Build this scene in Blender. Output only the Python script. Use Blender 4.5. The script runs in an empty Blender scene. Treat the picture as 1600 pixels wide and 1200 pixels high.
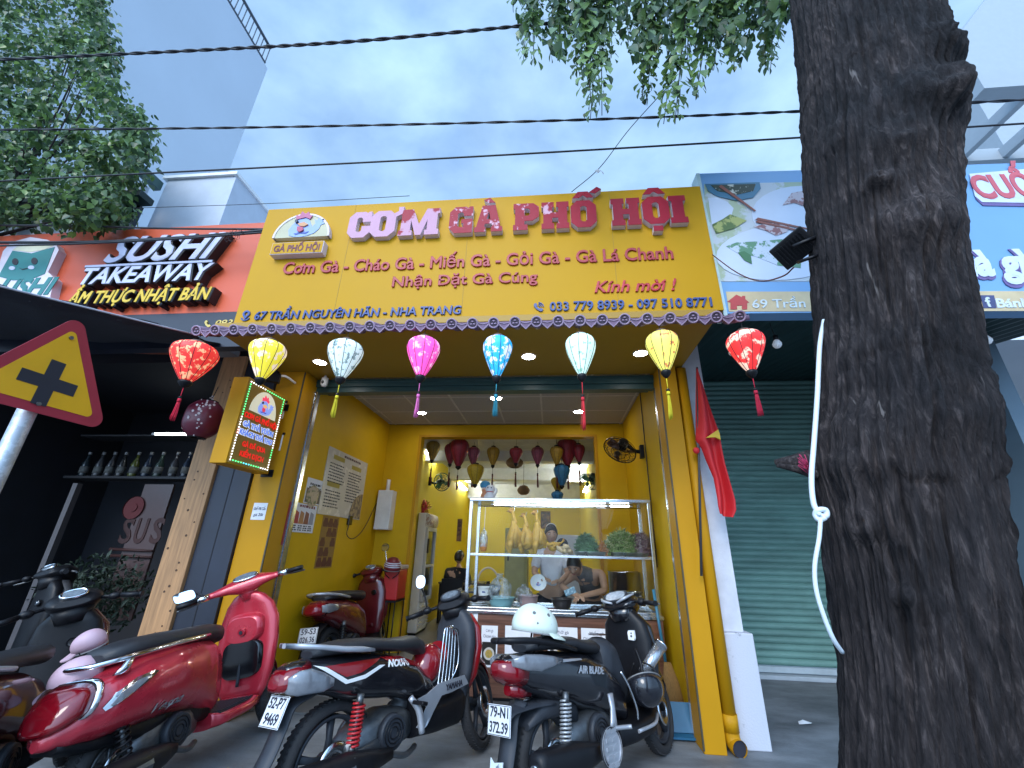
import bpy, bmesh, math, random
from mathutils import Vector, Matrix, noise
random.seed(7)
S = bpy.context.scene
COL = S.collection
V = Vector
R = math.radians
PI = math.pi

# ------------------------------------------------------------------ camera
YAW, PITCH, ROLL, FPX, EYE = R(5.644), R(21.755), R(1.364), 645.0, 1.35
fw = V((-math.sin(YAW)*math.cos(PITCH), math.cos(YAW)*math.cos(PITCH), math.sin(PITCH)))
rt0 = V((math.cos(YAW), math.sin(YAW), 0))
up0 = rt0.cross(fw)
rt = rt0*math.cos(ROLL) + up0*math.sin(ROLL)
up = up0*math.cos(ROLL) - rt0*math.sin(ROLL)
cam = bpy.data.cameras.new('camera')
cam.sensor_fit = 'HORIZONTAL'; cam.sensor_width = 36; cam.lens = FPX/1600*36
cam.clip_start = 0.05; cam.clip_end = 2000
co = bpy.data.objects.new('camera', cam); COL.objects.link(co)
co.matrix_world = Matrix(((rt.x, up.x, -fw.x, 0), (rt.y, up.y, -fw.y, 0), (rt.z, up.z, -fw.z, EYE), (0, 0, 0, 1)))
S.camera = co
def ray(x, y): return rt*((x-800)/FPX) - up*((y-600)/FPX) + fw
E0 = V((0, 0, EYE))
def PY(x, y, Y): d = ray(x, y); return E0 + d*(Y/d.y)      # photo point on a plane at depth Y
def PZ(x, y, Z): d = ray(x, y); return E0 + d*((Z-EYE)/d.z)
def PX(x, y, X): d = ray(x, y); return E0 + d*(X/d.x)

# ------------------------------------------------------------------ sky, sun, exposure
SUN_EL, SUN_AZ = R(36), R(195)
w = bpy.data.worlds.new('World'); S.world = w; w.use_nodes = True
nt = w.node_tree; bg = nt.nodes['Background']
sky = nt.nodes.new('ShaderNodeTexSky'); sky.sky_type = 'NISHITA'; sky.sun_disc = False
sky.sun_elevation = SUN_EL; sky.sun_rotation = SUN_AZ; sky.air_density = 1.3; sky.dust_density = 1.2; sky.ozone_density = 2.0
tc = nt.nodes.new('ShaderNodeTexCoord'); mp = nt.nodes.new('ShaderNodeMapping'); mp.inputs['Scale'].default_value = (1.6, 2.2, 3.0)
ns = nt.nodes.new('ShaderNodeTexNoise'); ns.inputs['Scale'].default_value = 1.7; ns.inputs['Detail'].default_value = 6; ns.inputs['Roughness'].default_value = .55
ns.inputs['Distortion'].default_value = .6
rp = nt.nodes.new('ShaderNodeValToRGB'); rp.color_ramp.elements[0].position = .36; rp.color_ramp.elements[1].position = .72
n2 = nt.nodes.new('ShaderNodeTexNoise'); n2.inputs['Scale'].default_value = 3.4; n2.inputs['Detail'].default_value = 5
r2 = nt.nodes.new('ShaderNodeValToRGB')
r2.color_ramp.elements[0].position = .3; r2.color_ramp.elements[0].color = (3.0, 5.2, 8.9, 1)
r2.color_ramp.elements[1].position = .7; r2.color_ramp.elements[1].color = (5.2, 8.0, 11.3, 1)
mx = nt.nodes.new('ShaderNodeMixRGB')
L = nt.links.new
L(tc.outputs['Generated'], mp.inputs['Vector']); L(mp.outputs[0], ns.inputs['Vector']); L(mp.outputs[0], n2.inputs['Vector'])
L(ns.outputs['Fac'], rp.inputs['Fac']); L(n2.outputs['Fac'], r2.inputs['Fac'])
mul = nt.nodes.new('ShaderNodeMath'); mul.operation = 'MULTIPLY_ADD'; mul.inputs[1].default_value = .25; mul.inputs[2].default_value = .72
L(rp.outputs['Color'], mul.inputs[0]); L(mul.outputs[0], mx.inputs['Fac'])
L(sky.outputs[0], mx.inputs['Color1']); L(r2.outputs['Color'], mx.inputs['Color2'])
# sky brightened round the unseen sun behind the camera, added to light the facades
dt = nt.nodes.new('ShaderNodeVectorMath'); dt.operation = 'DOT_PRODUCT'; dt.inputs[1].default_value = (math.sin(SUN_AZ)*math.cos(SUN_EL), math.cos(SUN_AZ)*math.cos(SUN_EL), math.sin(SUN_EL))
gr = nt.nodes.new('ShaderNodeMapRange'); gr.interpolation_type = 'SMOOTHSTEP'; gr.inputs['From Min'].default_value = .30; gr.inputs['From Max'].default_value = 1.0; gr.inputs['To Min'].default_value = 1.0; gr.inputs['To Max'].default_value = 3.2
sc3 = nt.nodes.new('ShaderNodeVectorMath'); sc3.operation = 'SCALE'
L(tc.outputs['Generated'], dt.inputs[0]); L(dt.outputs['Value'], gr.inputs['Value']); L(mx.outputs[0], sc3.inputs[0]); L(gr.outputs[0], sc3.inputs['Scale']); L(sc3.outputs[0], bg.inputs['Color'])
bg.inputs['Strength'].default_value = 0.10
sl = bpy.data.lights.new('sun', 'SUN'); sl.energy = 1.4; sl.angle = R(25); sl.color = (1, .95, .88)
so = bpy.data.objects.new('sun', sl); COL.objects.link(so)
sd = V((math.sin(SUN_AZ)*math.cos(SUN_EL), math.cos(SUN_AZ)*math.cos(SUN_EL), math.sin(SUN_EL)))
so.rotation_euler = (-sd).to_track_quat('-Z', 'Y').to_euler(); so.location = (0, -3, 12)
S.view_settings.view_transform = 'Standard'; S.view_settings.look = 'None'
S.view_settings.exposure = 0.38; S.view_settings.gamma = 1

# ------------------------------------------------------------------ materials
MATS = {}
def mat(name, col, rough=.6, metal=0, var=.12, vs=6, bump=0, bs=80, emit=0, coat=0, spec=.5, stretch=(1, 1, 1), col2=None, thr=None, trans=0, alpha=1):
    """principled surface with procedural noise variation; col2+thr gives patches of a second colour"""
    if name in MATS: return MATS[name]
    m = bpy.data.materials.new(name); m.use_nodes = True; MATS[name] = m
    t = m.node_tree; b = t.nodes['Principled BSDF']; N = t.nodes.new; K = t.links.new
    b.inputs['Roughness'].default_value = rough; b.inputs['Metallic'].default_value = metal
    b.inputs['Specular IOR Level'].default_value = spec
    if coat: b.inputs['Coat Weight'].default_value = coat; b.inputs['Coat Roughness'].default_value = .06
    if trans: b.inputs['Transmission Weight'].default_value = trans
    c = (*col, 1)
    tcn = N('ShaderNodeTexCoord'); mpn = N('ShaderNodeMapping'); mpn.inputs['Scale'].default_value = stretch
    K(tcn.outputs['Object'], mpn.inputs['Vector'])
    nz = N('ShaderNodeTexNoise'); nz.inputs['Scale'].default_value = vs; nz.inputs['Detail'].default_value = 7; nz.inputs['Roughness'].default_value = .62
    K(mpn.outputs[0], nz.inputs['Vector'])
    ra = N('ShaderNodeValToRGB')
    if col2 is not None:
        th = thr if thr is not None else .5
        ra.color_ramp.elements[0].position = max(0, th-.02); ra.color_ramp.elements[1].position = min(1, th+.02)
        ra.color_ramp.elements[0].color = c; ra.color_ramp.elements[1].color = (*col2, 1)
    else:
        ra.color_ramp.elements[0].position = .3; ra.color_ramp.elements[1].position = .72
        ra.color_ramp.elements[0].color = (*[x*(1-var) for x in col], 1)
        ra.color_ramp.elements[1].color = (*[min(1, x*(1+var)) for x in col], 1)
    K(nz.outputs['Fac'], ra.inputs['Fac']); K(ra.outputs['Color'], b.inputs['Base Color'])
    mr = N('ShaderNodeMapRange'); mr.inputs['To Min'].default_value = max(.02, rough-.08); mr.inputs['To Max'].default_value = min(1, rough+.1)
    K(nz.outputs['Fac'], mr.inputs['Value']); K(mr.outputs[0], b.inputs['Roughness'])
    if bump:
        nb = N('ShaderNodeTexNoise'); nb.inputs['Scale'].default_value = bs; nb.inputs['Detail'].default_value = 5
        K(mpn.outputs[0], nb.inputs['Vector'])
        bp = N('ShaderNodeBump'); bp.inputs['Strength'].default_value = min(1, bump); bp.inputs['Distance'].default_value = .01
        K(nb.outputs['Fac'], bp.inputs['Height']); K(bp.outputs[0], b.inputs['Normal'])
    if emit:
        K(ra.outputs['Color'], b.inputs['Emission Color']); b.inputs['Emission Strength'].default_value = emit
    if alpha < 1: b.inputs['Alpha'].default_value = alpha
    return m
def glass(name, tint=(.9, .97, .96), refl=.12, rough=.02, dirt=.06):
    """thin pane: mostly clear, a fresnel mirror, a little dust"""
    if name in MATS: return MATS[name]
    m = bpy.data.materials.new(name); m.use_nodes = True; MATS[name] = m
    t = m.node_tree; N = t.nodes.new; K = t.links.new
    t.nodes.remove(t.nodes['Principled BSDF']); out = t.nodes['Material Output']
    tr = N('ShaderNodeBsdfTransparent'); tr.inputs[0].default_value = (*tint, 1)
    gl = N('ShaderNodeBsdfGlossy'); gl.inputs['Roughness'].default_value = rough
    df = N('ShaderNodeBsdfDiffuse'); df.inputs[0].default_value = (.7, .75, .78, 1)
    fr = N('ShaderNodeFresnel'); fr.inputs[0].default_value = 1.5
    ad = N('ShaderNodeMath'); ad.operation = 'MULTIPLY_ADD'; ad.inputs[1].default_value = .5; ad.inputs[2].default_value = refl*.3
    nz = N('ShaderNodeTexNoise'); nz.inputs['Scale'].default_value = 5
    mr = N('ShaderNodeMapRange'); mr.inputs['From Min'].default_value = .35; mr.inputs['From Max'].default_value = .8; mr.inputs['To Max'].default_value = dirt*2
    m1 = N('ShaderNodeMixShader'); m2 = N('ShaderNodeMixShader')
    K(fr.outputs[0], ad.inputs[0]); K(ad.outputs[0], m1.inputs[0]); K(tr.outputs[0], m1.inputs[1]); K(gl.outputs[0], m1.inputs[2])
    K(nz.outputs[0], mr.inputs[0]); K(mr.outputs[0], m2.inputs[0]); K(m1.outputs[0], m2.inputs[1]); K(df.outputs[0], m2.inputs[2])
    K(m2.outputs[0], out.inputs[0])
    return m
def lamp(name, col, e):
    if name in MATS: return MATS[name]
    m = bpy.data.materials.new(name); m.use_nodes = True; MATS[name] = m
    b = m.node_tree.nodes['Principled BSDF']; b.inputs['Base Color'].default_value = (*col, 1)
    b.inputs['Emission Color'].default_value = (*col, 1); b.inputs['Emission Strength'].default_value = e
    return m

# ------------------------------------------------------------------ mesh builder
MW = {}
def cr(pts, k=6):
    """catmull-rom through points"""
    p = [V(q) for q in pts]; out = []
    if len(p) < 3: return p
    for i in range(len(p)-1):
        a = p[i-1] if i else p[0]*2-p[1]; b, c = p[i], p[i+1]; d = p[i+2] if i+2 < len(p) else p[-1]*2-p[-2]
        for j in range(k):
            t = j/k
            out.append(.5*((2*b)+(c-a)*t+(2*a-5*b+4*c-d)*t*t+(3*b-a-3*c+d)*t**3))
    out.append(p[-1]); return out
class MB:
    def __init__(s): s.v = []; s.f = []; s.sm = []; s.mi = []; s.m = 0; s.M = Matrix()
    def add(s, vs, fs, smooth=False):
        o = len(s.v); s.v += [s.M @ V(q) for q in vs]
        for f in fs: s.f.append([o+i for i in f]); s.sm.append(smooth); s.mi.append(s.m)
        return s
    def box(s, c, d, M=None):
        x, y, z = d[0]/2, d[1]/2, d[2]/2
        vs = [V((i*x, j*y, k*z)) for k in (-1, 1) for j in (-1, 1) for i in (-1, 1)]
        vs = [V(c)+(M @ q if M else q) for q in vs]
        return s.add(vs, [(0, 2, 3, 1), (4, 5, 7, 6), (0, 1, 5, 4), (2, 6, 7, 3), (0, 4, 6, 2), (1, 3, 7, 5)])
    def bb(s, a, b):
        return s.box([(a[i]+b[i])/2 for i in range(3)], [abs(a[i]-b[i]) for i in range(3)])
    def loft(s, rings, caps=True, closed=True, smooth=True):
        n = len(rings[0]); vs = [q for r in rings for q in r]; fs = []
        for i in range(len(rings)-1):
            for j in range(n if closed else n-1):
                k = (j+1) % n; fs.append((i*n+j, i*n+k, (i+1)*n+k, (i+1)*n+j))
        s.add(vs, fs, smooth)
        if caps and closed:
            s.add(rings[0], [tuple(reversed(range(n)))], False); s.add(rings[-1], [tuple(range(n))], False)
        return s
    def cyl(s, a, b, r0, r1=None, n=16, caps=True, smooth=True):
        a, b = V(a), V(b); r1 = r0 if r1 is None else r1
        d = (b-a).normalized(); u = d.orthogonal().normalized(); w_ = d.cross(u)
        ring_ = lambda c, r: [c+(u*math.cos(t*2*PI/n)+w_*math.sin(t*2*PI/n))*r for t in range(n)]
        return s.loft([ring_(a, r0), ring_(b, r1)], caps, True, smooth)
    def tube(s, pts, r, n=8, k=5, caps=True):
        p = cr(pts, k) if k > 1 else [V(q) for q in pts]; m = len(p); rr = []
        for i in range(m):
            if isinstance(r, (int, float)): rr.append(r)
            else:
                t = i/(m-1)*(len(r)-1); a = min(int(t), len(r)-2); rr.append(r[a]+(r[a+1]-r[a])*(t-a))
        d = (p[1]-p[0]).normalized(); u = d.orthogonal().normalized(); rings = []
        for i in range(m):
            d = (p[min(i+1, m-1)]-p[max(i-1, 0)]).normalized(); u = (u-d*u.dot(d)).normalized(); w_ = d.cross(u)
            rings.append([p[i]+(u*math.cos(t*2*PI/n)+w_*math.sin(t*2*PI/n))*rr[i] for t in range(n)])
        return s.loft(rings, caps)
    def lathe(s, prof, n=24, c=(0, 0, 0), M=None, smooth=True, caps=False):
        c = V(c); rings = []
        for r, z in prof:
            rings.append([c+((M @ V((r*math.cos(t*2*PI/n), r*math.sin(t*2*PI/n), z))) if M else V((r*math.cos(t*2*PI/n), r*math.sin(t*2*PI/n), z))) for t in range(n)])
        return s.loft(rings, caps, True, smooth)
    def ell(s, c, r, n=16, M=None, h=None):
        r = (r, r, r) if isinstance(r, (int, float)) else r; h = h or n//2+1; c = V(c); rings = []
        for i in range(h+1):
            a = PI*i/h-PI/2; a = max(-PI/2+1e-3, min(PI/2-1e-3, a)); rg = []
            for j in range(n):
                b = 2*PI*j/n; q = V((r[0]*math.cos(a)*math.cos(b), r[1]*math.cos(a)*math.sin(b), r[2]*math.sin(a)))
                rg.append(c+(M @ q if M else q))
            rings.append(rg)
        return s.loft(rings, True)
    def prism(s, poly, d, M=None, z0=0):
        """extrude a 2-D outline (x,y) from z0 to z0+d, then place by M"""
        M = M or Matrix(); n = len(poly)
        a = [M @ V((x, y, z0)) for x, y in poly]; b = [M @ V((x, y, z0+d)) for x, y in poly]
        s.add(a+b, [(i, (i+1) % n, n+(i+1) % n, n+i) for i in range(n)])
        s.add(a, [tuple(reversed(range(n)))]); s.add(b, [tuple(range(n))])
        return s
    def quad(s, *q, smooth=False): return s.add(q, [tuple(range(len(q)))], smooth)
    def build(s, name, m, parent=None, bevel=0, local=False, sub=0, seg=2, origin=None, fix=True):
        ms = m if isinstance(m, (list, tuple)) else [m]
        vs = s.v
        if parent is not None:
            Wm = MW[parent]
            if not local: inv = Wm.inverted(); vs = [inv @ q for q in vs]
        else:
            Wm = Matrix()
            if origin is None:
                xs = [q.x for q in vs]; ys = [q.y for q in vs]; zs = [q.z for q in vs]
                origin = V(((min(xs)+max(xs))/2, (min(ys)+max(ys))/2, min(zs)))
            origin = V(origin); vs = [q-origin for q in vs]; Wm = Matrix.Translation(origin)
        me = bpy.data.meshes.new(name); me.from_pydata([tuple(q) for q in vs], [], s.f)
        for q in ms: me.materials.append(q)
        me.polygons.foreach_set('use_smooth', s.sm); me.polygons.foreach_set('material_index', s.mi)
        if fix:
            bm = bmesh.new(); bm.from_mesh(me); bmesh.ops.remove_doubles(bm, verts=bm.verts, dist=1e-5)
            bmesh.ops.recalc_face_normals(bm, faces=bm.faces); bm.to_mesh(me); bm.free()
        me.update()
        o = bpy.data.objects.new(name, me); COL.objects.link(o)
        if parent is not None: o.parent = parent
        else: o.location = origin
        MW[o] = MW[parent] if parent is not None else Wm
        if bevel:
            md = o.modifiers.new('Bevel', 'BEVEL'); md.width = bevel; md.segments = seg; md.limit_method = 'ANGLE'; md.angle_limit = R(35)
        if sub:
            md = o.modifiers.new('Sub', 'SUBSURF'); md.levels = sub; md.render_levels = sub
        return o
def ring(c, u, v, a, b, e=2.0, n=20):
    c, u, v = V(c), V(u), V(v); out = []
    for i in range(n):
        t = 2*PI*i/n; x, y = math.cos(t), math.sin(t)
        out.append(c+u*(a*math.copysign(abs(x)**(2/e), x))+v*(b*math.copysign(abs(y)**(2/e), y)))
    return out
def tag(o, label, cat, group=None, kind=None):
    if label: o['label'] = label
    if cat: o['category'] = cat
    if group: o['group'] = group
    if kind: o['kind'] = kind
    return o
def thing(name, label, cat, loc=(0, 0, 0), rot=(0, 0, 0), group=None):
    o = bpy.data.objects.new(name, None); COL.objects.link(o); o.empty_display_size = .1
    o.location = loc; o.rotation_euler = rot
    from mathutils import Euler
    MW[o] = Matrix.Translation(V(loc)) @ Euler(rot).to_matrix().to_4x4()
    return tag(o, label, cat, group)
def struct(o): o['kind'] = 'structure'; return o
def kids(o): return [c for c in COL.objects if c.parent == o]
def dup(o, loc, rot=None, label=None):
    r = o.copy(); COL.objects.link(r); r.location = loc
    if rot: r.rotation_euler = rot
    if label: r['label'] = label
    for c in kids(o):
        d = c.copy(); COL.objects.link(d); d.parent = r
        for g in kids(c):
            h = g.copy(); COL.objects.link(h); h.parent = d
    return r
_cap = {}
def capheight():
    if 'h' not in _cap:
        c = bpy.data.curves.new('t', 'FONT'); c.body = 'H'; c.size = 1; o = bpy.data.objects.new('t', c)
        COL.objects.link(o); dg = bpy.context.evaluated_depsgraph_get(); me = bpy.data.meshes.new_from_object(o.evaluated_get(dg))
        _cap['h'] = max(q.co.y for q in me.vertices); bpy.data.objects.remove(o); bpy.data.curves.remove(c); bpy.data.meshes.remove(me)
    return _cap['h']
HORN = dict(zip('ơờớởỡợƠỜỚỞỠỢ', 'oòóỏõọOÒÓỎÕỌ')); HORN['Đ'] = 'D'
def text(body, m, M, h, parent, w=None, name='lettering', ext=.002, bold=0, shear=0, align='CENTER', local=False, space=1.0, res=3):
    """raised lettering; h = capital height, w = total width (squeezes to fit), M places the text's XY plane"""
    horns = [i for i, ch in enumerate(body) if ch in HORN]; bars = {i for i in horns if body[i] == 'Đ'}; body = ''.join(HORN.get(ch, ch) for ch in body)
    c = bpy.data.curves.new('t', 'FONT'); c.body = body; c.size = 1/capheight(); c.align_x = 'LEFT'; c.shear = shear
    c.resolution_u = res; c.space_character = space; c.extrude = .1
    if bold: c.bevel_depth = bold; c.bevel_resolution = 0
    o = bpy.data.objects.new('t', c); COL.objects.link(o)
    dg = bpy.context.evaluated_depsgraph_get(); me = bpy.data.meshes.new_from_object(o.evaluated_get(dg))
    hx = []
    for i in horns:                                 # the little horn of the Vietnamese letter o
        c.body = body[:i]+('D' if i in bars else 'O' if body[i] in 'OÒÓỎÕỌ' else 'o'); bpy.context.view_layer.update(); dg = bpy.context.evaluated_depsgraph_get()
        m2_ = bpy.data.meshes.new_from_object(o.evaluated_get(dg)); xm_ = max(q.co.x-shear*q.co.y for q in m2_.vertices); bpy.data.meshes.remove(m2_); hx.append((xm_, None if i in bars else .30 if c.body[-1] == 'O' else 0))
    bpy.data.objects.remove(o); bpy.data.curves.remove(c)
    vs = [q.co.copy() for q in me.vertices]; fs = [list(p.vertices) for p in me.polygons]; bpy.data.meshes.remove(me)
    if not vs: return None
    for xr_, dy in hx:
        pl = [(-.17, .60), (-.03, .68), (.0, .84), (.15, .84), (.13, .66), (.02, .54), (-.09, .50)]
        if dy is None: pl = [(-.98, .44), (-.48, .44), (-.48, .57), (-.98, .57)]; dy = 0
        k0 = len(vs); n_h = len(pl)
        pl = [(xr_+x+shear*(y+dy), y+dy) for x, y in pl]
        vs += [V((x, y, -.1-bold)) for x, y in pl]+[V((x, y, .1+bold)) for x, y in pl]
        fs += [[k0+i for i in reversed(range(n_h))], [k0+n_h+i for i in range(n_h)]]+[[k0+i, k0+(i+1) % n_h, k0+n_h+(i+1) % n_h, k0+n_h+i] for i in range(n_h)]
    x0 = min(q.x for q in vs); x1 = max(q.x for q in vs)
    sx = (w/(x1-x0)) if w else h
    off = {'LEFT': 0, 'CENTER': -.5, 'RIGHT': -1}[align]
    mb = MB()
    par = list(range(len(vs)))                      # separate strokes sit a hair proud of one another
    def fnd(i):
        while par[i] != i: par[i] = par[par[i]]; i = par[i]
        return i
    for f in fs:
        for i in f[1:]: par[fnd(i)] = fnd(f[0])
    ids = {}; isl = [ids.setdefault(fnd(i), len(ids)) for i in range(len(vs))]
    for qi, q in enumerate(vs):
        z = (ext if q.z > .1+bold*.5 else ext*.93) if q.z > 0 else 0
        if not bold and q.z > 0: z = ext
        if q.z > 0: z += (isl[qi] % 3)*.0007
        mb.v.append(M @ V(((q.x-x0+off*(x1-x0))*sx, q.y*h, z)))
    mb.f = fs; mb.sm = [False]*len(fs); mb.mi = [0]*len(fs)
    return mb.build(name, m, parent, local=local)
def frame(o, x, z):
    """4x4 from origin, x direction and the direction of 'up' on the surface; local z is the outward normal"""
    x = V(x).normalized(); y = V(z); y = (y-x*y.dot(x)).normalized(); n = x.cross(y)
    return Matrix(((x.x, y.x, n.x, o[0]), (x.y, y.y, n.y, o[1]), (x.z, y.z, n.z, o[2]), (0, 0, 0, 1)))
def FR(o): return frame(o, (1, 0, 0), (0, 0, 1))        # on a wall that faces the street (normal is -Y)
# ------------------------------------------------------------------ palette
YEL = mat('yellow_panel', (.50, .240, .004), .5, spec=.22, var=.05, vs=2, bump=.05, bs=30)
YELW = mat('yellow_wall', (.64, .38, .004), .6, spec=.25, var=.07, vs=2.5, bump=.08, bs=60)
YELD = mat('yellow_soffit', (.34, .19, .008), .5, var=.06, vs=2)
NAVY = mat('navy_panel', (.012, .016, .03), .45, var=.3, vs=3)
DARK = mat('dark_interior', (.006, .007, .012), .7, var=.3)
BLACK = mat('black_plastic', (.007, .007, .009), .42, var=.3, vs=12, bump=.06, bs=200, spec=.28)
BLKG = mat('black_gloss', (.006, .006, .008), .12, var=.2, coat=.6)
RUB = mat('rubber', (.018, .018, .02), .75, var=.35, vs=20, bump=.2, bs=160)
CHR = mat('chrome', (.75, .77, .8), .12, 1, var=.08)
STEEL = mat('stainless_steel', (.62, .65, .68), .22, 1, var=.1, vs=10, stretch=(1, 1, 6))
ALU = mat('cast_aluminium', (.15, .16, .17), .42, .8, var=.3, vs=18, bump=.1, bs=120)
WHITE = mat('white_paint', (.78, .78, .78), .5, var=.06, vs=3)
WALLW = mat('pale_plaster', (.66, .70, .76), .8, var=.06, vs=.8, bump=.06, bs=20)
PAPER = mat('paper', (.74, .74, .76), .75, var=.06, vs=20)
INK = mat('ink', (.02, .02, .03), .7)
REDP = mat('red_paint', (.45, .015, .02), .45, var=.15)
GREEN = mat('green_shutter', (.13, .25, .215), .5, var=.25, vs=1.6, bump=.05, stretch=(1, 1, 3))
GREEND = mat('green_tin', (.008, .03, .03), .6, var=.3)
WOOD = mat('pine_wood', (.40, .21, .09), .6, var=.3, vs=5, stretch=(8, 8, .6), bump=.1)
def _wood_counter():
    m = mat('walnut_laminate', (.13, .055, .032), .38, var=.55, vs=3, stretch=(.8, 3, 14)); return m
WALNUT = _wood_counter()
CONC = mat('concrete', (.155, .165, .175), .7, var=.55, vs=1.3, bump=.35, bs=45, stretch=(1, 2.2, 1))
FLOORM = mat('shop_floor_tile', (.16, .15, .14), .35, var=.2, vs=3)
F, SH, IL, IR, BK, CZ, SZ = 3.875, 4.10, -2.62, 1.12, 6.33, 3.2, 3.08

# ------------------------------------------------------------------ ground
struct(MB().quad((-150, -150, 0), (150, -150, 0), (150, 150, 0), (-150, 150, 0)).build('pavement', CONC, origin=(0, 0, 0)))
struct(MB().bb((IL, SH+.03, .0), (IR, 12.2, .016)).build('shop_floor', FLOORM))
struct(MB().bb((-40, -7, -.02), (40, -2.2, .006)).build('road', mat('asphalt', (.05, .05, .052), .85, var=.3, vs=3, bump=.3)))

# ------------------------------------------------------------------ yellow shop
shop = thing('shop_building', 'bright yellow chicken rice shop, open fronted, with a white tiled ceiling inside', 'building', (-.75, F, 0))
m = MB()
m.bb((-2.925, F, 0), (IL, SH+.02, 3.08)); m.build('pillar', YEL, shop, bevel=.004)
m = MB(); m.bb((1.08, F, 0), (1.24, SH+.02, 3.08)); m.build('pillar', YEL, shop, bevel=.004)
for x in (IL-.006, 1.079):
    MB().bb((x-.006, F-.006, .02), (x+.006, F+.006, 3.07)).build('corner_trim', mat('trim_dark', (.06, .05, .03), .5), shop)
m = MB(); m.bb((-2.9, SH+.02, 0), (IL, BK, 3.24)); m.build('wall', YELW, shop)
m = MB(); m.bb((IR, SH+.02, 0), (1.3, BK, 3.24)); m.build('wall', YELW, shop)
m = MB()                                            # partition with the opening to the back room
m.bb((IL+.001, BK, .001), (-2.06, BK+.14, 3.19)); m.bb((.67, BK, .001), (IR-.001, BK+.14, 3.19)); m.bb((-2.06, BK, 2.985), (.67, BK+.14, 3.19))
m.build('partition_wall', YELW, shop)
m = MB(); t = .04
m.bb((-2.10, BK-.02, .02), (-2.06, BK-.001, 3.02)); m.bb((.67, BK-.02, .02), (.71, BK-.001, 3.02)); m.bb((-2.06, BK-.02, 2.985), (.67, BK-.001, 3.02))
m.build('opening_frame', YEL, shop)
YELB = mat('yellow_back_wall', (.60, .45, .012), .6, var=.05, vs=2)
BL, BR, BE = -2.36, .79, 12.2
m = MB(); m.bb((-2.9, BK+.14, 0), (BL, BE, 3.3)); m.build('back_room_wall', YELB, shop)
m = MB(); m.bb((BR, BK+.14, 0), (1.3, BE, 3.3)); m.build('back_room_wall', YELB, shop)
m = MB(); m.bb((-2.9, BE, 0), (1.3, BE+.1, 3.3)); m.build('back_room_wall', YELB, shop)
m = MB(); m.bb((BL+.001, BK+.14, 3.05), (BR-.001, BE-.001, 3.12))
for y, z in ((7.6, 2.86), (9.4, 2.80), (11.9, 2.66)): m.bb((BL+.002, y, z), (BR-.002, y+.25, 3.051))
m.build('back_room_ceiling', mat('ceiling_white', (.72, .74, .76), .7), shop)
# suspended ceiling of 0.6 m tiles
CT = mat('ceiling_tile', (.42, .40, .38), .85, var=.1, vs=40, bump=.5, bs=130)
m = MB(); m.bb((IL+.001, SH+.06, CZ), (IR-.001, BK-.001, CZ+.02)); m.build('ceiling', CT, shop)
m = MB()
for i in range(7):
    x = IL+.1+i*.6; m.bb((x-.012, SH+.06, CZ-.006), (x+.012, BK-.002, CZ-.001))
for j in range(4):
    y = SH+.35+j*.6; m.bb((IL+.002, y-.012, CZ-.0075), (IR-.002, y+.012, CZ-.0015))
m.build('ceiling_grid', mat('ceiling_grid', (.6, .58, .55), .6), shop)
# soffit in front
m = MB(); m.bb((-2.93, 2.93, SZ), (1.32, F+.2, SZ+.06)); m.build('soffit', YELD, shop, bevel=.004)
m = MB(); m.bb((-2.9, F+.02, SZ+.061), (1.3, F+.3, 4.2)); m.bb((-2.9, F+.3, 3.3), (1.3, 12.3, 3.36)); m.build('upper_wall', WALLW, shop)
# roller shutter box, rolled up
m = MB(); m.bb((IL+.002, SH, 2.99), (IR-.04, SH+.30, 3.078)); m.bb((IL+.002, SH+.02, 2.93), (IR-.04, SH+.10, 2.989))
m.bb((IL+.002, SH-.012, 3.035), (IR-.04, SH-.001, 3.05)); m.build('shutter_box', mat('shutter_green_dark', (.03, .085, .085), .35, var=.2, stretch=(1, 1, 8)), shop, bevel=.004)
for x in (IL+.022, IR-.022):
    m = MB(); m.bb((x-.02, SH-.005, .02), (x-.007, SH+.05, 2.93)); m.bb((x+.007, SH-.005, .02), (x+.02, SH+.05, 2.93)); m.bb((x-.008, SH+.03, .02), (x+.008, SH+.052, 2.93))
    m.build('shutter_rail', STEEL, shop)
# yellow conduit trims on the right-hand wall
m = MB(); m.tube([(IR-.012, 4.9, 3.19), (IR-.012, 4.9, 2.2), (IR-.012, 4.9, 1.2)], .006, k=1); m.build('cable', INK, shop)

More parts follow.
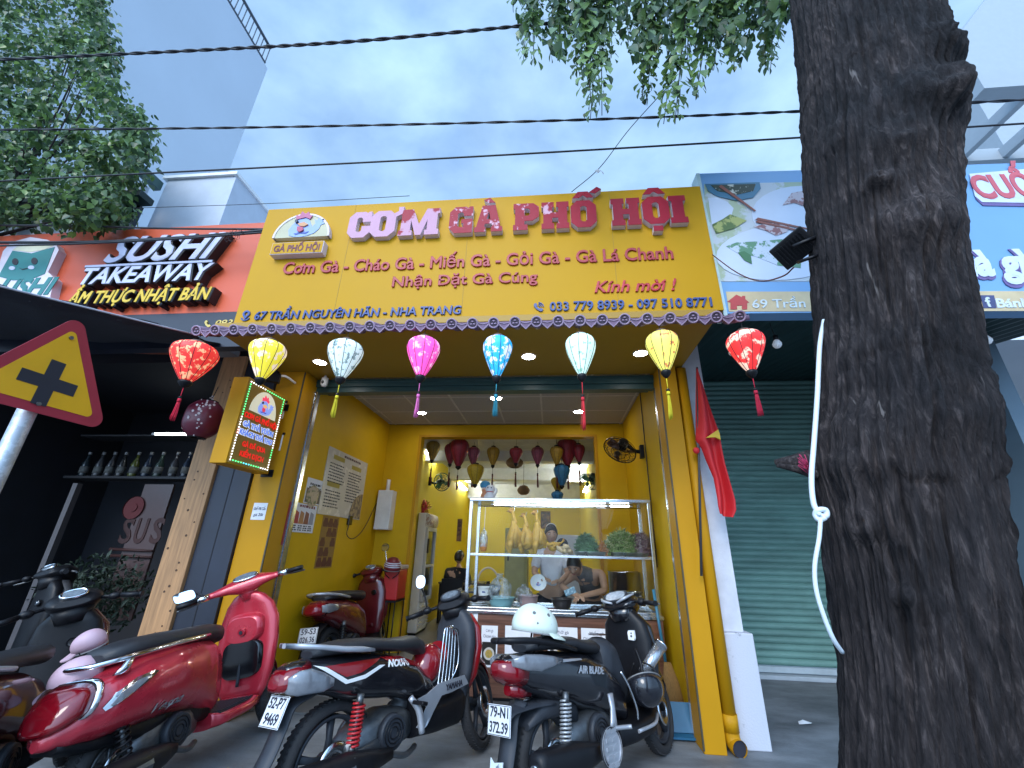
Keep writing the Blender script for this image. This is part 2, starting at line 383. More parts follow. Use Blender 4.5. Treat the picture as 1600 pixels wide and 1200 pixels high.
# tiled eave -------------------------------------------------------
eave = thing('tile_eave', 'row of small mauve clay roof tiles running under the yellow signboard', 'roof tiles', (-.78, 2.85, 3.0))
TILE = mat('mauve_tile', (.17, .105, .17), .55, var=.3, vs=14, bump=.15)
TILEL = mat('mauve_tile_edge', (.30, .21, .30), .55, var=.2, vs=14)
TILED = mat('mauve_tile_recess', (.05, .035, .055), .7)
x0, x1 = PY(297, 522, 2.80).x, PY(1172, 500, 2.80).x; n = 27; dxe = (x1-x0)/n
ez = -.085
m = MB(); m.loft([[V((x, 2.80, 3.045+ez)), V((x, 2.99, 3.135+ez)), V((x, 2.99, 3.15+ez)), V((x, 2.80, 3.085+ez))] for x in (x0, x1)])
for i in range(n):
    x = x0+(i+.5)*dxe
    m.m = 0; m.cyl((x, 2.775, 3.062+ez), (x, 2.98, 3.15+ez), .042, .036, 14)
    c = V((x, 2.772, 3.06+ez)); fwd = V((0, -1, -.38)).normalized(); u = V((1, 0, 0)); v = u.cross(fwd)
    m.m = 1; m.loft([ring(c+fwd*.001, u, v, .044, .044, n=18), ring(c+fwd*.012, u, v, .044, .044, n=18), ring(c+fwd*.012, u, v, .034, .034, n=18), ring(c+fwd*.005, u, v, .032, .032, n=18)], caps=False)
    m.m = 2; m.loft([ring(c+fwd*.004, u, v, .034, .034, n=18), ring(c+fwd*.006, u, v, .033, .033, n=18)])
    m.m = 1
    for a in range(3):
        m.ell(c+fwd*.008+u*(.014*math.cos(a*2.1+.5))+v*(.014*math.sin(a*2.1+.5)), (.011, .004, .006), 8)
    xc = x+dxe/2
    if i < n-1:
        Mx = frame((xc, 2.790, 3.035+ez), (1, 0, 0), (0, -.25, 1))
        m.m = 0; m.prism([(-.056, .034), (-.034, .002), (0, -.030), (.034, .002), (.056, .034)], .012, Mx)
        m.m = 1; m.prism([(-.056, .034), (-.034, .002), (0, -.030), (0, -.021), (-.028, .007), (-.046, .034)], .006, Mx, .0125)
        m.prism([(.056, .034), (.034, .002), (0, -.030), (0, -.021), (.028, .007), (.046, .034)][::-1], .006, Mx, .0125)
        m.prism([(-.04, .027), (0, .017), (.04, .027), (.04, .033), (0, .023), (-.04, .033)], .005, Mx, .0125)
m.build('tile_course', [TILE, TILEL, TILED], eave)

# main signboard -----------------------------------------------------
SY = 2.95
sgn = thing('shop_signboard', 'wide yellow signboard with raised red shop name and phone numbers above the tiled eave', 'signboard', (-.75, SY+.1, 3.15))
tl, tr, bl, br = PY(418, 328, SY), PY(1095, 290, SY), PY(366, 506, SY), PY(1130, 484, SY)
zb, zt = (bl.z+br.z)/2, (tl.z+tr.z)/2
xl, xr = (tl.x+bl.x)/2, (tr.x+br.x)/2
SIGNY = mat('sign_yellow', (.50, .262, .004), .5, var=.05, vs=1.2, spec=.18)
m = MB(); m.bb((xl, SY, zb), (xr, SY+.14, zt)); m.build('board', SIGNY, sgn, bevel=.004)
for px_ in (540, 728, 960):
    x = PY(px_, 400, SY).x; MB().bb((x-.002, SY-.0015, zb+.01), (x+.002, SY+.001, zt-.01)).build('panel_seam', mat('seam', (.35, .20, .01), .6), sgn)
m = MB(); m.bb((xl+1.05, SY+.16, zt-.02), (xl+1.75, SY+.3, zt+.045)); m.build('rear_flashing', GREEND, sgn)
PINK = mat('peeling_pink', (.52, .28, .38), .6, var=.08, vs=9)
REDL = mat('letter_red', (.30, .006, .024), .5, var=.1, spec=.25)
RED1 = mat('letter_red_patchy', (.30, .006, .024), .5, spec=.25, vs=7, col2=(.62, .36, .45), thr=.58)
RED2 = mat('letter_red_peeled', (.30, .006, .024), .5, spec=.25, vs=4, col2=(.52, .28, .38), thr=.47)
SIDE = mat('letter_side', (.68, .60, .66), .6, var=.08)
H_ = [(0,0),(.42,0),(.42,.2),(.36,.2),(.36,.4),(.56,.4),(.56,.2),(.5,.2),(.5,0),(.92,0),(.92,.2),(.86,.2),(.86,.8),(.92,.8),(.92,1),(.5,1),(.5,.8),(.56,.8),(.56,.6),(.36,.6),(.36,.8),(.42,.8),(.42,1),(0,1),(0,.8),(.06,.8),(.06,.2),(0,.2)]
I_ = [(0,0),(.44,0),(.44,.2),(.37,.2),(.37,.8),(.44,.8),(.44,1),(0,1),(0,.8),(.07,.8),(.07,.2),(0,.2)]
def hole(outer, inner): return outer+[outer[0]]+inner+[inner[0]]       # keyhole
O_ = hole([(0,.2),(.2,0),(.6,0),(.8,.2),(.8,.8),(.6,1),(.2,1),(0,.8)], [(.3,.27),(.3,.73),(.36,.79),(.44,.79),(.5,.73),(.5,.27),(.44,.21),(.36,.21)])
C_ = [(.2,0),(.62,0),(.8,.18),(.8,.44),(.5,.44),(.5,.27),(.44,.22),(.36,.22),(.3,.28),(.3,.72),(.36,.78),(.44,.78),(.5,.72),(.5,.6),(.8,.6),(.8,1),(.7,1),(.64,.95),(.56,1),(.2,1),(0,.8),(0,.2)]
G_ = [(.2,0),(.84,0),(.84,.52),(.44,.52),(.44,.36),(.52,.36),(.52,.22),(.36,.22),(.3,.28),(.3,.72),(.36,.78),(.46,.78),(.52,.72),(.52,.64),(.84,.64),(.84,1),(.72,1),(.66,.95),(.58,1),(.2,1),(0,.8),(0,.2)]
A_ = hole([(0,0),(.4,0),(.4,.18),(.35,.18),(.38,.3),(.62,.3),(.65,.18),(.6,.18),(.6,0),(1,0),(1,.18),(.94,.18),(.74,1),(.26,1),(.06,.18),(0,.18)], [(.43,.47),(.5,.78),(.57,.47)])
M_ = [(0,0),(.4,0),(.4,.18),(.34,.18),(.34,.58),(.5,0),(.66,0),(.82,.58),(.82,.18),(.76,.18),(.76,0),(1.16,0),(1.16,.2),(1.1,.2),(1.1,.8),(1.16,.8),(1.16,1),(.78,1),(.58,.4),(.38,1),(0,1),(0,.8),(.06,.8),(.06,.2),(0,.2)]
P_ = hole([(0,0),(.46,0),(.46,.2),(.36,.2),(.36,.33),(.62,.33),(.82,.48),(.82,.85),(.64,1),(0,1),(0,.8),(.06,.8),(.06,.2),(0,.2)], [(.36,.53),(.36,.8),(.48,.8),(.53,.75),(.53,.58),(.48,.53)])
ORN = [(.70,.86),(.80,.74),(.98,.84),(1.02,1.12),(.84,1.12),(.86,.96)]
GRV = [(.3,1.22),(.52,1.30),(.72,1.10),(.46,1.10)]; CIR = [(.06,1.10),(.28,1.10),(.4,1.2),(.52,1.10),(.74,1.10),(.56,1.34),(.24,1.34)]
ACU = [(.60,1.30),(.86,1.50),(1.0,1.40),(.80,1.24)]; DOT = [(.26,-.26),(.54,-.26),(.54,-.08),(.26,-.08)]
SYF = SY-.054
title = [(544,578,374,331,C_,[],PINK),(578,617,374,331,O_,[ORN],PINK),(624,686,367,327,M_,[],RED2),(702,738,366,322,G_,[],RED1),(742,785,361,318,A_,[GRV],RED1),
         (802,842,357,316,P_,[],RED1),(846,889,355,315,H_,[],RED1),(892,932,353,312,O_,[CIR,ACU],REDL),(955,1001,351,309,H_,[],REDL),(1004,1046,349,306,O_,[CIR,DOT],REDL),(1046,1073,346,305,I_,[],REDL)]
zA, zB = PY(560, 373, SYF).z, PY(1060, 346, SYF).z
zbase = (zA+zB)/2; htop = (PY(560, 332, SYF).z+PY(1060, 305, SYF).z)/2-zbase
for a, b, yb, yt, g, ex, mt in title:
    xa, xb = PY(a, yb-20, SYF).x, PY(b, yb-20, SYF).x; wg = max(q[0] for q in g); sx = (xb-xa)/wg
    lt = MB(); fc = MB()
    for k, poly in enumerate([g]+ex):
        pp = [(q[0]*sx, q[1]*htop) for q in poly]
        Mx = FR((xa, SY-.001, zbase)); lt.prism(pp, .050+.0015*k, Mx); fc.prism(pp, .003, Mx, .0505+.0015*k)
    o = lt.build('letter', SIDE, sgn, fix=False); fc.build('letter_face', mt, o, fix=False)
def sgt(body, m_, p0, p1, ytop, bold=.02, ext=.014, Y=SY, par=None, shear=0, name='lettering', sp=1.0):
    a, b = PY(*p0, Y-ext), PY(*p1, Y-ext); h = PY(p0[0], ytop, Y-ext).z-a.z; z = (a.z+b.z)/2
    return text(body, m_, FR((a.x, Y, z)), h, par or sgn, w=b.x-a.x, bold=bold, ext=ext, shear=shear, align='LEFT', name=name, space=sp)
REDT = mat('sign_red_text', (.36, .02, .03), .45, var=.1); BLUT = mat('sign_blue_text', (.025, .06, .22), .45)
sgt('Cơm Gà - Cháo Gà - Miến Gà - Gỏi Gà - Gà Lá Chanh', REDT, (440, 428), (1053, 403), 411, .028)
sgt('Nhận Đặt Gà Cúng', REDT, (612, 446), (840, 441), 431, .028)
sgt('Kính mời !', mat('sign_script_red', (.45, .01, .02), .4), (929, 457), (1059, 452), 440, .025, shear=.28)
sgt('67 TRẦN NGUYÊN HÃN - NHA TRANG', BLUT, (396, 499), (720, 490), 487, .03, shear=.08)
sgt('033 779 8939 - 097 510 8771', BLUT, (859, 485), (1114, 478), 472, .03)
# location pin and ringing phone
def pxs(Y, pts): return [(PY(x, y, Y).x, PY(x, y, Y).z) for x, y in pts]
def disc(r, n=20, c=(0, 0)): return [(c[0]+r*math.cos(2*PI*i/n), c[1]+r*math.sin(2*PI*i/n)) for i in range(n)]
def annulus(r0, r1, n=20, a0=0, a1=2*PI, c=(0, 0)):
    o = [(c[0]+r1*math.cos(a0+(a1-a0)*i/n), c[1]+r1*math.sin(a0+(a1-a0)*i/n)) for i in range(n+1)]
    return o+[(c[0]+r0*math.cos(a0+(a1-a0)*i/n), c[1]+r0*math.sin(a0+(a1-a0)*i/n)) for i in range(n, -1, -1)]
p = PY(386, 491, SY); m = MB(); Mx = FR((p.x, SY, p.z))
m.prism(annulus(.016, .034, 16, R(-50), R(230)), .012, Mx); m.prism([(-.024, -.022), (-.010, -.012), (0, -.03), (.010, -.012), (.024, -.022), (0, -.062)], .0125, Mx)
m.prism(annulus(.034, .044, 14, R(200), R(340), (0, -.028)), .011, Mx); m.build('pin_symbol', BLUT, sgn, fix=False)
def phone_sym(par, m_, c, Y, s):
    m = MB(); Mx = FR((c.x, Y, c.z)) @ Matrix.Scale(s, 4)
    m.prism([(-.40, .28), (-.22, .34), (-.12, .12), (-.20, .03), (.05, -.22), (.16, -.15), (.36, -.26), (.28, -.44), (.10, -.46), (-.22, -.22), (-.42, .08)], .12, Mx)
    return m, Mx
m, Mx = phone_sym(sgn, BLUT, PY(842, 480, SY), SY, .10)
for r_ in (.16, .30, .44): m.prism(annulus(r_-.03, r_+.03, 8, R(0), R(85), (-.06, -.02)), .1, Mx)
m.build('phone_symbol', BLUT, sgn, fix=False)

# shop logo: rooster on a half disc with a name plate
def rooster(par, M, s, e=.004, lit=0):
    """rooster head emblem, 1 unit wide, layers proud of one another"""
    lay = [(mat('rooster_white', (.26, .36, .66), .5), [(-.26,.02),(-.30,.16),(-.24,.30),(-.16,.42),(-.02,.48),(.10,.42),(.14,.34),(.20,.22),(.26,.30),(.22,.42),(.28,.38),(.30,.44),(.36,.40),(.44,.42),(.40,.34),(.46,.30),(.38,.26),(.36,.16),(.28,.06),(.14,.0),(0,-.03),(-.14,-.02)]),
           (mat('rooster_outline', (.05, .10, .35), .5), [(-.16,.06),(-.12,.02),(-.02,.06),(.10,.04),(.16,.10),(.08,.08),(-.02,.10),(-.10,.07)]),
           (mat('rooster_comb', (.42, .10, .20), .5), [(-.18,.42),(-.20,.54),(-.12,.52),(-.09,.64),(0,.56),(.06,.62),(.10,.52),(.16,.50),(.12,.42),(.02,.47)]),
           (mat('rooster_beak', (.55, .27, .12), .5), [(-.12,.30),(.02,.34),(.12,.27),(.04,.22),(-.06,.24)]),
           (mat('rooster_wattle', (.40, .06, .12), .5), [(-.10,.22),(.02,.20),(.05,.12),(-.02,.07),(-.09,.12)]),
           (mat('rooster_eye', (.02, .02, .04), .3), [(-.15+.03*math.cos(i*PI/5), .36+.045*math.sin(i*PI/5)) for i in range(10)])]
    if lit: lay = [(mat('lit_rooster_%d' % k, c, .4, emit=lit, var=.02), p_) for k, (c, (_m, p_)) in enumerate(zip(((.22, .32, .80), (.05, .08, .4), (.8, .05, .12), (.8, .45, .15), (.7, .04, .08), (.02, .02, .05)), lay))]
    for k, (mm, poly) in enumerate(lay):
        MB().prism([(x*s, y*s) for x, y in poly], e*(k+1), M).build(('emblem_body', 'emblem_feather', 'emblem_comb', 'emblem_beak', 'emblem_wattle', 'emblem_eye')[k], mm, par, fix=False)
c = PY(470, 371, SY-.04); wl = PY(512, 372, SY-.04).x-PY(427, 372, SY-.04).x
m = MB(); half = [(math.cos(PI*i/20)*wl*.5, math.sin(PI*i/20)*wl*.50) for i in range(21)]
Mx = FR((c.x, SY, c.z)); m.prism(half, .045, Mx); o = m.build('logo_half_disc', mat('logo_pale', (.46, .43, .28), .5), sgn, fix=False)
m = MB(); m.prism(annulus(wl*.48, wl*.515, 24, 0, PI), .05, Mx); m.build('logo_rim', SIDE, o, fix=False)
rooster(o, FR((c.x, SY-.046, c.z+.012)), wl*.84)
a, b = PY(421, 398, SY-.07), PY(507, 376, SY-.07)
m = MB(); m.bb((a.x, SY-.07, a.z), (b.x, SY, b.z)); o = m.build('name_plate', SIDE, sgn, bevel=.003)
MB().bb((a.x+.006, SY-.073, a.z+.006), (b.x-.006, SY-.0695, b.z-.006)).build('plate_face', SIGNY, o)
text('GÀ PHỐ HỘI', mat('plate_maroon', (.13, .01, .02), .5), FR(((a.x+b.x)/2, SY-.073, a.z+.028)), (b.z-a.z)*.5, o, w=(b.x-a.x)*.88, bold=.045)
# ------------------------------------------------------------------ left neighbour: sushi shop
sus = thing('sushi_shop_building', 'dark fronted sushi takeaway with black walls beside the yellow shop', 'building', (-5, 4, 0))
def qslab(pts, d, mb=None):
    """slab whose front face is the polygon pts, d thick backwards (+Y)"""
    mb = mb or MB(); n = len(pts); a = [V(p) for p in pts]; b = [p+V((0, d, 0)) for p in a]
    mb.add(a+b, [(i, (i+1) % n, n+(i+1) % n, n+i) for i in range(n)]); mb.add(a, [tuple(range(n))]); mb.add(b, [tuple(reversed(range(n)))]); return mb
m = MB(); m.bb((-3.30, F-.03, 0), (-2.93, F+.25, 3.25)); m.build('pillar', NAVY, sus, bevel=.004)
MB().bb((-3.125, F-.0325, .02), (-3.115, F-.0295, 3.2)).build('panel_joint', DARK, sus)
m = MB(); m.bb((-3.58, F-.06, 0), (-3.305, F+.08, 3.25)); m.build('wooden_post', WOOD, sus, bevel=.006)
kn = MB(); random.seed(3)
for i in range(26):
    z = .5+i*.1+random.uniform(-.04, .04); x = random.uniform(-3.55, -3.34)
    kn.prism(disc(random.uniform(.006, .012), 10), .002, FR((x, F-.0605, z)))
kn.build('wood_knots', mat('knot', (.07, .03, .012), .7), sus)
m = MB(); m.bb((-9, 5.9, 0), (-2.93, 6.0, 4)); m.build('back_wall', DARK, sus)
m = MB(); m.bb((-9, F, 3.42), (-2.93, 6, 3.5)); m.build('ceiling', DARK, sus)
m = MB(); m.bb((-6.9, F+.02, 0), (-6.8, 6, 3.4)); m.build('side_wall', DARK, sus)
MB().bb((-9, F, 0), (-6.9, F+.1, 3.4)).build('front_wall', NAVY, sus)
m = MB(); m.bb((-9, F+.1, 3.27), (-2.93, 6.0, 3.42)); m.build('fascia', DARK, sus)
m = MB(); m.bb((-9, F+.05, 3.5), (-3, 9, 4.6)); m.build('upper_wall', WALLW, sus)
m = MB(); a, b = PY(20, 1195, 4.4), PY(118, 755, 4.4); m.bb((b.x-.03, 4.4, 0), (b.x+.03, 4.46, b.z)); m.build('door_post', mat('grey_post', (.06, .055, .06), .6), sus)
m = MB(); a = PY(300, 800, 4.7); m.bb((a.x-.16, 4.7, 0), (a.x-.08, 4.78, 2.6)); m.build('door_post', mat('red_brown', (.05, .012, .014), .5), sus)
# shelf with bottles
b0, b1 = PY(112, 745, 5.2), PY(300, 748, 5.2)
m = MB(); m.bb((b0.x, 5.1, b0.z-.03), (b1.x, 5.4, b0.z)); m.bb((b0.x, 5.1, b0.z+.55), (b1.x, 5.4, b0.z+.57)); m.build('shelf', mat('shelf_dark', (.03, .03, .034), .6), sus)
m = MB(); a0, a1 = PY(150, 893, 5.0), PY(272, 757, 5.0); m.bb((a0.x+.25, 5.0, a0.z-.5), (a1.x, 5.03, a1.z)); m.build('window_panel', mat('brown_glass', (.085, .05, .048), .35), sus)
SUSM = mat('sus_letters', (.045, .012, .010), .6)
for q, ch in zip((192, 214, 240), 'SUS'):
    c = PY(q, 848, 4.995); text(ch, SUSM, FR((c.x, 4.998, c.z)), .28, sus, w=.15, bold=.03, ext=.006)
c = PY(208, 793, 4.98); m = MB(); m.prism(annulus(.05, .14, 20), .01, FR((c.x, 4.99, c.z))); m.build('wreath', mat('wreath_red', (.10, .012, .014), .7), sus)
for y_ in (858, 868):
    a, b = PY(172, y_, 4.97), PY(238, y_+3, 4.97); MB().cyl(a, b, .018, .012, 8).build('chopstick_handle', SUSM, sus)
random.seed(5)
BCOL = [(.02, .03, .035), (.05, .05, .055), (.05, .05, .055), (.03, .03, .03), (.09, .10, .02), (.02, .03, .05), (.03, .05, .04), (.05, .05, .055), (.02, .03, .05)]
blab = ['black bottle at the left end of the dark shelf', 'bottle with grey label second on the dark shelf', 'bottle with grey label third on the dark shelf', 'plain black bottle fourth on the dark shelf', 'short olive bottle in the middle of the dark shelf', 'blue black bottle right of the olive bottle on the shelf', 'greenish bottle sixth on the dark shelf', 'bottle with pale label near the right end of the dark shelf', 'blue bottle at the right end of the dark shelf']
for i, px_ in enumerate((128, 150, 168, 186, 206, 226, 245, 268, 288)):
    c = PY(px_, 742, 5.2); t = thing('bottle', blab[i], 'bottle', (c.x, 5.2, b0.z), group='bottles on the sushi shop shelf')
    MB().lathe([(0, 0), (.045, 0), (.048, .02), (.048, .17), (.02, .25), (.018, .31), (0, .31)], 14).build('glass_body', mat('bottle%d' % i, BCOL[i], .2, coat=.3), t, local=True)
    MB().lathe([(.0485, .05), (.0487, .05), (.0487, .14), (.0485, .14)], 14).build('paper_label', mat('bottle_label', (.13, .13, .12), .7), t, local=True)
    MB().lathe([(0, .345), (.021, .345), (.021, .305), (.017, .305)], 12).build('cap', mat('bottle_cap', (.2, .2, .2), .5), t, local=True)
# tube light inside
def tube_light(name, label, a, b, e=14, group=None, rad=.016):
    a, b = V(a), V(b); t = thing(name, label, 'tube light', (a+b)/2, group=group)
    MB().cyl(a, b, rad, n=10).build('tube', lamp('tube_glow%d' % e, (.86, .95, 1), e), t)
    d = (b-a).normalized(); MB().cyl(a-d*.04, a, rad*1.2, n=10).build('end_cap', WHITE, t); MB().cyl(b, b+d*.04, rad*1.2, n=10).build('end_cap', WHITE, t)
    return t
a, b = PY(243, 678, 5.0), PY(298, 678, 5.0); tube_light('tube_light', 'short white tube light glowing in the dark sushi shop', a, b, 9)
# potted bush inside
def leaf(mb, p, d, s, nrm, wd=.5):
    d = V(d).normalized(); n_ = V(nrm); u = d.cross(n_); u = u.normalized() if u.length > 1e-3 else d.orthogonal().normalized(); n_ = u.cross(d)
    p = V(p); mb.add([p, p+d*s*.45+u*s*wd*.5+n_*s*.06, p+d*s, p+d*s*.45-u*s*wd*.5+n_*s*.06], [(0, 1, 2), (0, 2, 3)])
def rvec():
    while True:
        q = V((random.uniform(-1, 1), random.uniform(-1, 1), random.uniform(-1, 1)))
        if .05 < q.length < 1: return q.normalized()
c = PZ(150, 985, .0); c = V((PY(150, 930, 4.7).x, 4.7, 0)); t = thing('potted_bush', 'dark leafy bush in a pot inside the sushi shop', 'plant', c)
MB().lathe([(0, 0), (.16, 0), (.2, .3), (.18, .3), (.15, .25), (0, .25)], 16).build('pot', mat('dark_pot', (.03, .025, .02), .7), t, local=True)
m = MB(); random.seed(11)
for i in range(1300):
    q = rvec()*random.uniform(.2, .5); leaf(m, V((q.x*1.1, q.y, .75+q.z*.9)), rvec()+V((0, 0, .5)), random.uniform(.05, .10), rvec(), .4)
m.build('foliage', mat('dark_leaf', (.018, .035, .02), .6, var=.5, vs=4), t, local=True)
# orange signboard
QY = 3.30
ss = thing('sushi_signboard', 'orange signboard with raised white lettering and a black lower strip', 'signboard', (-4.7, QY, 3.3))
zt2 = 4.63; zm = PY(372, 487, QY).z; zb2 = PY(372, 520, QY).z-.15; xr2 = -2.80; xl2 = -7.2
MB().bb((xl2, QY, zm), (xr2, QY+.1, zt2)).build('board', mat('sign_orange', (.60, .085, .026), .45, var=.06, vs=1.5), ss, bevel=.004)
MB().bb((xl2, QY-.003, zb2), (xr2, QY+.1, zm-.001)).build('black_strip', NAVY, ss)
LW = mat('letter_lilac', (.55, .56, .72), .5, var=.05); LB = mat('letter_black_side', (.012, .012, .016), .5); LY = mat('letter_yellow', (.70, .45, .01), .45)
def sgt2(body, f, p0, p1, ytop, bold, shear, ext=.10, name='lettering'):
    a, b = PY(*p0, QY-ext), PY(*p1, QY-ext); h = PY(p0[0], ytop, QY-ext).z-a.z; z = (a.z+b.z)/2
    o = text(body, LB, FR((a.x, QY, z)), h, ss, w=b.x-a.x, bold=bold, ext=ext, shear=shear, align='LEFT', name=name)
    text(body, f, FR((a.x+.004, QY-ext, z+.006)), h*.97, o, w=(b.x-a.x)*.985, bold=bold*.7, ext=.006, shear=shear, align='LEFT', name='letter_face')
sgt2('SUSHI', LW, (160, 411), (342, 402), 374, .05, .38)
sgt2('TAKEAWAY', LW, (122, 444), (329, 438), 420, .055, .22)
sgt2('ẨM THỰC NHẬT BẢN', LY, (104, 474), (328, 470), 456, .06, .18)
a, b = PY(131, 420, QY-.1), PY(334, 406, QY-.1); MB().bb((a.x, QY-.1, (a.z+b.z)/2-.012), (b.x, QY, (a.z+b.z)/2+.022)).build('underline_bar', LB, ss)
MB().bb((a.x+.005, QY-.104, (a.z+b.z)/2-.006), (b.x-.01, QY-.0995, (a.z+b.z)/2+.02)).build('underline_face', LW, ss)
a, b = PY(336, 510, QY), PY(372, 509, QY); text('0933', mat('pale_yellow_text', (.65, .48, .12), .5), FR((a.x, QY-.003, a.z)), PY(336, 501, QY).z-a.z, ss, w=b.x-a.x, bold=.02, ext=.006, align='LEFT', shear=.15)
m, Mx = phone_sym(ss, LY, PY(327, 506, QY), QY-.003, .10); m.build('phone_symbol', mat('pale_yellow_text', (0, 0, 0)), ss, fix=False)
# sushi roll emblem
def lay(par, name, Y, e, mt, pts):
    p = pxs(Y, pts); MB().prism([(x, z) for x, z in p], e, FR((0, Y, 0))).build(name, mt, par, fix=False)
TEAL = mat('teal_emblem', (.01, .17, .17), .5)
MB().prism(pxs(QY, [(-2,470),(18,400),(30,386),(60,378),(86,382),(99,388),(104,398),(88,432),(98,442),(92,468),(88,500),(-20,500)]), .08, FR((0, QY, 0))).build('emblem_back', SIDE, ss, fix=False)
QE = QY-.0805
lay(ss, 'emblem_roll', QE, .004, TEAL, [(-2,432),(20,392),(50,396),(86,386),(70,428),(48,437),(20,438)])
lay(ss, 'emblem_rice', QE, .003, mat('rice_cream', (.62, .58, .42), .6), [(20,391),(30,383),(60,380),(84,384),(70,390),(48,394)])
for k, (ex, ey) in enumerate(((24, 409), (54, 408))):
    lay(ss, 'emblem_eye', QE-.0045, .003, INK, [(ex+5*math.cos(i*PI/5), ey+5.5*math.sin(i*PI/5)) for i in range(10)][::-1])
    lay(ss, 'emblem_cheek', QE-.0045, .003, LW, [(ex-5+5*math.cos(i*PI/5), ey+10+3*math.sin(i*PI/5)) for i in range(10)][::-1])
lay(ss, 'emblem_smile', QE-.0045, .003, INK, [(29, 418), (35, 422), (43, 420), (43, 418.8), (35, 420.5)])
a, b = PY(-6, 462, QE), PY(80, 459, QE); text('USHI', TEAL, FR((a.x, QE, a.z)), PY(0, 438, QE).z-a.z, ss, w=b.x-a.x, bold=.06, ext=.004, align='LEFT', shear=.15)
# black fabric awning under the sushi sign
AW = mat('awning_cloth', (.018, .022, .034), .8, var=.35, vs=30, bump=.4, bs=220, stretch=(.2, 1, 1))
aw = thing('awning', 'black fabric awning stretched in front of the sushi shop', 'awning', (-4.2, 2.6, 2.8))
A0, A1, B0, B1 = PY(303, 522, 2.9), PY(-70, 430, 1.75), PY(372, 546, 3.62), PY(-90, 531, 3.62)
m = MB(); G = 14; rows = []
for i in range(G+1):
    f_ = i/G; p, q = A0.lerp(A1, f_), B0.lerp(B1, f_); rows.append([p.lerp(q, j/8)-V((0, 0, .10*math.sin(PI*j/8)*(.2+f_*.6)+.015*math.sin(f_*19+j))) for j in range(9)])
m.loft([r+[q+V((0, 0, .006)) for q in reversed(r)] for r in rows], caps=True); m.build('cloth', AW, aw)
MB().tube([A0.lerp(A1, i/6) for i in range(7)], .007, k=1).build('hem_rope', mat('rope_grey', (.4, .42, .48), .7), aw)
MB().cyl(B0+V((0, 0, -.04)), B1+V((0, 0, -.04)), .045, n=12).build('roller_bar', mat('orange_bar', (.22, .045, .02), .5), aw)
a = PY(356, 549, 3.5); MB().bb((a.x-.16, 3.45, a.z-.02), (a.x+.05, 3.6, a.z+.05)).build('end_bracket', mat('bracket_grey', (.2, .2, .22), .5, .5), aw, bevel=.004)
# big dark red lantern of the sushi shop
def paper_lantern(name, label, c, r, h, tilt):
    t = thing(name, label, 'lantern', c, (0, tilt, 0))
    pr = [(r*.45, -h/2)]+[(r*(1-abs(u)**3.2*.5), u*h/2*.97) for u in [k/8 for k in range(-8, 9)]]+[(r*.45, h/2)]
    MB().lathe(pr, 28).build('shade', mat('maroon_silk', (.15, .012, .03), .38, var=.2, coat=.2), t, local=True)
    for s in (-1, 1): MB().lathe([(r*.46, s*h/2*.96), (r*.47, s*h/2*1.04), (r*.36, s*h/2*1.04), (r*.36, s*h/2*.96)], 24).build('rim', BLACK, t, local=True)
    m = MB(); random.seed(4)
    for i in range(34):
        a = -PI/2+random.gauss(.5, .28); z = random.gauss(.05, .09); rr = r*(1-abs(z/(h/2))**3.2*.5)+.0015
        d = V((math.cos(a), math.sin(a), 0)); m.prism(disc(random.choice((.006, .009, .012)), 8), .002, frame(V((0, 0, z))+d*rr, d.cross(V((0, 0, -1))), (0, 0, 1)))
    m.build('blossom_print', mat('blossom_white', (.65, .55, .55), .6), t, local=True)
    MB().tube([(0, 0, h/2), (.02, 0, h/2+.08), (.03, 0, h/2+.16)], .004).build('hook', BLACK, t, local=True)
    return t
c = PY(318, 655, 3.55); paper_lantern('paper_lantern', 'large dark red paper lantern with white blossom print, unlit, behind the light box sign', c, .16, .36, .06)

# ------------------------------------------------------------------ pale buildings behind, left
tb = thing('tall_building', 'tall windowless pale building with a roof railing, behind the sushi sign', 'building', (-9, 3, 0))
c = PX(418, 107, -10.9); MB().bb((-22, 3.9, 0), (-10.9, c.y, c.z)).build('wall', mat('tall_wall_blue_grey', (.60, .66, .74), .85, var=.05, vs=.3, bump=.05), tb)
RAIL = mat('rail_grey', (.10, .12, .15), .5, .3)
for dz in (.22, 1.12): MB().tube([(-11, 4, c.z+dz), (-11, c.y-.08, c.z+dz)], .035 if dz < 1 else .055, k=1).build('rail', RAIL, tb)
for i in range(30):
    y = c.y-.1-i*.19; MB().cyl((-11, y, c.z-.02), (-11, y, c.z+1.12), .02, n=6).build('baluster', RAIL, tb)
lb = thing('low_building', 'small pale flat roofed block with a green awning beam above the orange sign', 'building', (-5, 4.4, 4.6))
A, B = PY(263, 280, 4.0), PY(369, 277, 4.0); zt3 = (A.z+B.z)/2
m = MB(); m.bb((A.x, 4.0, 4.601), (B.x, 7.0, zt3)); m.build('wall', mat('pale_block', (.50, .55, .63), .8, var=.06), lb)
MB().bb((A.x-.05, 3.96, zt3), (B.x+.03, 7.0, zt3+.05)).build('roof', WHITE, lb)
c2 = PY(252, 293, 4.0)
MB().bb((c2.x-.08, PX(170, 220, c2.x).y, c2.z-.06), (c2.x+.01, 4.0, c2.z+.08)).build('awning_beam', mat('dull_green', (.07, .14, .13), .6), lb)
MB().bb((A.x-3, 3.75, 4.601), (A.x-.02, 3.85, 5.9)).build('front_wall', mat('pale_block', (0, 0, 0)), lb)
a, b = PY(150, 352, 3.7), PY(236, 313, 3.7); MB().bb((a.x-1.2, 3.55, b.z-.06), (b.x, 3.74, b.z+.03)).build('canopy', GREEND, lb)
MB().bb((a.x, 3.70, 4.65), (b.x-.12, 3.749, b.z-.08)).build('window', mat('dark_window', (.02, .03, .04), .2), lb)

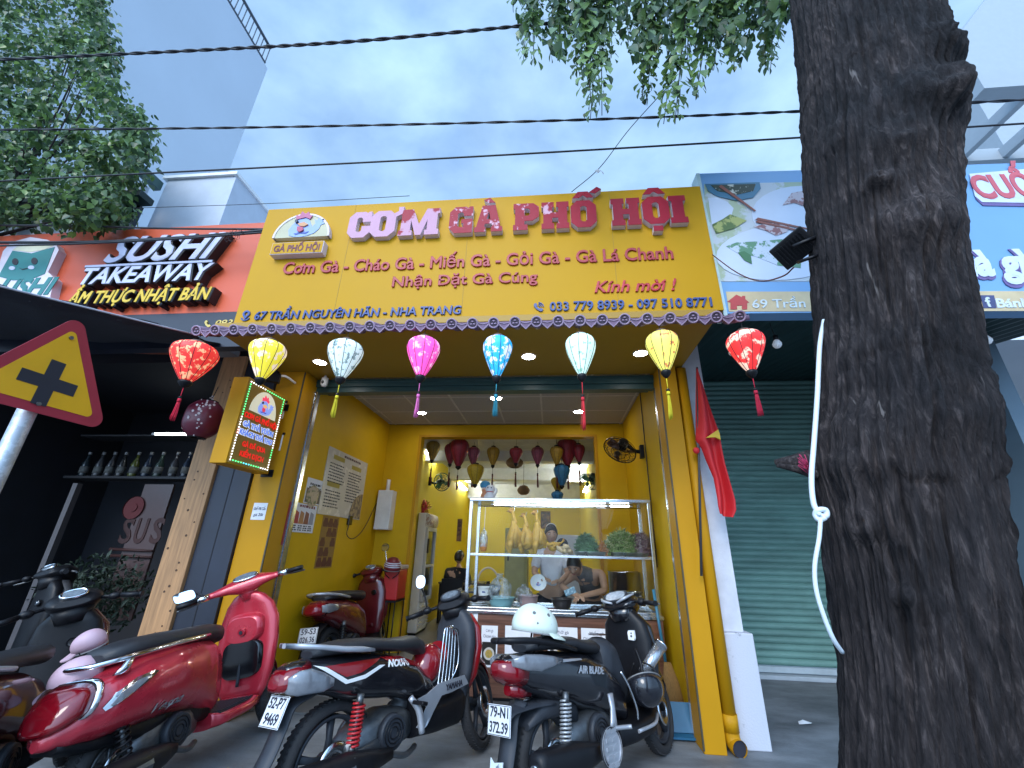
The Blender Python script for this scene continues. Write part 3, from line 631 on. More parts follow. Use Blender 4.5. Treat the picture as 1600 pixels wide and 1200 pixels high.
# ------------------------------------------------------------------ right neighbour
rn = thing('shuttered_shop_building', 'closed shop with a green roller shutter and a white painted front pillar', 'building', (3, 5, 0))
m = MB(); m.bb((1.36, 4.02, .76), (1.545, 5.9, 3.5)); m.build('pillar', mat('white_wash', (.60, .60, .65), .75, var=.12, vs=6, bump=.15), rn, bevel=.006)
m = MB(); m.bb((1.35, 3.985, 0), (1.60, 5.9, .759)); m.build('pillar_base', mat('white_wash_dirty', (.56, .56, .61), .8, vs=9, col2=(.36, .36, .40), thr=.66, bump=.2), rn, bevel=.008)
m = MB(); random.seed(2); zz = .125
sl0, sl1 = 1.6, 4.4
prof = []
while zz < 3.74: prof += [(6.10, zz), (6.075, zz+.012), (6.07, zz+.045), (6.085, zz+.068), (6.10, zz+.073)]; zz += .075
m.loft([[V((x, y, z)) for y, z in prof] for x in (sl0, sl1)], caps=False, closed=False, smooth=True); m.build('roller_shutter', GREEN, rn)
MB().bb((sl0, 6.06, .06), (sl1, 6.12, .12)).build('shutter_bottom_bar', mat('bar_grey', (.45, .5, .52), .45, .4), rn)
MB().bb((sl0, 5.98, 0), (sl1, 6.4, .045)).build('door_sill', mat('sill_grey', (.36, .40, .43), .6), rn, bevel=.008)
m = MB(); m.bb((1.5, 6.14, 3.6), (4.6, 6.3, 5)); m.build('lintel', GREEND, rn)
m = MB()                                        # corrugated tin ceiling behind the blue sign
pr = [(1.3+i*.06, .012*(i % 2)) for i in range(60)]
m.loft([[V((x, y, z0+dz)) for x, dz in pr] for y, z0 in ((3.1, 3.30), (6.15, 3.80))], caps=False, closed=False, smooth=False); m.build('tin_canopy', GREEND, rn)
m = MB(); m.bb((1.545, 5.9, 0), (1.6, 6.1, 3.8)); m.build('side_wall', mat('dull_teal_wall', (.10, .15, .18), .8), rn)
MB().bb((4.4, 4.2, 0), (4.55, 6.4, 3.75)).build('side_wall', mat('blue_grey_wall', (.13, .19, .24), .8, var=.1, vs=2), rn)
a = PX(1560, 640, 4.39)
MB().prism([(0, 0), (-1.6, 0), (-1.6, 1.1)], .003, frame((4.398, 6.1, .0), (0, 1, 0), (0, 0, 1))).build('stair_line', mat('paler_wall', (.22, .30, .35), .8), rn)
MB().bb((1.4, 5.0, 3.85), (9, 9, 4.7)).build('upper_wall', WALLW, rn)
# blue signboard
BY = 3.0
bs_ = thing('food_signboard', 'pale blue signboard with food pictures and a yellow address strip, partly behind the trunk', 'signboard', (2.4, 3.05, 3.1))
p1, p2, p3, p4 = PY(1097, 271, BY), PZ(1640, 253, PY(1097, 271, BY).z), PZ(1640, 490, PY(1136, 490, BY).z), PY(1136, 490, BY)
sx_ = (p2-p1); sx_.z = 0; Lb = sx_.length; bx = sx_.normalized(); Hb = p1.z-p4.z
BM = frame(p4+V((0, 0, 0)), bx, (0, 0, 1)); nB = (BM.to_3x3() @ V((0, 0, 1)))
def bpx(x, y):
    d = ray(x, y); t = (V(p4)-E0).dot(nB)/d.dot(nB); q = BM.inverted() @ (E0+d*t); return (q.x, q.y)
def bl(name, e0, e, mt, pts): return MB().prism([bpx(*q) for q in pts], e, BM, e0).build(name, mt, bs_, fix=False)
SB = mat('sign_blue', (.16, .34, .60), .4, var=.05, vs=1); SBL = mat('sign_pale_blue', (.36, .50, .68), .45, var=.12, vs=2.2)
MB().prism([(0, 0), (Lb, 0), (Lb, Hb), (0, Hb)], .12, BM, -.12).build('board', SB, bs_)
MB().prism([(-.03, -.02), (0, -.02), (0, Hb), (-.03, Hb)], .13, BM, -.125).build('edge_trim', mat('pale_trim', (.45, .60, .62), .5), bs_)
bl('picture_ground', .001, .002, mat('pict_green', (.34, .42, .30), .5, vs=3, col2=(.46, .52, .58), thr=.5), [(1100, 288), (1104, 430), (1128, 440), (1330, 440), (1330, 283)])
bl('address_strip', .001, .002, mat('strip_cream', (.55, .44, .26), .5), [(1134, 456), (1139, 487), (1640, 486), (1640, 455)])
def ell_px(cx, cy, rx, ry, n=28, rot=0): return [(cx+rx*math.cos(2*PI*i/n)*math.cos(rot)-ry*math.sin(2*PI*i/n)*math.sin(rot), cy+rx*math.cos(2*PI*i/n)*math.sin(rot)+ry*math.sin(2*PI*i/n)*math.cos(rot)) for i in range(n)][::-1]
PLT = mat('print_plate', (.52, .60, .74), .45, var=.07, vs=2)
bl('pictured_plate', .0035, .002, PLT, ell_px(1252, 335, 78, 44))
bl('pictured_plate', .006, .002, PLT, ell_px(1226, 394, 108, 44, rot=-.08))
bl('pictured_plate', .0035, .002, PLT, [(1106, 310), (1120, 309), (1136, 316), (1146, 326), (1140, 345), (1112, 352)])
bl('pictured_bowl', .0085, .002, mat('print_bowl', (.05, .16, .26), .4), [(1101, 289), (1186, 286), (1188, 296), (1176, 310), (1150, 315), (1120, 308), (1106, 300)])
bl('pictured_noodles', .011, .002, mat('print_noodle', (.03, .045, .03), .5, vs=14, col2=(.50, .52, .46), thr=.55), [(1110, 291), (1180, 289), (1176, 300), (1150, 306), (1120, 300)])
bl('pictured_greens', .0085, .002, mat('print_green', (.08, .14, .04), .5, vs=9, col2=(.32, .36, .12), thr=.5), [(1112, 352), (1128, 344), (1140, 336), (1166, 346), (1146, 358), (1118, 366)])
bl('pictured_herbs', .0085, .002, mat('print_herb', (.10, .24, .14), .5, vs=11, col2=(.50, .58, .70), thr=.5), [(1134, 386), (1150, 380), (1190, 378), (1230, 374), (1252, 390), (1250, 420), (1215, 416), (1180, 402), (1150, 396)])
bl('pictured_herbs', .0115, .002, mat('print_leaf', (.05, .16, .07), .5), [(1152, 396), (1162, 394), (1172, 400), (1174, 414), (1162, 408)])
bl('pictured_meat', .0115, .002, mat('print_meat', (.24, .10, .10), .5, vs=12, col2=(.48, .42, .46), thr=.52), [(1176, 356), (1200, 350), (1236, 352), (1228, 364), (1212, 370), (1196, 362)])
bl('pictured_meat', .0085, .002, mat('print_meat', (0, 0, 0)), [(1222, 322), (1236, 303), (1262, 298), (1264, 326), (1240, 318)])
for (a, b) in (((1126, 291), (1180, 331)), ((1183, 342), (1268, 360)), ((1183, 346), (1268, 366))):
    bl('pictured_chopsticks', .0145, .002, mat('print_stick', (.22, .07, .05), .5), [a, (a[0]-4, a[1]+3), (b[0]-2, b[1]+1.5), b])
HR = mat('house_red', (.42, .05, .05), .5)
bl('house_symbol', .0035, .003, HR, [(1136, 472), (1150, 461), (1159, 465), (1159, 463), (1164, 463), (1164, 468), (1170, 473), (1167, 474), (1167, 484), (1159, 484), (1159, 478), (1151, 478), (1151, 484), (1141, 484), (1141, 473)])
WT = mat('sign_white_text', (.62, .70, .74), .5)
def bt(body, mt, p0, p1, yt, bold=.02, shear=0, e0=.0035, ext=.004):
    a, b, c_ = bpx(*p0), bpx(*p1), bpx(p0[0], yt); return text(body, mt, BM @ Matrix.Translation((a[0], a[1], e0)), c_[1]-a[1], bs_, w=b[0]-a[0], bold=bold, ext=ext, shear=shear, align='LEFT')
bt('69 Trần Nguyên Hãn', WT, (1176, 482), (1400, 484), 469, .01, .1)
PB = mat('letter_backing', (.60, .68, .84), .5); SH_ = mat('letter_shadow', (.14, .10, .28), .5)
bl('letter_backing', .0035, .003, SH_, [(1515, 277), (1640, 266), (1640, 324), (1535, 322), (1524, 312)])
bl('letter_backing', .007, .003, PB, [(1513, 273), (1640, 262), (1640, 319), (1533, 317), (1522, 308)])
bt('CUỐN', mat('letter_coral', (.55, .10, .13), .5), (1526, 311), (1660, 309), 277, .05, -.1, .0105)
bt('là gì', SH_, (1512, 434), (1620, 440), 394, .10, .2, .0035); bt('là gì', PB, (1514, 431), (1618, 437), 393, .07, .2, .009)
bl('page_symbol', .0035, .003, mat('page_blue', (.05, .06, .16), .5), [(1531, 462), (1552, 462), (1556, 482), (1536, 482)])
bt('f', WT, (1541, 480), (1550, 480), 466, .04, 0, .007)
bt('Bánh', WT, (1557, 481), (1610, 482), 468, .04, .15)
# pale building with a pergola, upper right
pb = thing('pergola_building', 'white modern building with slanted roof beams above the blue signboard', 'building', (7, 7, 0))
PW = mat('white_render', (.33, .38, .42), .7, var=.04)
zp = PY(1520, 250, 6.2).z
a = PY(1490, 66, 8.0); b = PY(1546, 0, 8.0)
MB().prism([(0, 3.9), (6, 3.9), (6, 16), (a.x*.0+ (b.x-a.x)*2.2, a.z+(b.z-a.z)*2.2), (0, a.z-.3)], 3, frame((a.x-.25, 8.0, 0), (1, 0, 0), (0, 0, 1)), -3).build('wall', PW, pb)
zq = 7.2; f1, f2 = PZ(1540, 250, zq), PZ(1540, 158, zq); xs_ = PZ(1492, 250, zq).x
MB().bb((xs_, f1.y, zq), (xs_+9, f1.y+.2, zq+.24)).build('beam', PW, pb)
MB().bb((xs_-.6, f2.y-.2, zq-.02), (xs_+9, f2.y, zq+.26)).build('beam', PW, pb)
for i in range(12):
    x = xs_+.1+i*.62; MB().bb((x, f2.y+.001, zq+.03), (x+.09, f1.y-.001, zq+.20)).build('rafter', PW, pb)
MB().bb((xs_-.6, f1.y+.3, 4.7), (xs_+9, f1.y+.5, zq)).build('parapet', PW, pb)
# downpipe, yellow
dp = thing('drain_pipe', 'yellow painted drain pipe with an open elbow at its foot', 'pipe', (1.305, 3.93, 0))
MB().cyl((1.305, 3.93, .13), (1.305, 3.93, 3.06), .052, n=20).build('pipe', YEL, dp)
MB().cyl((1.305, 3.93, .13), (1.305, 3.93, .24), .058, n=20).build('collar', YEL, dp)
m = MB(); pts = [(1.305, 3.93, .14), (1.305, 3.925, .09), (1.315, 3.90, .055), (1.325, 3.85, .05)]
m.tube(pts, [.054, .055, .055, .055], n=18, caps=False); m.build('elbow', YEL, dp)
MB().cyl((1.3235, 3.86, .05), (1.323, 3.862, .05), .052, n=18).build('mouth', INK, dp)
# ------------------------------------------------------------------ lanterns
def silk(name, col, col2, thr, sc, e):
    return mat(name, col, .5, vs=sc, col2=col2, thr=thr, emit=e)
def lantern(label, c, h, r, shade, tassel=None, tl=.3, group=None, cat='lantern', ribs=10, cap=None, wire=.06, name='silk_lantern', rot=0):
    """c = centre of the foot of the shade"""
    t = thing(name, label, cat, c, (0, 0, rot), group)
    pr = [(.22, 0), (.40, .12), (.62, .30), (.82, .48), (.95, .63), (1.0, .74), (.96, .84), (.80, .93), (.55, .985), (.33, 1.0)]
    q = cr([(a*r, 0, b*h) for a, b in pr], 3)
    MB().lathe([(p.x, p.z) for p in q], 30).build('shade', shade, t, local=True)
    for k in range(ribs):
        a = 2*PI*(k+.5)/ribs
        MB().tube([(p.x*1.008*math.cos(a), p.x*1.008*math.sin(a), p.z) for p in q[::3]], .0022, n=5, k=2).build('rib', INK, t, local=True)
    cp = cap or mat('cap_brown', (.12, .07, .05), .6)
    MB().lathe([(.30*r, h), (.36*r, h+.004), (.34*r, h+.022), (.12*r, h+.03), (0.002, h+.03)], 18).build('top_cap', cp, t, local=True)
    MB().lathe([(.25*r, .004), (.30*r, -.004), (.30*r, -.016), (.18*r, -.04), (.05*r, -.055), (0.001, -.055)], 18).build('base_cup', BLACK, t, local=True)
    MB().tube([(0, 0, h+.03), (.006, 0, h+.03+wire*.5), (0, 0, h+.03+wire)], .0025, n=5).build('hook_wire', INK, t, local=True)
    if tassel:
        m = MB(); m.cyl((0, 0, -.055), (0, 0, -.055-tl*.3), .003, n=6); m.build('cord', INK if ribs < 9 else tassel, t, local=True)
        z = -.055-tl*.3; MB().ell((0, 0, z), (.014, .014, .013), 10).build('bead', BLACK, t, local=True)
        m = MB(); rnd = random.Random(int(tl*1e4))
        m.cyl((0, 0, z-.01), (0, 0, z-.035), .012, .014, 10)
        for i in range(26):
            a, rr = rnd.uniform(0, 6.28), rnd.uniform(.002, .016)
            m.tube([(rr*.6*math.cos(a), rr*.6*math.sin(a), z-.03), (rr*math.cos(a), rr*math.sin(a), z-tl*.4), (rr*1.2*math.cos(a)+.004, rr*1.2*math.sin(a), z-tl*.7*rnd.uniform(.93, 1.02))], .0022, n=4, k=2)
        m.build('tassel', tassel, t, local=True)
    return t
LYq = 2.80
E1 = .62
outs = [
 (290, 539, 596, 59, 657, silk('silk_red_glow', (.75, .035, .03), (.95, .42, .22), .56, 22, .6), (.55, .01, .04), 'glowing red lantern with pale blossom print at the left end of the tiled eave'),
 (407, 535, 592, 50, None, silk('silk_yellow_glow', (.75, .62, .04), (.80, .62, .48), .53, 12, E1), None, 'glowing yellow lantern above the hanging light box sign'),
 (532, 535, 591, 51, 652, silk('silk_white_glow', (.55, .68, .68), (.16, .24, .25), .56, 26, E1), (.65, .55, .02), 'glowing pale grey lantern with dark bamboo print and yellow tassel'),
 (657, 530, 588, 50, 652, silk('silk_pink_glow', (.90, .08, .42), (.95, .40, .62), .55, 14, .75), (.65, .14, .38), 'glowing pink lantern with pink tassel'),
 (776, 528, 589, 46, 650, silk('silk_blue_glow', (.02, .36, .72), (.62, .66, .82), .52, 18, E1), (.03, .25, .32), 'glowing sky blue lantern with white blossom print and teal tassel'),
 (909, 525, 586, 48, 672, silk('silk_pale_glow', (.58, .82, .74), (.25, .50, .38), .58, 20, E1), (.55, .02, .03), 'glowing pale mint lantern with a long red tassel'),
 (1040, 521, 580, 52, 655, silk('silk_lemon_glow', (.80, .74, .14), (.55, .20, .06), .58, 16, E1), (.65, .55, .02), 'glowing lemon lantern with orange print and yellow tassel above the right pillar'),
 (1174, 520, 580, 58, 650, silk('silk_scarlet_glow', (.78, .03, .03), (.85, .55, .42), .52, 10, .7), (.45, .01, .04), 'glowing scarlet lantern with cloud print at the right end of the tiled eave')]
for x, yt, yb, wd, ty, sh, tc_, lab in outs:
    a, b = PY(x, yb, LYq), PY(x, yt, LYq); h = (b.z-a.z)
    r = (PY(x+wd/2, (yb+yt)/2, LYq).x-PY(x-wd/2, (yb+yt)/2, LYq).x)/2
    tm = mat('tassel_%d' % x, tc_, .8) if tc_ else None; tl_ = (a.z-PY(x-(9 if x < 300 else 0), ty, LYq).z-.055) if ty else .2
    lantern(lab, (a.x, LYq, a.z), h, r, sh, tm, tl_, 'lit silk lanterns hanging from the tiled eave', wire=max(.03, 2.955-(a.z+h+.03)), rot=x*.1)
def dull(n, c): return mat('dull_silk_'+n, c, .5, var=.25, vs=30)
ins = [(675, 690, 719, 21, 6.9, dull('gold', (.30, .20, .03)), 'small dull gold lantern at the left end inside the back room'),
 (716, 687, 729, 30, 6.7, dull('crimson', (.22, .012, .03)), 'large dark crimson lantern near the left side of the back room opening'),
 (703, 694, 725, 20, 6.85, dull('crimson', 0), 'smaller crimson lantern tucked left of the large crimson one'),
 (739, 699, 726, 20, 6.9, dull('rose', (.30, .07, .12)), 'dull rose lantern between the crimson and gold ones in the back room'),
 (742, 726, 757, 27, 6.8, dull('yellow', (.45, .32, .02)), 'yellow lantern hanging low under the rose lantern on the left'),
 (770, 699, 727, 20, 6.9, dull('amber', (.36, .22, .02)), 'amber lantern left of the bamboo pendant lamp'),
 (806, 700, 724, 21, 6.7, dull('crimson', 0), 'crimson lantern in front of the bamboo pendant lamp'),
 (840, 699, 726, 20, 6.9, dull('rose', 0), 'dull rose lantern right of the bamboo pendant lamp'),
 (870, 698, 726, 21, 6.7, dull('amber', 0), 'amber lantern overlapping the large crimson lantern on the right'),
 (887, 686, 728, 32, 6.85, dull('crimson', 0), 'largest crimson lantern at the right side of the back room opening'),
 (905, 695, 722, 20, 6.75, dull('crimson', 0), 'small crimson lantern at the right end of the back room row'),
 (878, 727, 759, 26, 6.75, dull('blue', (.03, .17, .34)), 'bright blue lantern hanging low on the right above the display case'),
 (872, 746, 769, 22, 6.9, dull('yellow', 0), 'yellow lantern half hidden behind the blue one'),
 (871, 768, 786, 19, 6.8, dull('blue', 0), 'blue lantern lowest of all, just above the display case top')]
for x, yt, yb, wd, Y_, sh, lab in ins:
    a, b = PY(x, yb, Y_), PY(x, yt, Y_); r = (PY(x+wd/2, yb, Y_).x-PY(x-wd/2, yb, Y_).x)/2
    lantern(lab, (a.x, Y_, a.z), b.z-a.z, r, sh, mat('dark_red_tassel', (.10, .01, .015), .8) if yb < 740 else None, .32, 'unlit silk lanterns in the back room', ribs=8, cap=INK, wire=max(.05, 3.05-b.z-.03))
BAM = mat('bamboo_weave', (.22, .13, .06), .7, var=.4, vs=50, stretch=(1, 1, 4))
for x, yt, yb, wd, Y_, lab in ((804, 714, 731, 28, 7.2, 'round woven bamboo pendant lamp behind the crimson lantern'), (818, 758, 773, 20, 7.9, 'small woven bamboo pendant lamp hanging low in the middle of the back room')):
    a, b = PY(x, yb, Y_), PY(x, yt, Y_); r = (PY(x+wd/2, yb, Y_).x-PY(x-wd/2, yb, Y_).x)/2; h = b.z-a.z
    t = thing('pendant_lamp', lab, 'pendant lamp', (a.x, Y_, a.z), group='woven pendant lamps')
    MB().lathe([(r*.45, 0), (r*.8, h*.15), (r, h*.42), (r*.95, h*.6), (r*.6, h*.9), (r*.15, h)], 22).build('woven_shade', BAM, t, local=True)
    MB().cyl((0, 0, h*.98), (0, 0, 3.05-a.z), .004, n=6).build('cord', INK, t, local=True)

# downlights
def downlight(c, label, e=22, r=.058):
    t = thing('downlight', label, 'ceiling light', c, group='round ceiling downlights')
    MB().lathe([(0.001, -.003), (r*.86, -.003)], 24).build('diffuser', lamp('downlight_glow%d' % e, (1, .98, .95), e), t, local=True)
    MB().lathe([(r*.87, -.001), (r*.9, -.006), (r, -.006), (r*1.06, -.0005)], 24).build('trim_ring', WHITE, t, local=True)
for x, y, lab in ((500, 566, 'round downlight in the yellow soffit by the left pillar'), (826, 557, 'round downlight in the middle of the yellow soffit'), (1001, 552, 'round downlight in the yellow soffit by the right pillar')):
    downlight(PZ(x, y, SZ), lab, 40, .070)
for x, y, lab in ((658, 645, 'round downlight in the tiled ceiling on the left'), (775, 622, 'round downlight in the tiled ceiling nearest the street'), (905, 643, 'round downlight in the tiled ceiling on the right')):
    downlight(PZ(x, y, CZ-.001), lab, 90, .082)

# hanging light box sign --------------------------------------------------
X_ = PY(449, 620, 3.80).x
q0, q1, q2 = PX(389, 591, X_), PX(449, 620, X_), PX(347, 722, X_)
ya, yb_ = q0.y, 3.79; zt_ = (q0.z+q1.z)/2; zb_ = (q2.z+PX(421, 741, X_).z)/2
lbx = thing('light_box_sign', 'yellow box sign with a blinking LED border, fixed square to the left pillar', 'sign', (X_-.07, (ya+yb_)/2, zb_))
MB().bb((X_-.15, ya, zb_), (X_, yb_, zt_)).build('case', YEL, lbx, bevel=.004)
FX = lambda y, z, e=0: frame((X_+e, y, z), (0, 1, 0), (0, 0, 1))
Wd, Hd = yb_-ya, zt_-zb_
MB().prism([(.012, .012), (Wd-.012, .012), (Wd-.012, Hd-.012), (.012, Hd-.012)], .002, FX(ya, zb_)).build('face_panel', mat('lightbox_face', (.30, .17, .015), .35, var=.05), lbx)
leds = {0: lamp('led_white', (.9, .95, 1), 2.2), 1: lamp('led_green', (.10, 1, .30), 1.6), 2: lamp('led_aqua', (.1, .75, .9), 1.8), 3: lamp('led_rose', (1, .5, .5), 3)}
mbs = {k: MB() for k in leds}; k = 0
per = []
nh, nv = 15, 30
for i in range(nv): per.append((.035, .035+(Hd-.07)*i/nv, 'L', i/nv))
for i in range(nh): per.append((.035+(Wd-.07)*i/nh, Hd-.035, 'T', i/nh))
for i in range(nv): per.append((Wd-.035, Hd-.035-(Hd-.07)*i/nv, 'R', i/nv))
for i in range(nh): per.append((Wd-.035-(Wd-.07)*i/nh, .035, 'B', i/nh))
for y, z, sd_, f_ in per:
    c_ = {'L': 3 if .3 < f_ < .4 else (1 if f_ > .55 and f_ < .97 else 0), 'T': 1 if f_ > .4 else 0, 'R': 1 if f_ < .22 or .7 < f_ < .85 else 0, 'B': 0 if f_ < .25 else (2 if .5 < f_ < .7 else 1)}[sd_]
    mbs[c_].ell((X_+.006, ya+y, zb_+z), (.005, .0062, .0062), 8)
for c_, nm in zip(mbs, ('led_white_row', 'led_green_row', 'led_aqua_row', 'led_rose_row')): mbs[c_].build(nm, leds[c_], lbx)
Rw = mat('box_red_text', (.75, .015, .01), .4, emit=.5, var=.02); Bw = mat('box_blue_text', (.10, .22, .75), .4, emit=.4, var=.02); Ww = mat('box_white_outline', (.8, .85, .95), .4, emit=.4, var=.02)
def lbt(body, mt, yc, zf, h, wf, ol=None):
    M_ = FX(ya+Wd*yc, zb_+Hd*zf, .0025)
    if ol: text(body, ol, M_, h, lbx, w=Wd*wf*1.03, bold=.17, ext=.002)
    text(body, mt, FX(ya+Wd*yc, zb_+Hd*zf, .0047), h, lbx, w=Wd*wf, bold=.06, ext=.002)
lbt('CƠM GÀ PHỐ HỘI', Rw, .5, .545, .045, .80)
lbt('GÀ THẢ VƯỜN', Bw, .5, .445, .042, .74, Ww); lbt('KHÁCH THẢ THƠ', Bw, .5, .345, .042, .80, Ww)
lbt('GÀ ĐÃ QUA', Rw, .5, .225, .042, .56); lbt('KIỂM DỊCH', Rw, .5, .115, .042, .56)
hd = [(math.cos(PI*i/20)*Wd*.33, math.sin(PI*i/20)*Wd*.40) for i in range(21)]
o = MB().prism(hd, .003, FX(ya+Wd*.5, zb_+Hd*.64, .002)).build('logo_half_disc', mat('box_logo_cream', (.75, .72, .55), .4, emit=.35, var=.02), lbx, fix=False)
rooster(o, FX(ya+Wd*.5, zb_+Hd*.655, .0052), Wd*.50, .0015, .55)
for z in (zt_-.08, zb_+.02):
    m = MB(); m.bb((X_-.09, yb_, z-.02), (X_-.05, F-.001, z+.02)); m.bb((X_-.13, F-.01, z-.035), (X_-.01, F-.001, z+.035)); m.build('bracket', BLACK, lbx)
c = PY(425, 590, 3.60); t = thing('spotlight', 'small black spotlight with a white arm above the light box sign', 'spotlight', c)
MB().box(c, (.15, .06, .10), Matrix.Rotation(.5, 3, 'Z')).build('housing', BLACK, t, bevel=.008); MB().tube([c+V((.02, .03, .03)), c+V((.06, .12, .06)), c+V((.07, F-c.y, .05))], .012, n=8).build('arm', WHITE, t)
# little clips and note on the pillar
t = thing('handwritten_note', 'white handwritten note taped to the yellow left pillar', 'note', PY(408, 812, F))
a, b = PY(391, 812, F-.002), PY(419, 786, F-.002)
MB().bb((a.x, F-.003, a.z), (b.x, F-.0005, b.z)).build('sheet', PAPER, t)
for i, s_ in enumerate(('Ghế Mã Cấu', 'giá 20k')):
    text(s_, mat('pen_blue', (.03, .04, .10), .7), FR(((a.x+b.x)/2, F-.003, a.z+(b.z-a.z)*(.58-.36*i))), (b.z-a.z)*.17, t, w=(b.x-a.x)*(.85-.15*i), ext=.0006, shear=.2)
for i, (y_, lab) in enumerate(((640, 'upper of the two small pale tags beside the light box sign'), (690, 'lower of the two small pale tags beside the light box sign'))):
    a, b = PY(439-i*4, y_+14, F-.01), PY(447-i*4, y_-12, F-.01)
    t = thing('tag', lab, 'tag', a); MB().bb((a.x, F-.008, a.z), (b.x, F-.001, b.z)).build('card', PAPER, t); MB().bb((b.x-.01, F-.014, b.z-.01), (b.x+.012, F-.001, b.z+.014)).build('clip', BLACK, t)
c = PY(507, 597, 4.0); t = thing('security_camera', 'small white dome security camera under the soffit', 'camera', (c.x, 4.0, c.z))
m = MB(); m.loft([ring((0, 0, z), (1, 0, 0), (0, 1, 0), r, r) for z, r in ((.05, .028), (.045, .036), (.0, .038), (-.03, .036), (-.05, .024), (-.055, .008))]); m.build('housing', WHITE, t, local=True)
MB().ell((.0, -.03, -.012), (.017, .014, .022), 12).build('lens', BLKG, t, local=True); MB().cyl((0, 0, .05), (0, 0, SZ-c.z), .014, n=10).build('mount', WHITE, t, local=True)

# ------------------------------------------------------------------ left wall of the shop
def onwall(x, y): p_ = PX(x, y, IL); return p_
def wallboard(name, label, cat, quad_px, mt, d=.012, mat_side=None):
    q = [onwall(*p_) for p_ in quad_px]           # TL TR BR BL
    y0, y1 = (q[0].y+q[3].y)/2, (q[1].y+q[2].y)/2; z1, z0 = (q[0].z+q[1].z)/2, (q[2].z+q[3].z)/2
    t = thing(name, label, cat, (IL+.001, (y0+y1)/2, z0))
    MB().bb((IL+.001, y0, z0), (IL+d, y1, z1)).build('sheet', mt, t)
    return t, y0, y1, z0, z1, IL+d
def wf(X, y, z): return frame((X, y, z), (0, 1, 0), (0, 0, 1))
def dashes(mb, X, y0, y1, z, h, rnd):
    y = y0
    while y < y1-.008:
        L_ = min(rnd.uniform(.02, .06), y1-y); mb.bb((X, y, z-h*rnd.uniform(.35, .5)), (X+.0012, y+L_, z+h*rnd.uniform(.35, .5))); y += L_+.012
t, y0, y1, z0, z1, X0 = wallboard('menu_board', 'large cream menu board with columns of dishes on the left wall', 'menu board', [(515, 700), (573, 722), (561, 812), (493, 803)], mat('menu_cream', (.56, .52, .45), .25, var=.05, coat=.2))
rnd = random.Random(9); W_, H_m = y1-y0, z1-z0; m = MB()
for col in (0, 1):
    for i in range(17):
        f_ = .86-i*.046
        if (col == 0 and i in (0, 1, 9, 10)) or (col == 1 and i in (0, 1, 2)) or (col == 1 and i > 13): continue
        dashes(m, X0, y0+W_*(.07+.46*col), y0+W_*(.07+.46*col+rnd.uniform(.26, .38)), z0+H_m*f_, .016, rnd)
m.build('menu_text', INK, t)
for (u, v, uu, vv) in ((.12, .84, .38, .91), (.58, .79, .84, .86), (.08, .42, .36, .50)): MB().bb((X0, y0+W_*u, z0+H_m*v), (X0+.001, y0+W_*uu, z0+H_m*vv)).build('menu_heading', mat('olive_heading', (.36, .28, .04), .5), t)
MB().prism([(math.cos(a)*W_*.3, math.sin(a)*W_*.3) for a in [PI/2+i*PI/2/10 for i in range(11)]]+[(0, 0)], .002, wf(X0, y1-.01, z0+.01)).build('menu_picture', mat('menu_pict', (.30, .20, .08), .4, vs=20, col2=(.12, .07, .04), thr=.5), t)
dashes(m2 := MB(), X0, y0+W_*.36, y0+W_*.80, z1-.045, .03, rnd); m2.build('menu_title', mat('menu_brown', (.10, .05, .05), .6), t)
t, y0, y1, z0, z1, X0 = wallboard('photo_poster', 'small poster with a noodle bowl photo left of the menu board', 'poster', [(480, 744), (504, 753), (500, 791), (475, 785)], PAPER, .006)
MB().bb((X0, y0+.01, z0+.01), (X0+.002, y1-.01, z0+(z1-z0)*.6)).build('photo', mat('photo_dark', (.06, .03, .02), .3), t)
MB().prism(disc((y1-y0)*.36, 24), .002, wf(X0+.0025, (y0+y1)/2-.02, z0+(z1-z0)*.3)).build('pictured_bowl', mat('photo_bowl', (.40, .30, .22), .4, vs=25, col2=(.10, .12, .04), thr=.55), t)
dashes(m2 := MB(), X0, y0+.06, y1-.05, z1-.06, .025, rnd); dashes(m2, X0, y0+.05, y1-.03, z1-.10, .025, rnd); m2.build('poster_text', INK, t)
t, y0, y1, z0, z1, X0 = wallboard('price_poster', 'white framed poster with small drink pictures under the photo poster', 'poster', [(459, 785), (495, 790), (487, 833), (452, 831)], PAPER, .008)
m = MB(); W_, H_m = y1-y0, z1-z0
for i in range(4):
    for k in range(3): dashes(m, X0, y0+W_*(.08+.22*i), y0+W_*(.24+.22*i), z0+H_m*(.08+.07*k), .014, rnd)
m.build('poster_text', INK, t); m = MB(); dashes(m, X0, y0+W_*.22, y1-W_*.1, z1-H_m*.09, .03, rnd); m.build('poster_title', mat('maroon_ink', (.18, .02, .03), .6), t)
for i, cc in enumerate(((.40, .03, .04), (.45, .20, .06), (.25, .08, .04), (.30, .30, .34))): MB().prism([(-.045, -.06), (.045, -.06), (.035, .05), (-.03, .07)], .002, wf(X0, y0+W_*(.16+.22*i), z0+H_m*.5)).build('pictured_drink', mat('drink%d' % i, cc, .5), t)
t, y0, y1, z0, z1, X0 = wallboard('red_banner', 'narrow red paper banner at the edge of the left wall', 'banner', [(451, 783), (459, 785), (447, 852), (440, 851)], mat('banner_red', (.32, .018, .012), .6), .004)
m = MB()
for i in range(6): m.prism(disc(.012, 8), .001, wf(X0, (y0+y1)/2, z0+(z1-z0)*(.1+.16*i)))
m.build('banner_print', mat('banner_gold', (.45, .28, .03), .5), t)
t, y0, y1, z0, z1, X0 = wallboard('jar_poster', 'brown strip poster printed with pottery jars under the menu board', 'poster', [(506, 806), (533, 809), (514, 888), (489, 887)], mat('kraft', (.30, .17, .035), .7), .004)
W_, H_m = y1-y0, z1-z0; m = MB()
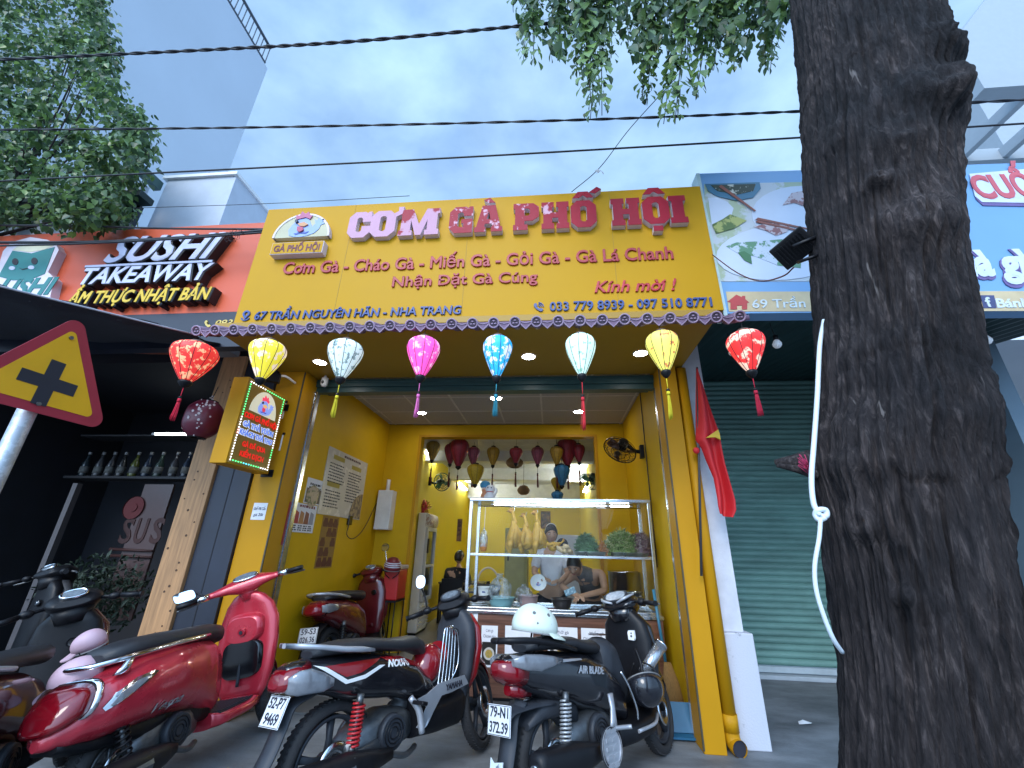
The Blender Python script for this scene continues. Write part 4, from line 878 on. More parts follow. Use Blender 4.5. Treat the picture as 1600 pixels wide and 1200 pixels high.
for r_ in range(5):
    for c_ in range(3):
        if (r_+c_) % 4 == 3: continue
        s_ = W_*.13; m.prism([(-s_, -s_*.8), (s_, -s_*.8), (s_*1.15, 0), (s_*.7, s_*.8), (s_*.75, s_*1.1), (-s_*.75, s_*1.1), (-s_*.7, s_*.8), (-s_*1.15, 0)], .002, wf(X0, y0+W_*(.2+.3*c_), z0+H_m*(.1+.19*r_)))
m.build('jar_print', mat('jar_brown', (.12, .035, .015), .6), t)
a, b = onwall(541, 820), onwall(548, 810); t = thing('wall_socket', 'small black socket with a dangling cable under the menu board', 'socket', a)
MB().bb((IL+.001, a.y, a.z), (IL+.03, b.y, b.z+.03)).build('socket_box', BLKG, t, bevel=.004)
MB().tube([(IL+.02, a.y+.03, a.z), (IL+.03, a.y+.0, a.z-.12), (IL+.03, a.y+.2, a.z-.16), (IL+.02, a.y+.5, a.z-.02), (IL+.01, 6.2, a.z+.35)], .005).build('cable', INK, t)
a, b = PY(582, 827, 6.15), PY(613, 766, 6.15); t = thing('electrical_box', 'plain white electrical cabinet with a short conduit on the back wall', 'electrical box', (a.x, 6.2, a.z))
MB().bb((a.x+.01, 6.15, a.z), (b.x+.01, BK-.001, b.z)).build('cabinet', WHITE, t, bevel=.005)
MB().bb((a.x+.02, 6.143, a.z+.01), (b.x, 6.151, b.z-.01)).build('door', mat('cabinet_door', (.72, .71, .68), .4), t, bevel=.002)
MB().cyl(((a.x+b.x)/2, 6.25, b.z), ((a.x+b.x)/2, 6.25, b.z+.17), .028, n=12).build('conduit', WHITE, t)

# ------------------------------------------------------------------ fridge, red cooler
c = PZ(654, 994, .016); l = PY(626, 994, c.y); FH = 1.93
fr_ = thing('drinks_fridge', 'tall white glass door drinks fridge beside the back room opening', 'fridge', (c.x-.25, c.y+.3, .016))
fx0, fx1, fy0, fy1 = max(c.x-.50, BL+.01), c.x, c.y, c.y+.58
MB().bb((fx0, fy0, .05), (fx1-.05, fy1, FH-.02)).build('cabinet', WHITE, fr_, bevel=.015)
m = MB(); m.loft([[V((fx1-.06, y, FH-.25)), V((fx1+.0, y, FH-.25)), V((fx1+.02, y, FH-.15)), V((fx1+.0, y, FH-.05)), V((fx1-.06, y, FH-.02))] for y in (fy0, fy1)]); m.build('header_panel', mat('header_print', (.36, .26, .22), .4, vs=20, col2=(.6, .58, .55), thr=.5), fr_)
m = MB(); m.bb((fx1-.048, fy0, .50), (fx1, fy0+.05, FH-.26)); m.bb((fx1-.048, fy1-.05, .50), (fx1, fy1, FH-.26)); m.bb((fx1-.048, fy0+.051, .50), (fx1, fy1-.051, .56)); m.bb((fx1-.048, fy0+.051, 1.02), (fx1, fy1-.051, 1.06)); m.bb((fx1-.048, fy0+.051, FH-.32), (fx1, fy1-.051, FH-.26))
m.build('door_frame', mat('fridge_grey', (.50, .51, .53), .4), fr_, bevel=.004)
MB().bb((fx1-.04, fy0+.052, .561), (fx1-.03, fy1-.052, FH-.321)).build('door_glass', mat('fridge_glass', (.06, .07, .07), .08, coat=.5), fr_)
MB().bb((fx1+.0, fy0+.01, 1.25), (fx1+.03, fy0+.04, 1.48)).build('handle', BLACK, fr_, bevel=.004)
m = MB()
for i in range(8): m.bb((fx1-.045, fy0+.03, .12+i*.042), (fx1-.02, fy1-.03, .14+i*.042))
m.build('vent_grille', mat('vent_white', (.66, .66, .68), .5), fr_); MB().bb((fx0+.02, fy0+.02, 0.0165), (fx1-.06, fy1-.02, .05)).build('plinth', BLACK, fr_)
t = thing('altar_ornament', 'red and gold paper ornament on top of the drinks fridge', 'ornament', (fx1-.2, fy0+.25, FH-.02))
random.seed(21)
m = MB(); m.lathe([(.0, 0), (.09, 0), (.06, .05), (.10, .12), (.02, .24), (0, .26)], 12); m.build('red_body', mat('orn_red', (.42, .02, .03), .5), t, local=True)
m = MB()
for i in range(40): q = rvec(); leaf(m, V((0, 0, .1))+q*.05, q+V((0, 0, .3)), .12, rvec(), .35)
m.build('gold_leaf', mat('orn_gold', (.5, .28, .04), .4), t, local=True)
c = PY(610, 905, 6.0); t = thing('red_cooler', 'red cool box standing on a black wire stool behind the parked scooter', 'cool box', (c.x, 6.0, .45))
a, b = PY(595, 938, 5.9), PY(624, 890, 5.9)
MB().bb((a.x, 5.9, a.z), (b.x, 6.25, b.z)).build('box', mat('cooler_red', (.50, .02, .02), .4), t, bevel=.02); MB().bb((a.x-.01, 5.89, b.z), (b.x+.01, 6.26, b.z+.05)).build('lid', mat('cooler_lid', (.50, .42, .40), .5), t, bevel=.012)
t = thing('wire_stool', 'black wire stool under the red cool box', 'stool', ((a.x+b.x)/2, 6.05, .016)); zs = a.z-.002
MB().bb((a.x, 5.89, zs-.02), (b.x, 6.26, zs)).build('seat', BLACK, t)
for sx in (a.x+.01, b.x-.01):
    for sy in (5.9, 6.25): MB().cyl((sx, sy, .016), (sx, sy, zs-.02), .009, n=8).build('leg', BLACK, t)

# ------------------------------------------------------------------ counter and display case
CY, CB = 4.65, 5.22; cx0, cx1 = -.90, 1.055; cz = .772
ct = thing('serving_counter', 'walnut laminate serving counter under the glass display case', 'counter', (.08, 4.9, .016))
MB().bb((cx0, CY, .05), (cx1, CB, cz-.03)).build('cabinet', WALNUT, ct, bevel=.003); MB().bb((cx0+.03, CY+.04, .0165), (cx1-.03, CB-.03, .05)).build('plinth', BLACK, ct)
MB().bb((cx0-.015, CY-.02, cz-.03), (cx1+.01, CB+.02, cz)).build('worktop', STEEL, ct, bevel=.003)
T0, T1 = 1.868, cz; MS = 1.275
dc = thing('display_case', 'stainless steel and glass display case with a lit top standing on the counter', 'display case', (.07, 4.95, cz))
px0, px1 = -.895, 1.045; s_ = .034
m = MB()
for x in (px0, px1-s_):
    for y in (CY, CB-s_): MB().bb((x, y, cz), (x+s_, y+s_, T0-.035)).build('post', STEEL, dc, bevel=.004)
MB().bb((px0-.004, CY-.004, T0-.036), (px1+.004, CB+.004, T0)).build('top_panel', STEEL, dc, bevel=.006)
for z, nm in ((MS, 'shelf_rail'), (cz+.001, 'bottom_rail')):
    h_ = .026
    MB().bb((px0+s_, CY+.002, z), (px1-s_, CY+s_-.004, z+h_)).build(nm, STEEL, dc, bevel=.003); MB().bb((px0+s_, CB-s_+.004, z), (px1-s_, CB-.002, z+h_)).build(nm, STEEL, dc, bevel=.003)
    for x in (px0+.003, px1-s_+.003): MB().bb((x, CY+s_, z), (x+s_-.006, CB-s_, z+h_)).build(nm, STEEL, dc)
GL = glass('case_glass', (.97, .99, .98), .0, .01, .004)
MB().bb((px0+s_+.002, CY+s_+.001, MS+.018), (px1-s_-.002, CB-s_-.001, MS+.0255)).build('glass_shelf', glass('shelf_glass', (.86, .95, .92), .05, .02, .02), dc)
MB().quad((px0+s_, CY+.006, MS+.027), (px1-s_, CY+.006, MS+.027), (px1-s_, CY+.006, T0-.037), (px0+s_, CY+.006, T0-.037)).build('glass_pane', GL, dc)
xm = PY(874, 900, CY).x
for xa, xb, dy in ((px0+s_, xm+.01, .006), (xm-.01, px1-s_, .014)):
    MB().quad((xa, CY+dy, cz+.028), (xb, CY+dy, cz+.028), (xb, CY+dy, MS-.001), (xa, CY+dy, MS-.001)).build('glass_pane', GL, dc)
for x in (px0+.012, px1-.012):
    MB().quad((x, CY+s_, cz+.028), (x, CB-s_, cz+.028), (x, CB-s_, T0-.037), (x, CY+s_, T0-.037)).build('glass_pane', GL, dc)
tube_light('tube_light', 'slim white tube light under the top of the display case', (px0+.25, 4.82, T0-.055), (px1-.45, 4.82, T0-.055), 22, rad=.006)
tube_light('tube_light', 'short white tube light at the right end under the display case top', (px1-.40, 4.80, T0-.057), (px1-.20, 4.80, T0-.057), 22, rad=.008)
tube_light('tube_light', 'slanting tube light high on the left wall of the back room', PX(667, 706, BL+.03), PX(684, 720, BL+.03), 120)
tube_light('tube_light', 'second slanting tube light on the left wall deeper in the back room', PX(717, 754, BL+.03), PX(729, 765, BL+.03), 120)
tube_light('tube_light', 'slanting tube light on the right wall of the back room', PX(912, 768, BR-.03), PX(919, 757, BR-.03), 120)
# hanging rod and chickens
zr = PY(820, 792, 4.95).z
MB().cyl((px0+.04, 4.95, zr), (px1-.04, 4.95, zr), .006, n=8).build('hanging_rod', CHR, dc)
SK = mat('chicken_skin', (.52, .30, .035), .38, var=.3, vs=14, bump=.35, bs=170, coat=.12); SKD = mat('chicken_feet', (.36, .18, .03), .5, var=.2, vs=30)
def chicken(label, c, s, yaw, hang=True, lean=0):
    """c = bottom of body"""
    t = thing('hanging_chicken' if hang else 'cooked_chicken', label, 'chicken', c, (0, lean, yaw), 'cooked yellow chickens in the display case')
    m = MB(); sec = [(-.01, .03, .03), (.01, .07, .062), (.06, .092, .086), (.12, .094, .09), (.17, .078, .078), (.22, .052, .05), (.26, .034, .033), (.30, .026, .026)]
    m.loft([ring((.012*math.sin(z*14), 0, z), (1, 0, 0), (0, 1, 0), a, b, 2.2, 20) for z, a, b in sec]); m.build('body', SK, t, local=True)
    MB().tube([(.01, 0, .27), (-.006, .0, .33), (-.02, 0, .385), (-.035, 0, .41)], [.03, .021, .017, .021], n=10).build('neck', SK, t, local=True)
    h = MB(); h.ell((-.045, 0, .415), (.030, .021, .023), 12); h.loft([ring((-.068, 0, .415), (0, 1, 0), (0, 0, 1), .011, .010, n=8), ring((-.10, 0, .408), (0, 1, 0), (0, 0, 1), .002, .002, n=8)])
    for k in range(3): h.ell((-.055+.016*k, 0, .440), (.011, .005, .012), 8)
    h.build('head', SKD, t, local=True)
    for sy in (-1, 1):
        MB().tube([(.005, sy*.07, .20), (-.01, sy*.105, .15), (-.02, sy*.112, .09), (.0, sy*.10, .045), (.02, sy*.095, .07)], [.018, .026, .024, .016, .007], n=10).build('wing', SK, t, local=True)
        MB().tube([(-.03, sy*.045, .07), (-.055, sy*.06, .03), (-.05, sy*.05, -.03), (-.05, sy*.045, -.06)], [.036, .038, .018, .010], n=10).build('leg', SK, t, local=True)
    if hang: MB().tube([(-.02, 0, .39), (-.01, 0, .41), (-.0, 0, .42+.02), (0, 0, max(.46, zr-c[2]))], .003, n=5).build('hook', CHR, t, local=True)
    t.scale = (s*1.08, s*1.08, s); return t
for x, yb, yt, lab, yw in ((803, 859, 801, 'leftmost of three whole yellow chickens hanging by their necks', .3), (822, 859, 807, 'middle of three whole yellow chickens hanging by their necks', -.2), (840, 860, 804, 'rightmost of three whole yellow chickens hanging by their necks', .5)):
    a, b = PY(x, yb, 4.95), PY(x, yt, 4.95); s = (b.z-a.z)/.42; zc = max(a.z, MS+.03+.06*s)
    t = chicken(lab, (a.x, 4.95, zc), s, yw)
c = PY(864, 862, 4.95); chicken('whole yellow chicken lying on the glass shelf right of the hanging ones', (c.x-.04, 4.95, MS+.03+.07), .50, .6, False, 1.3)
t = thing('chicken_pieces', 'small heap of pale chicken cuts on the glass shelf', 'chicken pieces', (PY(885, 862, 4.92).x, 4.92, MS+.03)); random.seed(8)
for i in range(12):
    q = V((random.uniform(-.08, .08), random.uniform(-.06, .06), random.uniform(.02, .075)*(1 if i < 7 else 1.2)))
    m = MB(); m.tube([q, q+V((random.uniform(-.04, .04), random.uniform(-.03, .03), random.uniform(-.01, .02))), q+V((random.uniform(-.06, .06), 0, random.uniform(-.0, .04)))], [.016, .024, .014], n=8); m.build('cut', mat('pale_meat', (.50, .38, .22), .45, var=.2), t, local=True)
# bag with drink
c = PY(755, 862, 4.85); zz = PY(755, 792, 4.85).z
t = thing('drink_bag', 'clear plastic bag of orange drink with a straw hanging on the left in the case', 'drink bag', (c.x, 4.85, c.z))
hb = PY(755, 812, 4.85).z-c.z
MB().lathe([(0.001, .0), (.03, .005), (.042, .05), (.042, .085), (0.001, .086)], 16).build('orange_drink', mat('orange_drink', (.60, .20, .02), .2), t, local=True)
MB().lathe([(.044, .05), (.045, .10), (.046, .15), (.034, .20), (.008, .235), (.012, .25)], 16).build('plastic_bag', glass('bag_film', (.85, .9, .93), .5, .15, .35), t, local=True)
MB().cyl((0, 0, .23), (.004, 0, zz-c.z), .004, n=6).build('straw', WHITE, t, local=True)
# trays with shredded greens
TRAY = mat('tray_steel', (.5, .52, .54), .28, .9, var=.1)
def tray(label, xa, xb, group):
    t = thing('steel_tray', label, 'tray', ((xa+xb)/2, 4.95, MS+.028), group=group); w_ = (xb-xa)/2
    m = MB(); m.loft([ring((0, 0, z), (1, 0, 0), (0, 1, 0), w_*k, .17*k, 8, 32) for z, k in ((.0, .94), (.035, 1.0), (.037, 1.03), (.037, .99), (.006, .93))]); m.build('pan', TRAY, t, local=True)
x1, x2, x3, x4 = PY(899, 865, 4.9).x, PY(946, 866, 4.9).x, PY(952, 866, 4.9).x, PY(1012, 867, 4.9).x
tray('left of the two steel trays of shredded vegetables on the glass shelf', x1, x2, 'steel vegetable trays'); tray('right of the two steel trays of shredded vegetables on the glass shelf', x3, x4, 'steel vegetable trays')
def heap(name, label, cx, w_, h_, mts, n_, seed, leafy=False, d=.14):
    rnd = random.Random(seed); ms = [MB() for _ in mts]; z0_ = MS+.034
    t = thing(name, label, 'vegetables', (cx, 4.94, z0_))
    core = MB(); core.lathe([(w_*.92, 0), (w_*.8, h_*.4), (w_*.5, h_*.75), (0.001, h_*.85)], 16, M=Matrix.Diagonal((1, d/w_, 1))); core.build('core', mts[0], t, local=True)
    for i in range(n_):
        a, r_ = rnd.uniform(0, 6.28), math.sqrt(rnd.random()); x, y = r_*math.cos(a)*w_, r_*math.sin(a)*d
        z = h_*(1-r_**2)**.6*rnd.uniform(.8, 1.05)+.004; mb = ms[rnd.randrange(len(ms))]
        d_ = V((rnd.gauss(0, 1), rnd.gauss(0, 1), rnd.gauss(.2, .6))).normalized()
        if leafy: leaf(mb, (x, y, z), d_, rnd.uniform(.03, .06), V((rnd.gauss(0, 1), rnd.gauss(0, 1), 1)), .35)
        else:
            L_ = rnd.uniform(.03, .06); k = V((rnd.gauss(0, .3), rnd.gauss(0, .3), rnd.gauss(0, .3)))*L_
            mb.tube([V((x, y, z)), V((x, y, z))+d_*L_*.5+k*.4, V((x, y, z))+d_*L_], .003, n=3, k=2)
    for mb, mt in zip(ms, mts): mb.build('shreds', mt, t, local=True)
    return t
heap('herb_heap', 'heap of dark green herb leaves in the left tray', PY(917, 862, 4.94).x, .125, .20, [mat('herb1', (.045, .13, .05), .6, var=.4), mat('herb2', (.10, .22, .10), .6, var=.4)], 800, 1, True)
heap('carrot_heap', 'small heap of orange shreds between the green heaps', PY(945, 862, 4.90).x, .05, .10, [mat('carrot', (.45, .18, .05), .6)], 420, 2, False, .08)
heap('cabbage_heap', 'wide heap of pale green shredded vegetable in the right tray', PY(972, 862, 4.94).x, .20, .235, [mat('shred1', (.20, .30, .10), .6), mat('shred2', (.38, .40, .22), .6), mat('shred3', (.09, .16, .06), .6)], 1700, 3)
heap('blossom_heap', 'heap of purple brown shredded banana flower at the right end', PY(1003, 862, 4.90).x, .12, .21, [mat('flower1', (.22, .13, .15), .6), mat('flower2', (.36, .28, .26), .6), mat('flower3', (.12, .06, .08), .6)], 1000, 4)
# crockery on the worktop
def bowl(name, label, cat, c, r, h, mt, group=None, th=.006):
    t = thing(name, label, cat, c, group=group)
    MB().lathe([(0.001, 0), (r*.6, 0), (r*.72, h*.1), (r*.93, h*.6), (r, h), (r+.008, h+.004), (r+.006, h-.002), (r-.004, h-.004), (r*.9, h*.6), (r*.65, h*.14), (.001, h*.1)], 28).build('vessel', mt, t, local=True); return t
WY = 4.80; z0 = cz+.001
PLS = mat('white_ceramic', (.70, .72, .74), .15, coat=.3, var=.04)
c = PY(745, 940, WY)
for i in range(4):
    t = thing('plate', ('bottom', 'second lowest', 'third', 'top')[i]+' plate in the white stack at the left of the case', 'plate', (c.x+.01*(i % 2), WY, z0+i*.021), group='stacked white plates')
    MB().lathe([(.001, 0), (.06, 0), (.075, .008), (.115, .018), (.116, .021), (.075, .012), (.001, .006)], 28).build('dish', PLS, t, local=True)
c = PY(757, 925, 4.98); t = bowl('white_tub', 'white plastic tub behind the plate stack', 'tub', (c.x, 5.0, z0+.04), .075, .14, WHITE)
MB().prism([(-.02, 0), (.02, 0), (.012, .012), (-.016, .016)], .001, FR((c.x, 5.0-.075, z0+.13))).build('print_mark', BLUT, t, fix=False)
MB().cyl((c.x, 5.0, z0), (c.x, 5.0, z0+.039), .06, n=18).build('base', WHITE, t)
c = PY(783, 948, WY-.02); bowl('teal_basin', 'pale teal plastic basin in front of a plastic bag', 'basin', (c.x, WY-.01, z0), .135, .105, mat('teal_plastic', (.22, .42, .45), .35))
c = PY(822, 948, WY+.06); bowl('pink_basin', 'dull pink plastic basin right of the teal basin', 'basin', (c.x+.02, WY+.05, z0), .105, .125, mat('pink_plastic', (.36, .24, .24), .4))
def crumple(name, label, c, r, mt, seed, knot=True):
    t = thing(name, label, 'plastic bag', c); rings = []; nn = 20; rnd = random.Random(seed)
    for i in range(12):
        f_ = i/11; rr = r[0]*math.sin(PI*min(1, .12+f_*.86))**.7 if f_ < .86 else r[0]*.18*(1 if f_ < .93 else 1.7)
        z = r[2]*f_; rg = []
        for j in range(nn):
            a = 2*PI*j/nn; k = 1+.20*noise.noise(V((math.cos(a)*2+seed, math.sin(a)*2, f_*4)))
            rg.append(V((rr*k*math.cos(a), rr*k*r[1]/r[0]*math.sin(a), z)))
        rings.append(rg)
    MB().loft(rings, smooth=False).build('film', mt, t, local=True); return t
BAG = glass('bag_plastic', (.90, .93, .95), .0, .22, .22)
c = PY(781, 935, WY); crumple('plastic_bag', 'knotted clear plastic bag resting in the teal basin', (c.x, WY-.01, z0+.03), (.12, .10, .30), BAG, 3)
c = PY(815, 930, WY); crumple('plastic_bag', 'crumpled clear plastic bag resting in the pink basin', (c.x+.02, WY+.05, z0+.03), (.095, .09, .20), BAG, 9)
c = PY(878, 945, 4.9)
bowl('cooking_pot', 'dark dented cooking pot in the middle of the worktop', 'pot', (c.x, 4.92, z0), .11, .10, mat('dark_pot_metal', (.05, .045, .05), .4, .6))
c = PY(858, 946, 4.75); t = thing('red_handled_cleaver', 'cleaver with a maroon handle lying on the worktop', 'knife', (c.x, 4.74, z0)); MB().tube([(-.06, 0, .012), (.06, .02, .012)], .013, k=1).build('handle', mat('maroon_handle', (.14, .03, .05), .4), t, local=True); MB().bb((.06, -.03, .008), (.2, .05, .012)).build('blade', STEEL, t, local=True)
for i, (x, y_, r_, h_, lab) in enumerate(((962, 5.05, .11, .10, 'lowest steel pan in the stack at the right of the case'), (965, 5.05, .115, .06, 'middle steel pan in the stack at the right of the case'), (968, 5.05, .10, .05, 'top steel pan in the stack at the right of the case'))):
    c = PY(985, 930, 5.05); bowl('steel_pan', lab, 'pan', (c.x+.012*i, y_, z0+(0, .075, .125)[i]), r_, h_, STEEL, 'stacked steel pans')
c = PY(990, 945, 4.78); t = thing('cutlery_tray', 'flat steel tray at the front right of the worktop', 'tray', (c.x, 4.79, z0)); m = MB(); m.loft([ring((0, 0, z), (1, 0, 0), (0, 1, 0), .17*k, .07*k, 8, 28) for z, k in ((0, .95), (.02, 1), (.021, .96), (.005, .92))]); m.build('pan', TRAY, t, local=True)
random.seed(31)
for i, (x, lab) in enumerate(((700, 0), (712, 0))): pass
c = PY(893, 925, 4.70); t = thing('mobile_phone', 'blue patterned phone leaning against the glass', 'phone', (c.x, 4.72, c.z-.03), (R(-12), R(-22), 0)); MB().box((0, 0, .035), (.115, .008, .062)).build('case', mat('phone_blue', (.03, .12, .18), .3, vs=40, col2=(.25, .42, .50), thr=.55), t, local=True, bevel=.004); MB().box((0, .0055, .035), (.105, .002, .055)).build('screen', BLKG, t, local=True)
# figurines on the case
c = PY(764, 776, 4.9); zf = T0+.001
t = thing('cat_figurine', 'white lucky cat figurine on the left of the display case top', 'figurine', (c.x+.01, 4.9, zf)); CW = mat('figurine_white', (.72, .68, .66), .3, var=.05)
m = MB(); m.loft([ring((0, 0, z), (1, 0, 0), (0, 1, 0), a, a*.8, 2, 18) for z, a in ((0, .055), (.02, .062), (.06, .055), (.085, .04), (.10, .05), (.13, .058), (.155, .045), (.17, .02))])
for s in (-1, 1): m.cyl((s*.033, 0, .155), (s*.045, 0, .19), .016, .002, 8)
m.tube([(.05, -.02, .05), (.075, -.03, .09), (.07, -.03, .13)], .016); m.build('body', CW, t, local=True)
m = MB(); m.lathe([(.043, .086), (.047, .092), (.043, .098)], 16, M=Matrix.Diagonal((1, .85, 1))); m.build('collar', REDP, t, local=True)
for s in (-1, 1): MB().ell((s*.02, -.045, .135), (.007, .004, .009), 8).build('eye', INK, t, local=True)
t = thing('doll_figurine', 'small doll figurine with a round blue hat beside the cat figurine', 'figurine', (c.x-.055, 4.93, zf))
MB().loft([ring((0, 0, z), (1, 0, 0), (0, 1, 0), a, a, 2, 16) for z, a in ((0, .05), (.06, .045), (.09, .03), (.10, .04), (.135, .045), (.16, .035))]).build('body', mat('doll_orange', (.55, .20, .08), .4, vs=14, col2=(.7, .6, .5), thr=.5), t, local=True)
MB().ell((0, 0, .175), (.062, .062, .05), 18).build('hat', mat('doll_blue', (.04, .22, .36), .5), t, local=True)
# papers on the counter front
def sheet(label, xa, xb, ya_, yb2, lines, food=None):
    a, b = PY(xa, yb2, CY-.002), PY(xb, ya_, CY-.002); t = thing('menu_sheet', label, 'menu sheet', ((a.x+b.x)/2, CY-.002, a.z), group='paper menu sheets on the counter front')
    MB().bb((a.x, CY-.003, a.z), (b.x, CY-.0005, b.z)).build('paper', PAPER, t); W_, H_q = b.x-a.x, b.z-a.z
    for i, (s_, wf_) in enumerate(lines): text(s_, mat('print_grey', (.10, .10, .14), .7), FR(((a.x+b.x)/2, CY-.003, b.z-.055-.048*i)), .026, t, w=W_*wf_, ext=.0006)
    if food:
        MB().bb((a.x+W_*.08, CY-.0045, a.z+.02), (b.x-W_*.08, CY-.0028, a.z+H_q*.60)).build('photo', mat('photo_black', (.02, .018, .016), .3), t)
        MB().prism(disc(W_*.33, 24), .001, FR(((a.x+b.x)/2, CY-.0046, a.z+H_q*.32))).build('pictured_plate', mat('photo_plate', (.55, .50, .44), .4), t)
        MB().prism(disc(W_*.22, 20), .001, FR(((a.x+b.x)/2, CY-.0058, a.z+H_q*.32))).build('pictured_food', mat('photo_food', (.45, .28, .06), .4, vs=40, col2=(.20, .22, .06), thr=.55), t)
sheet('menu sheet for chicken rice at the left of the counter front', 750, 778, 978, 1042, (('Cơm gà', .45), ('Chicken rice', .75)), True)
sheet('menu sheet mostly hidden behind the white helmet', 788, 833, 979, 1040, ())
sheet('menu sheet for chicken pho right of the white helmet', 856, 902, 981, 1044, (('Phở gà', .42), ('Chicken Pho', .78), ('35K', .25)), True)
sheet('menu sheet for chicken vermicelli behind the black scooter handlebar', 910, 956, 983, 1046, (('Miến gà', .45), ('Chicken Vermicelli', .88), ('35K', .25)), True)
a, b = PY(726, 985, CY-.002), PY(747, 954, CY-.002); t = thing('small_note', 'small blank white paper at the top left corner of the counter', 'note', a); MB().bb((a.x, CY-.003, a.z), (b.x, CY-.0005, b.z)).build('paper', PAPER, t)

# ------------------------------------------------------------------ fans
def fan(label, hub, axis, r, mount, cage, blade, group='wall fans'):
    hub, mount = V(hub), V(mount); ax = V(axis).normalized(); t = thing('wall_fan', label, 'fan', hub, group=group)
    u = ax.orthogonal().normalized(); v = ax.cross(u); P_ = lambda a, rr, o=0: hub+(u*math.cos(a)+v*math.sin(a))*rr+ax*o
    m = MB()
    for rr, o in ((r, .0), (r*.72, .035), (r*.45, .045), (r*.98, -.03), (r*.6, -.05)): m.tube([P_(2*PI*i/24, rr, o) for i in range(25)], .0035 if rr < r else .007, n=5, k=1)
    for i in range(26):
        a = 2*PI*i/26; m.tube([P_(a, r*.12, .05), P_(a, r*.6, .042), P_(a, r, 0), P_(a, r*.6, -.05), P_(a, r*.15, -.06)], .0022, n=4, k=2)
    m.build('cage', cage, t)
    for i in range(3):
        a = i*2.094; m = MB(); m.loft([[P_(a+.1, r*.1, .02), P_(a+.1, r*.1, .017), P_(a-.1, r*.1, -.023), P_(a-.1, r*.1, -.02)], [P_(a+.55, r*.6, .028), P_(a+.55, r*.6, .024), P_(a-.25, r*.6, -.03), P_(a-.25, r*.6, -.026)], [P_(a+.5, r*.9, .02), P_(a+.5, r*.9, .018), P_(a+.05, r*.92, -.02), P_(a+.05, r*.92, -.018)]]); m.build('blade', blade, t)
    MB().cyl(hub+ax*.04, hub+ax*.055, r*.16, n=14).build('hub_badge', cage, t)
    MB().loft([ring(hub-ax*o, u, v, rr, rr, n=16) for o, rr in ((.05, r*.3), (.08, r*.32), (.17, r*.28), (.19, r*.15))]).build('motor', BLACK, t)
    q = hub-ax*.14; MB().tube([q, q.lerp(mount, .6)+V((0, 0, -.03)), mount], [.022, .02, .026], n=8).build('arm', BLACK, t); MB().box(mount, (.05, .08, .16)).build('wall_plate', BLACK, t, bevel=.006)
CAGEB = mat('cage_black', (.02, .015, .012), .35, .4)
mt_ = PX(1003, 706, IR-.02); hb_ = V((mt_.x-.24, mt_.y-.0, mt_.z+.02)); fan('black wall fan on the right wall above the display case', PY(968, 704, mt_.y), (-.5, -.45, -.85), .20, mt_, CAGEB, mat('blade_brown', (.09, .035, .02), .35))
GRN = mat('fan_green', (.06, .20, .10), .3, var=.1); CAGEG = mat('cage_green', (.06, .12, .08), .35, .4)
mt_ = PX(672, 752, BL+.02); fan('green wall fan on the left wall of the back room', PY(691, 753, mt_.y-.02), (.75, -.9, -.1), .17, mt_, CAGEG, GRN)
mt_ = PX(934, 748, .645); fan('green wall fan on the right side of the back room', PY(920, 753, 6.6), (-.55, -.5, -.75), .15, (.655, 6.75, PY(928, 748, 6.75).z), CAGEG, GRN)
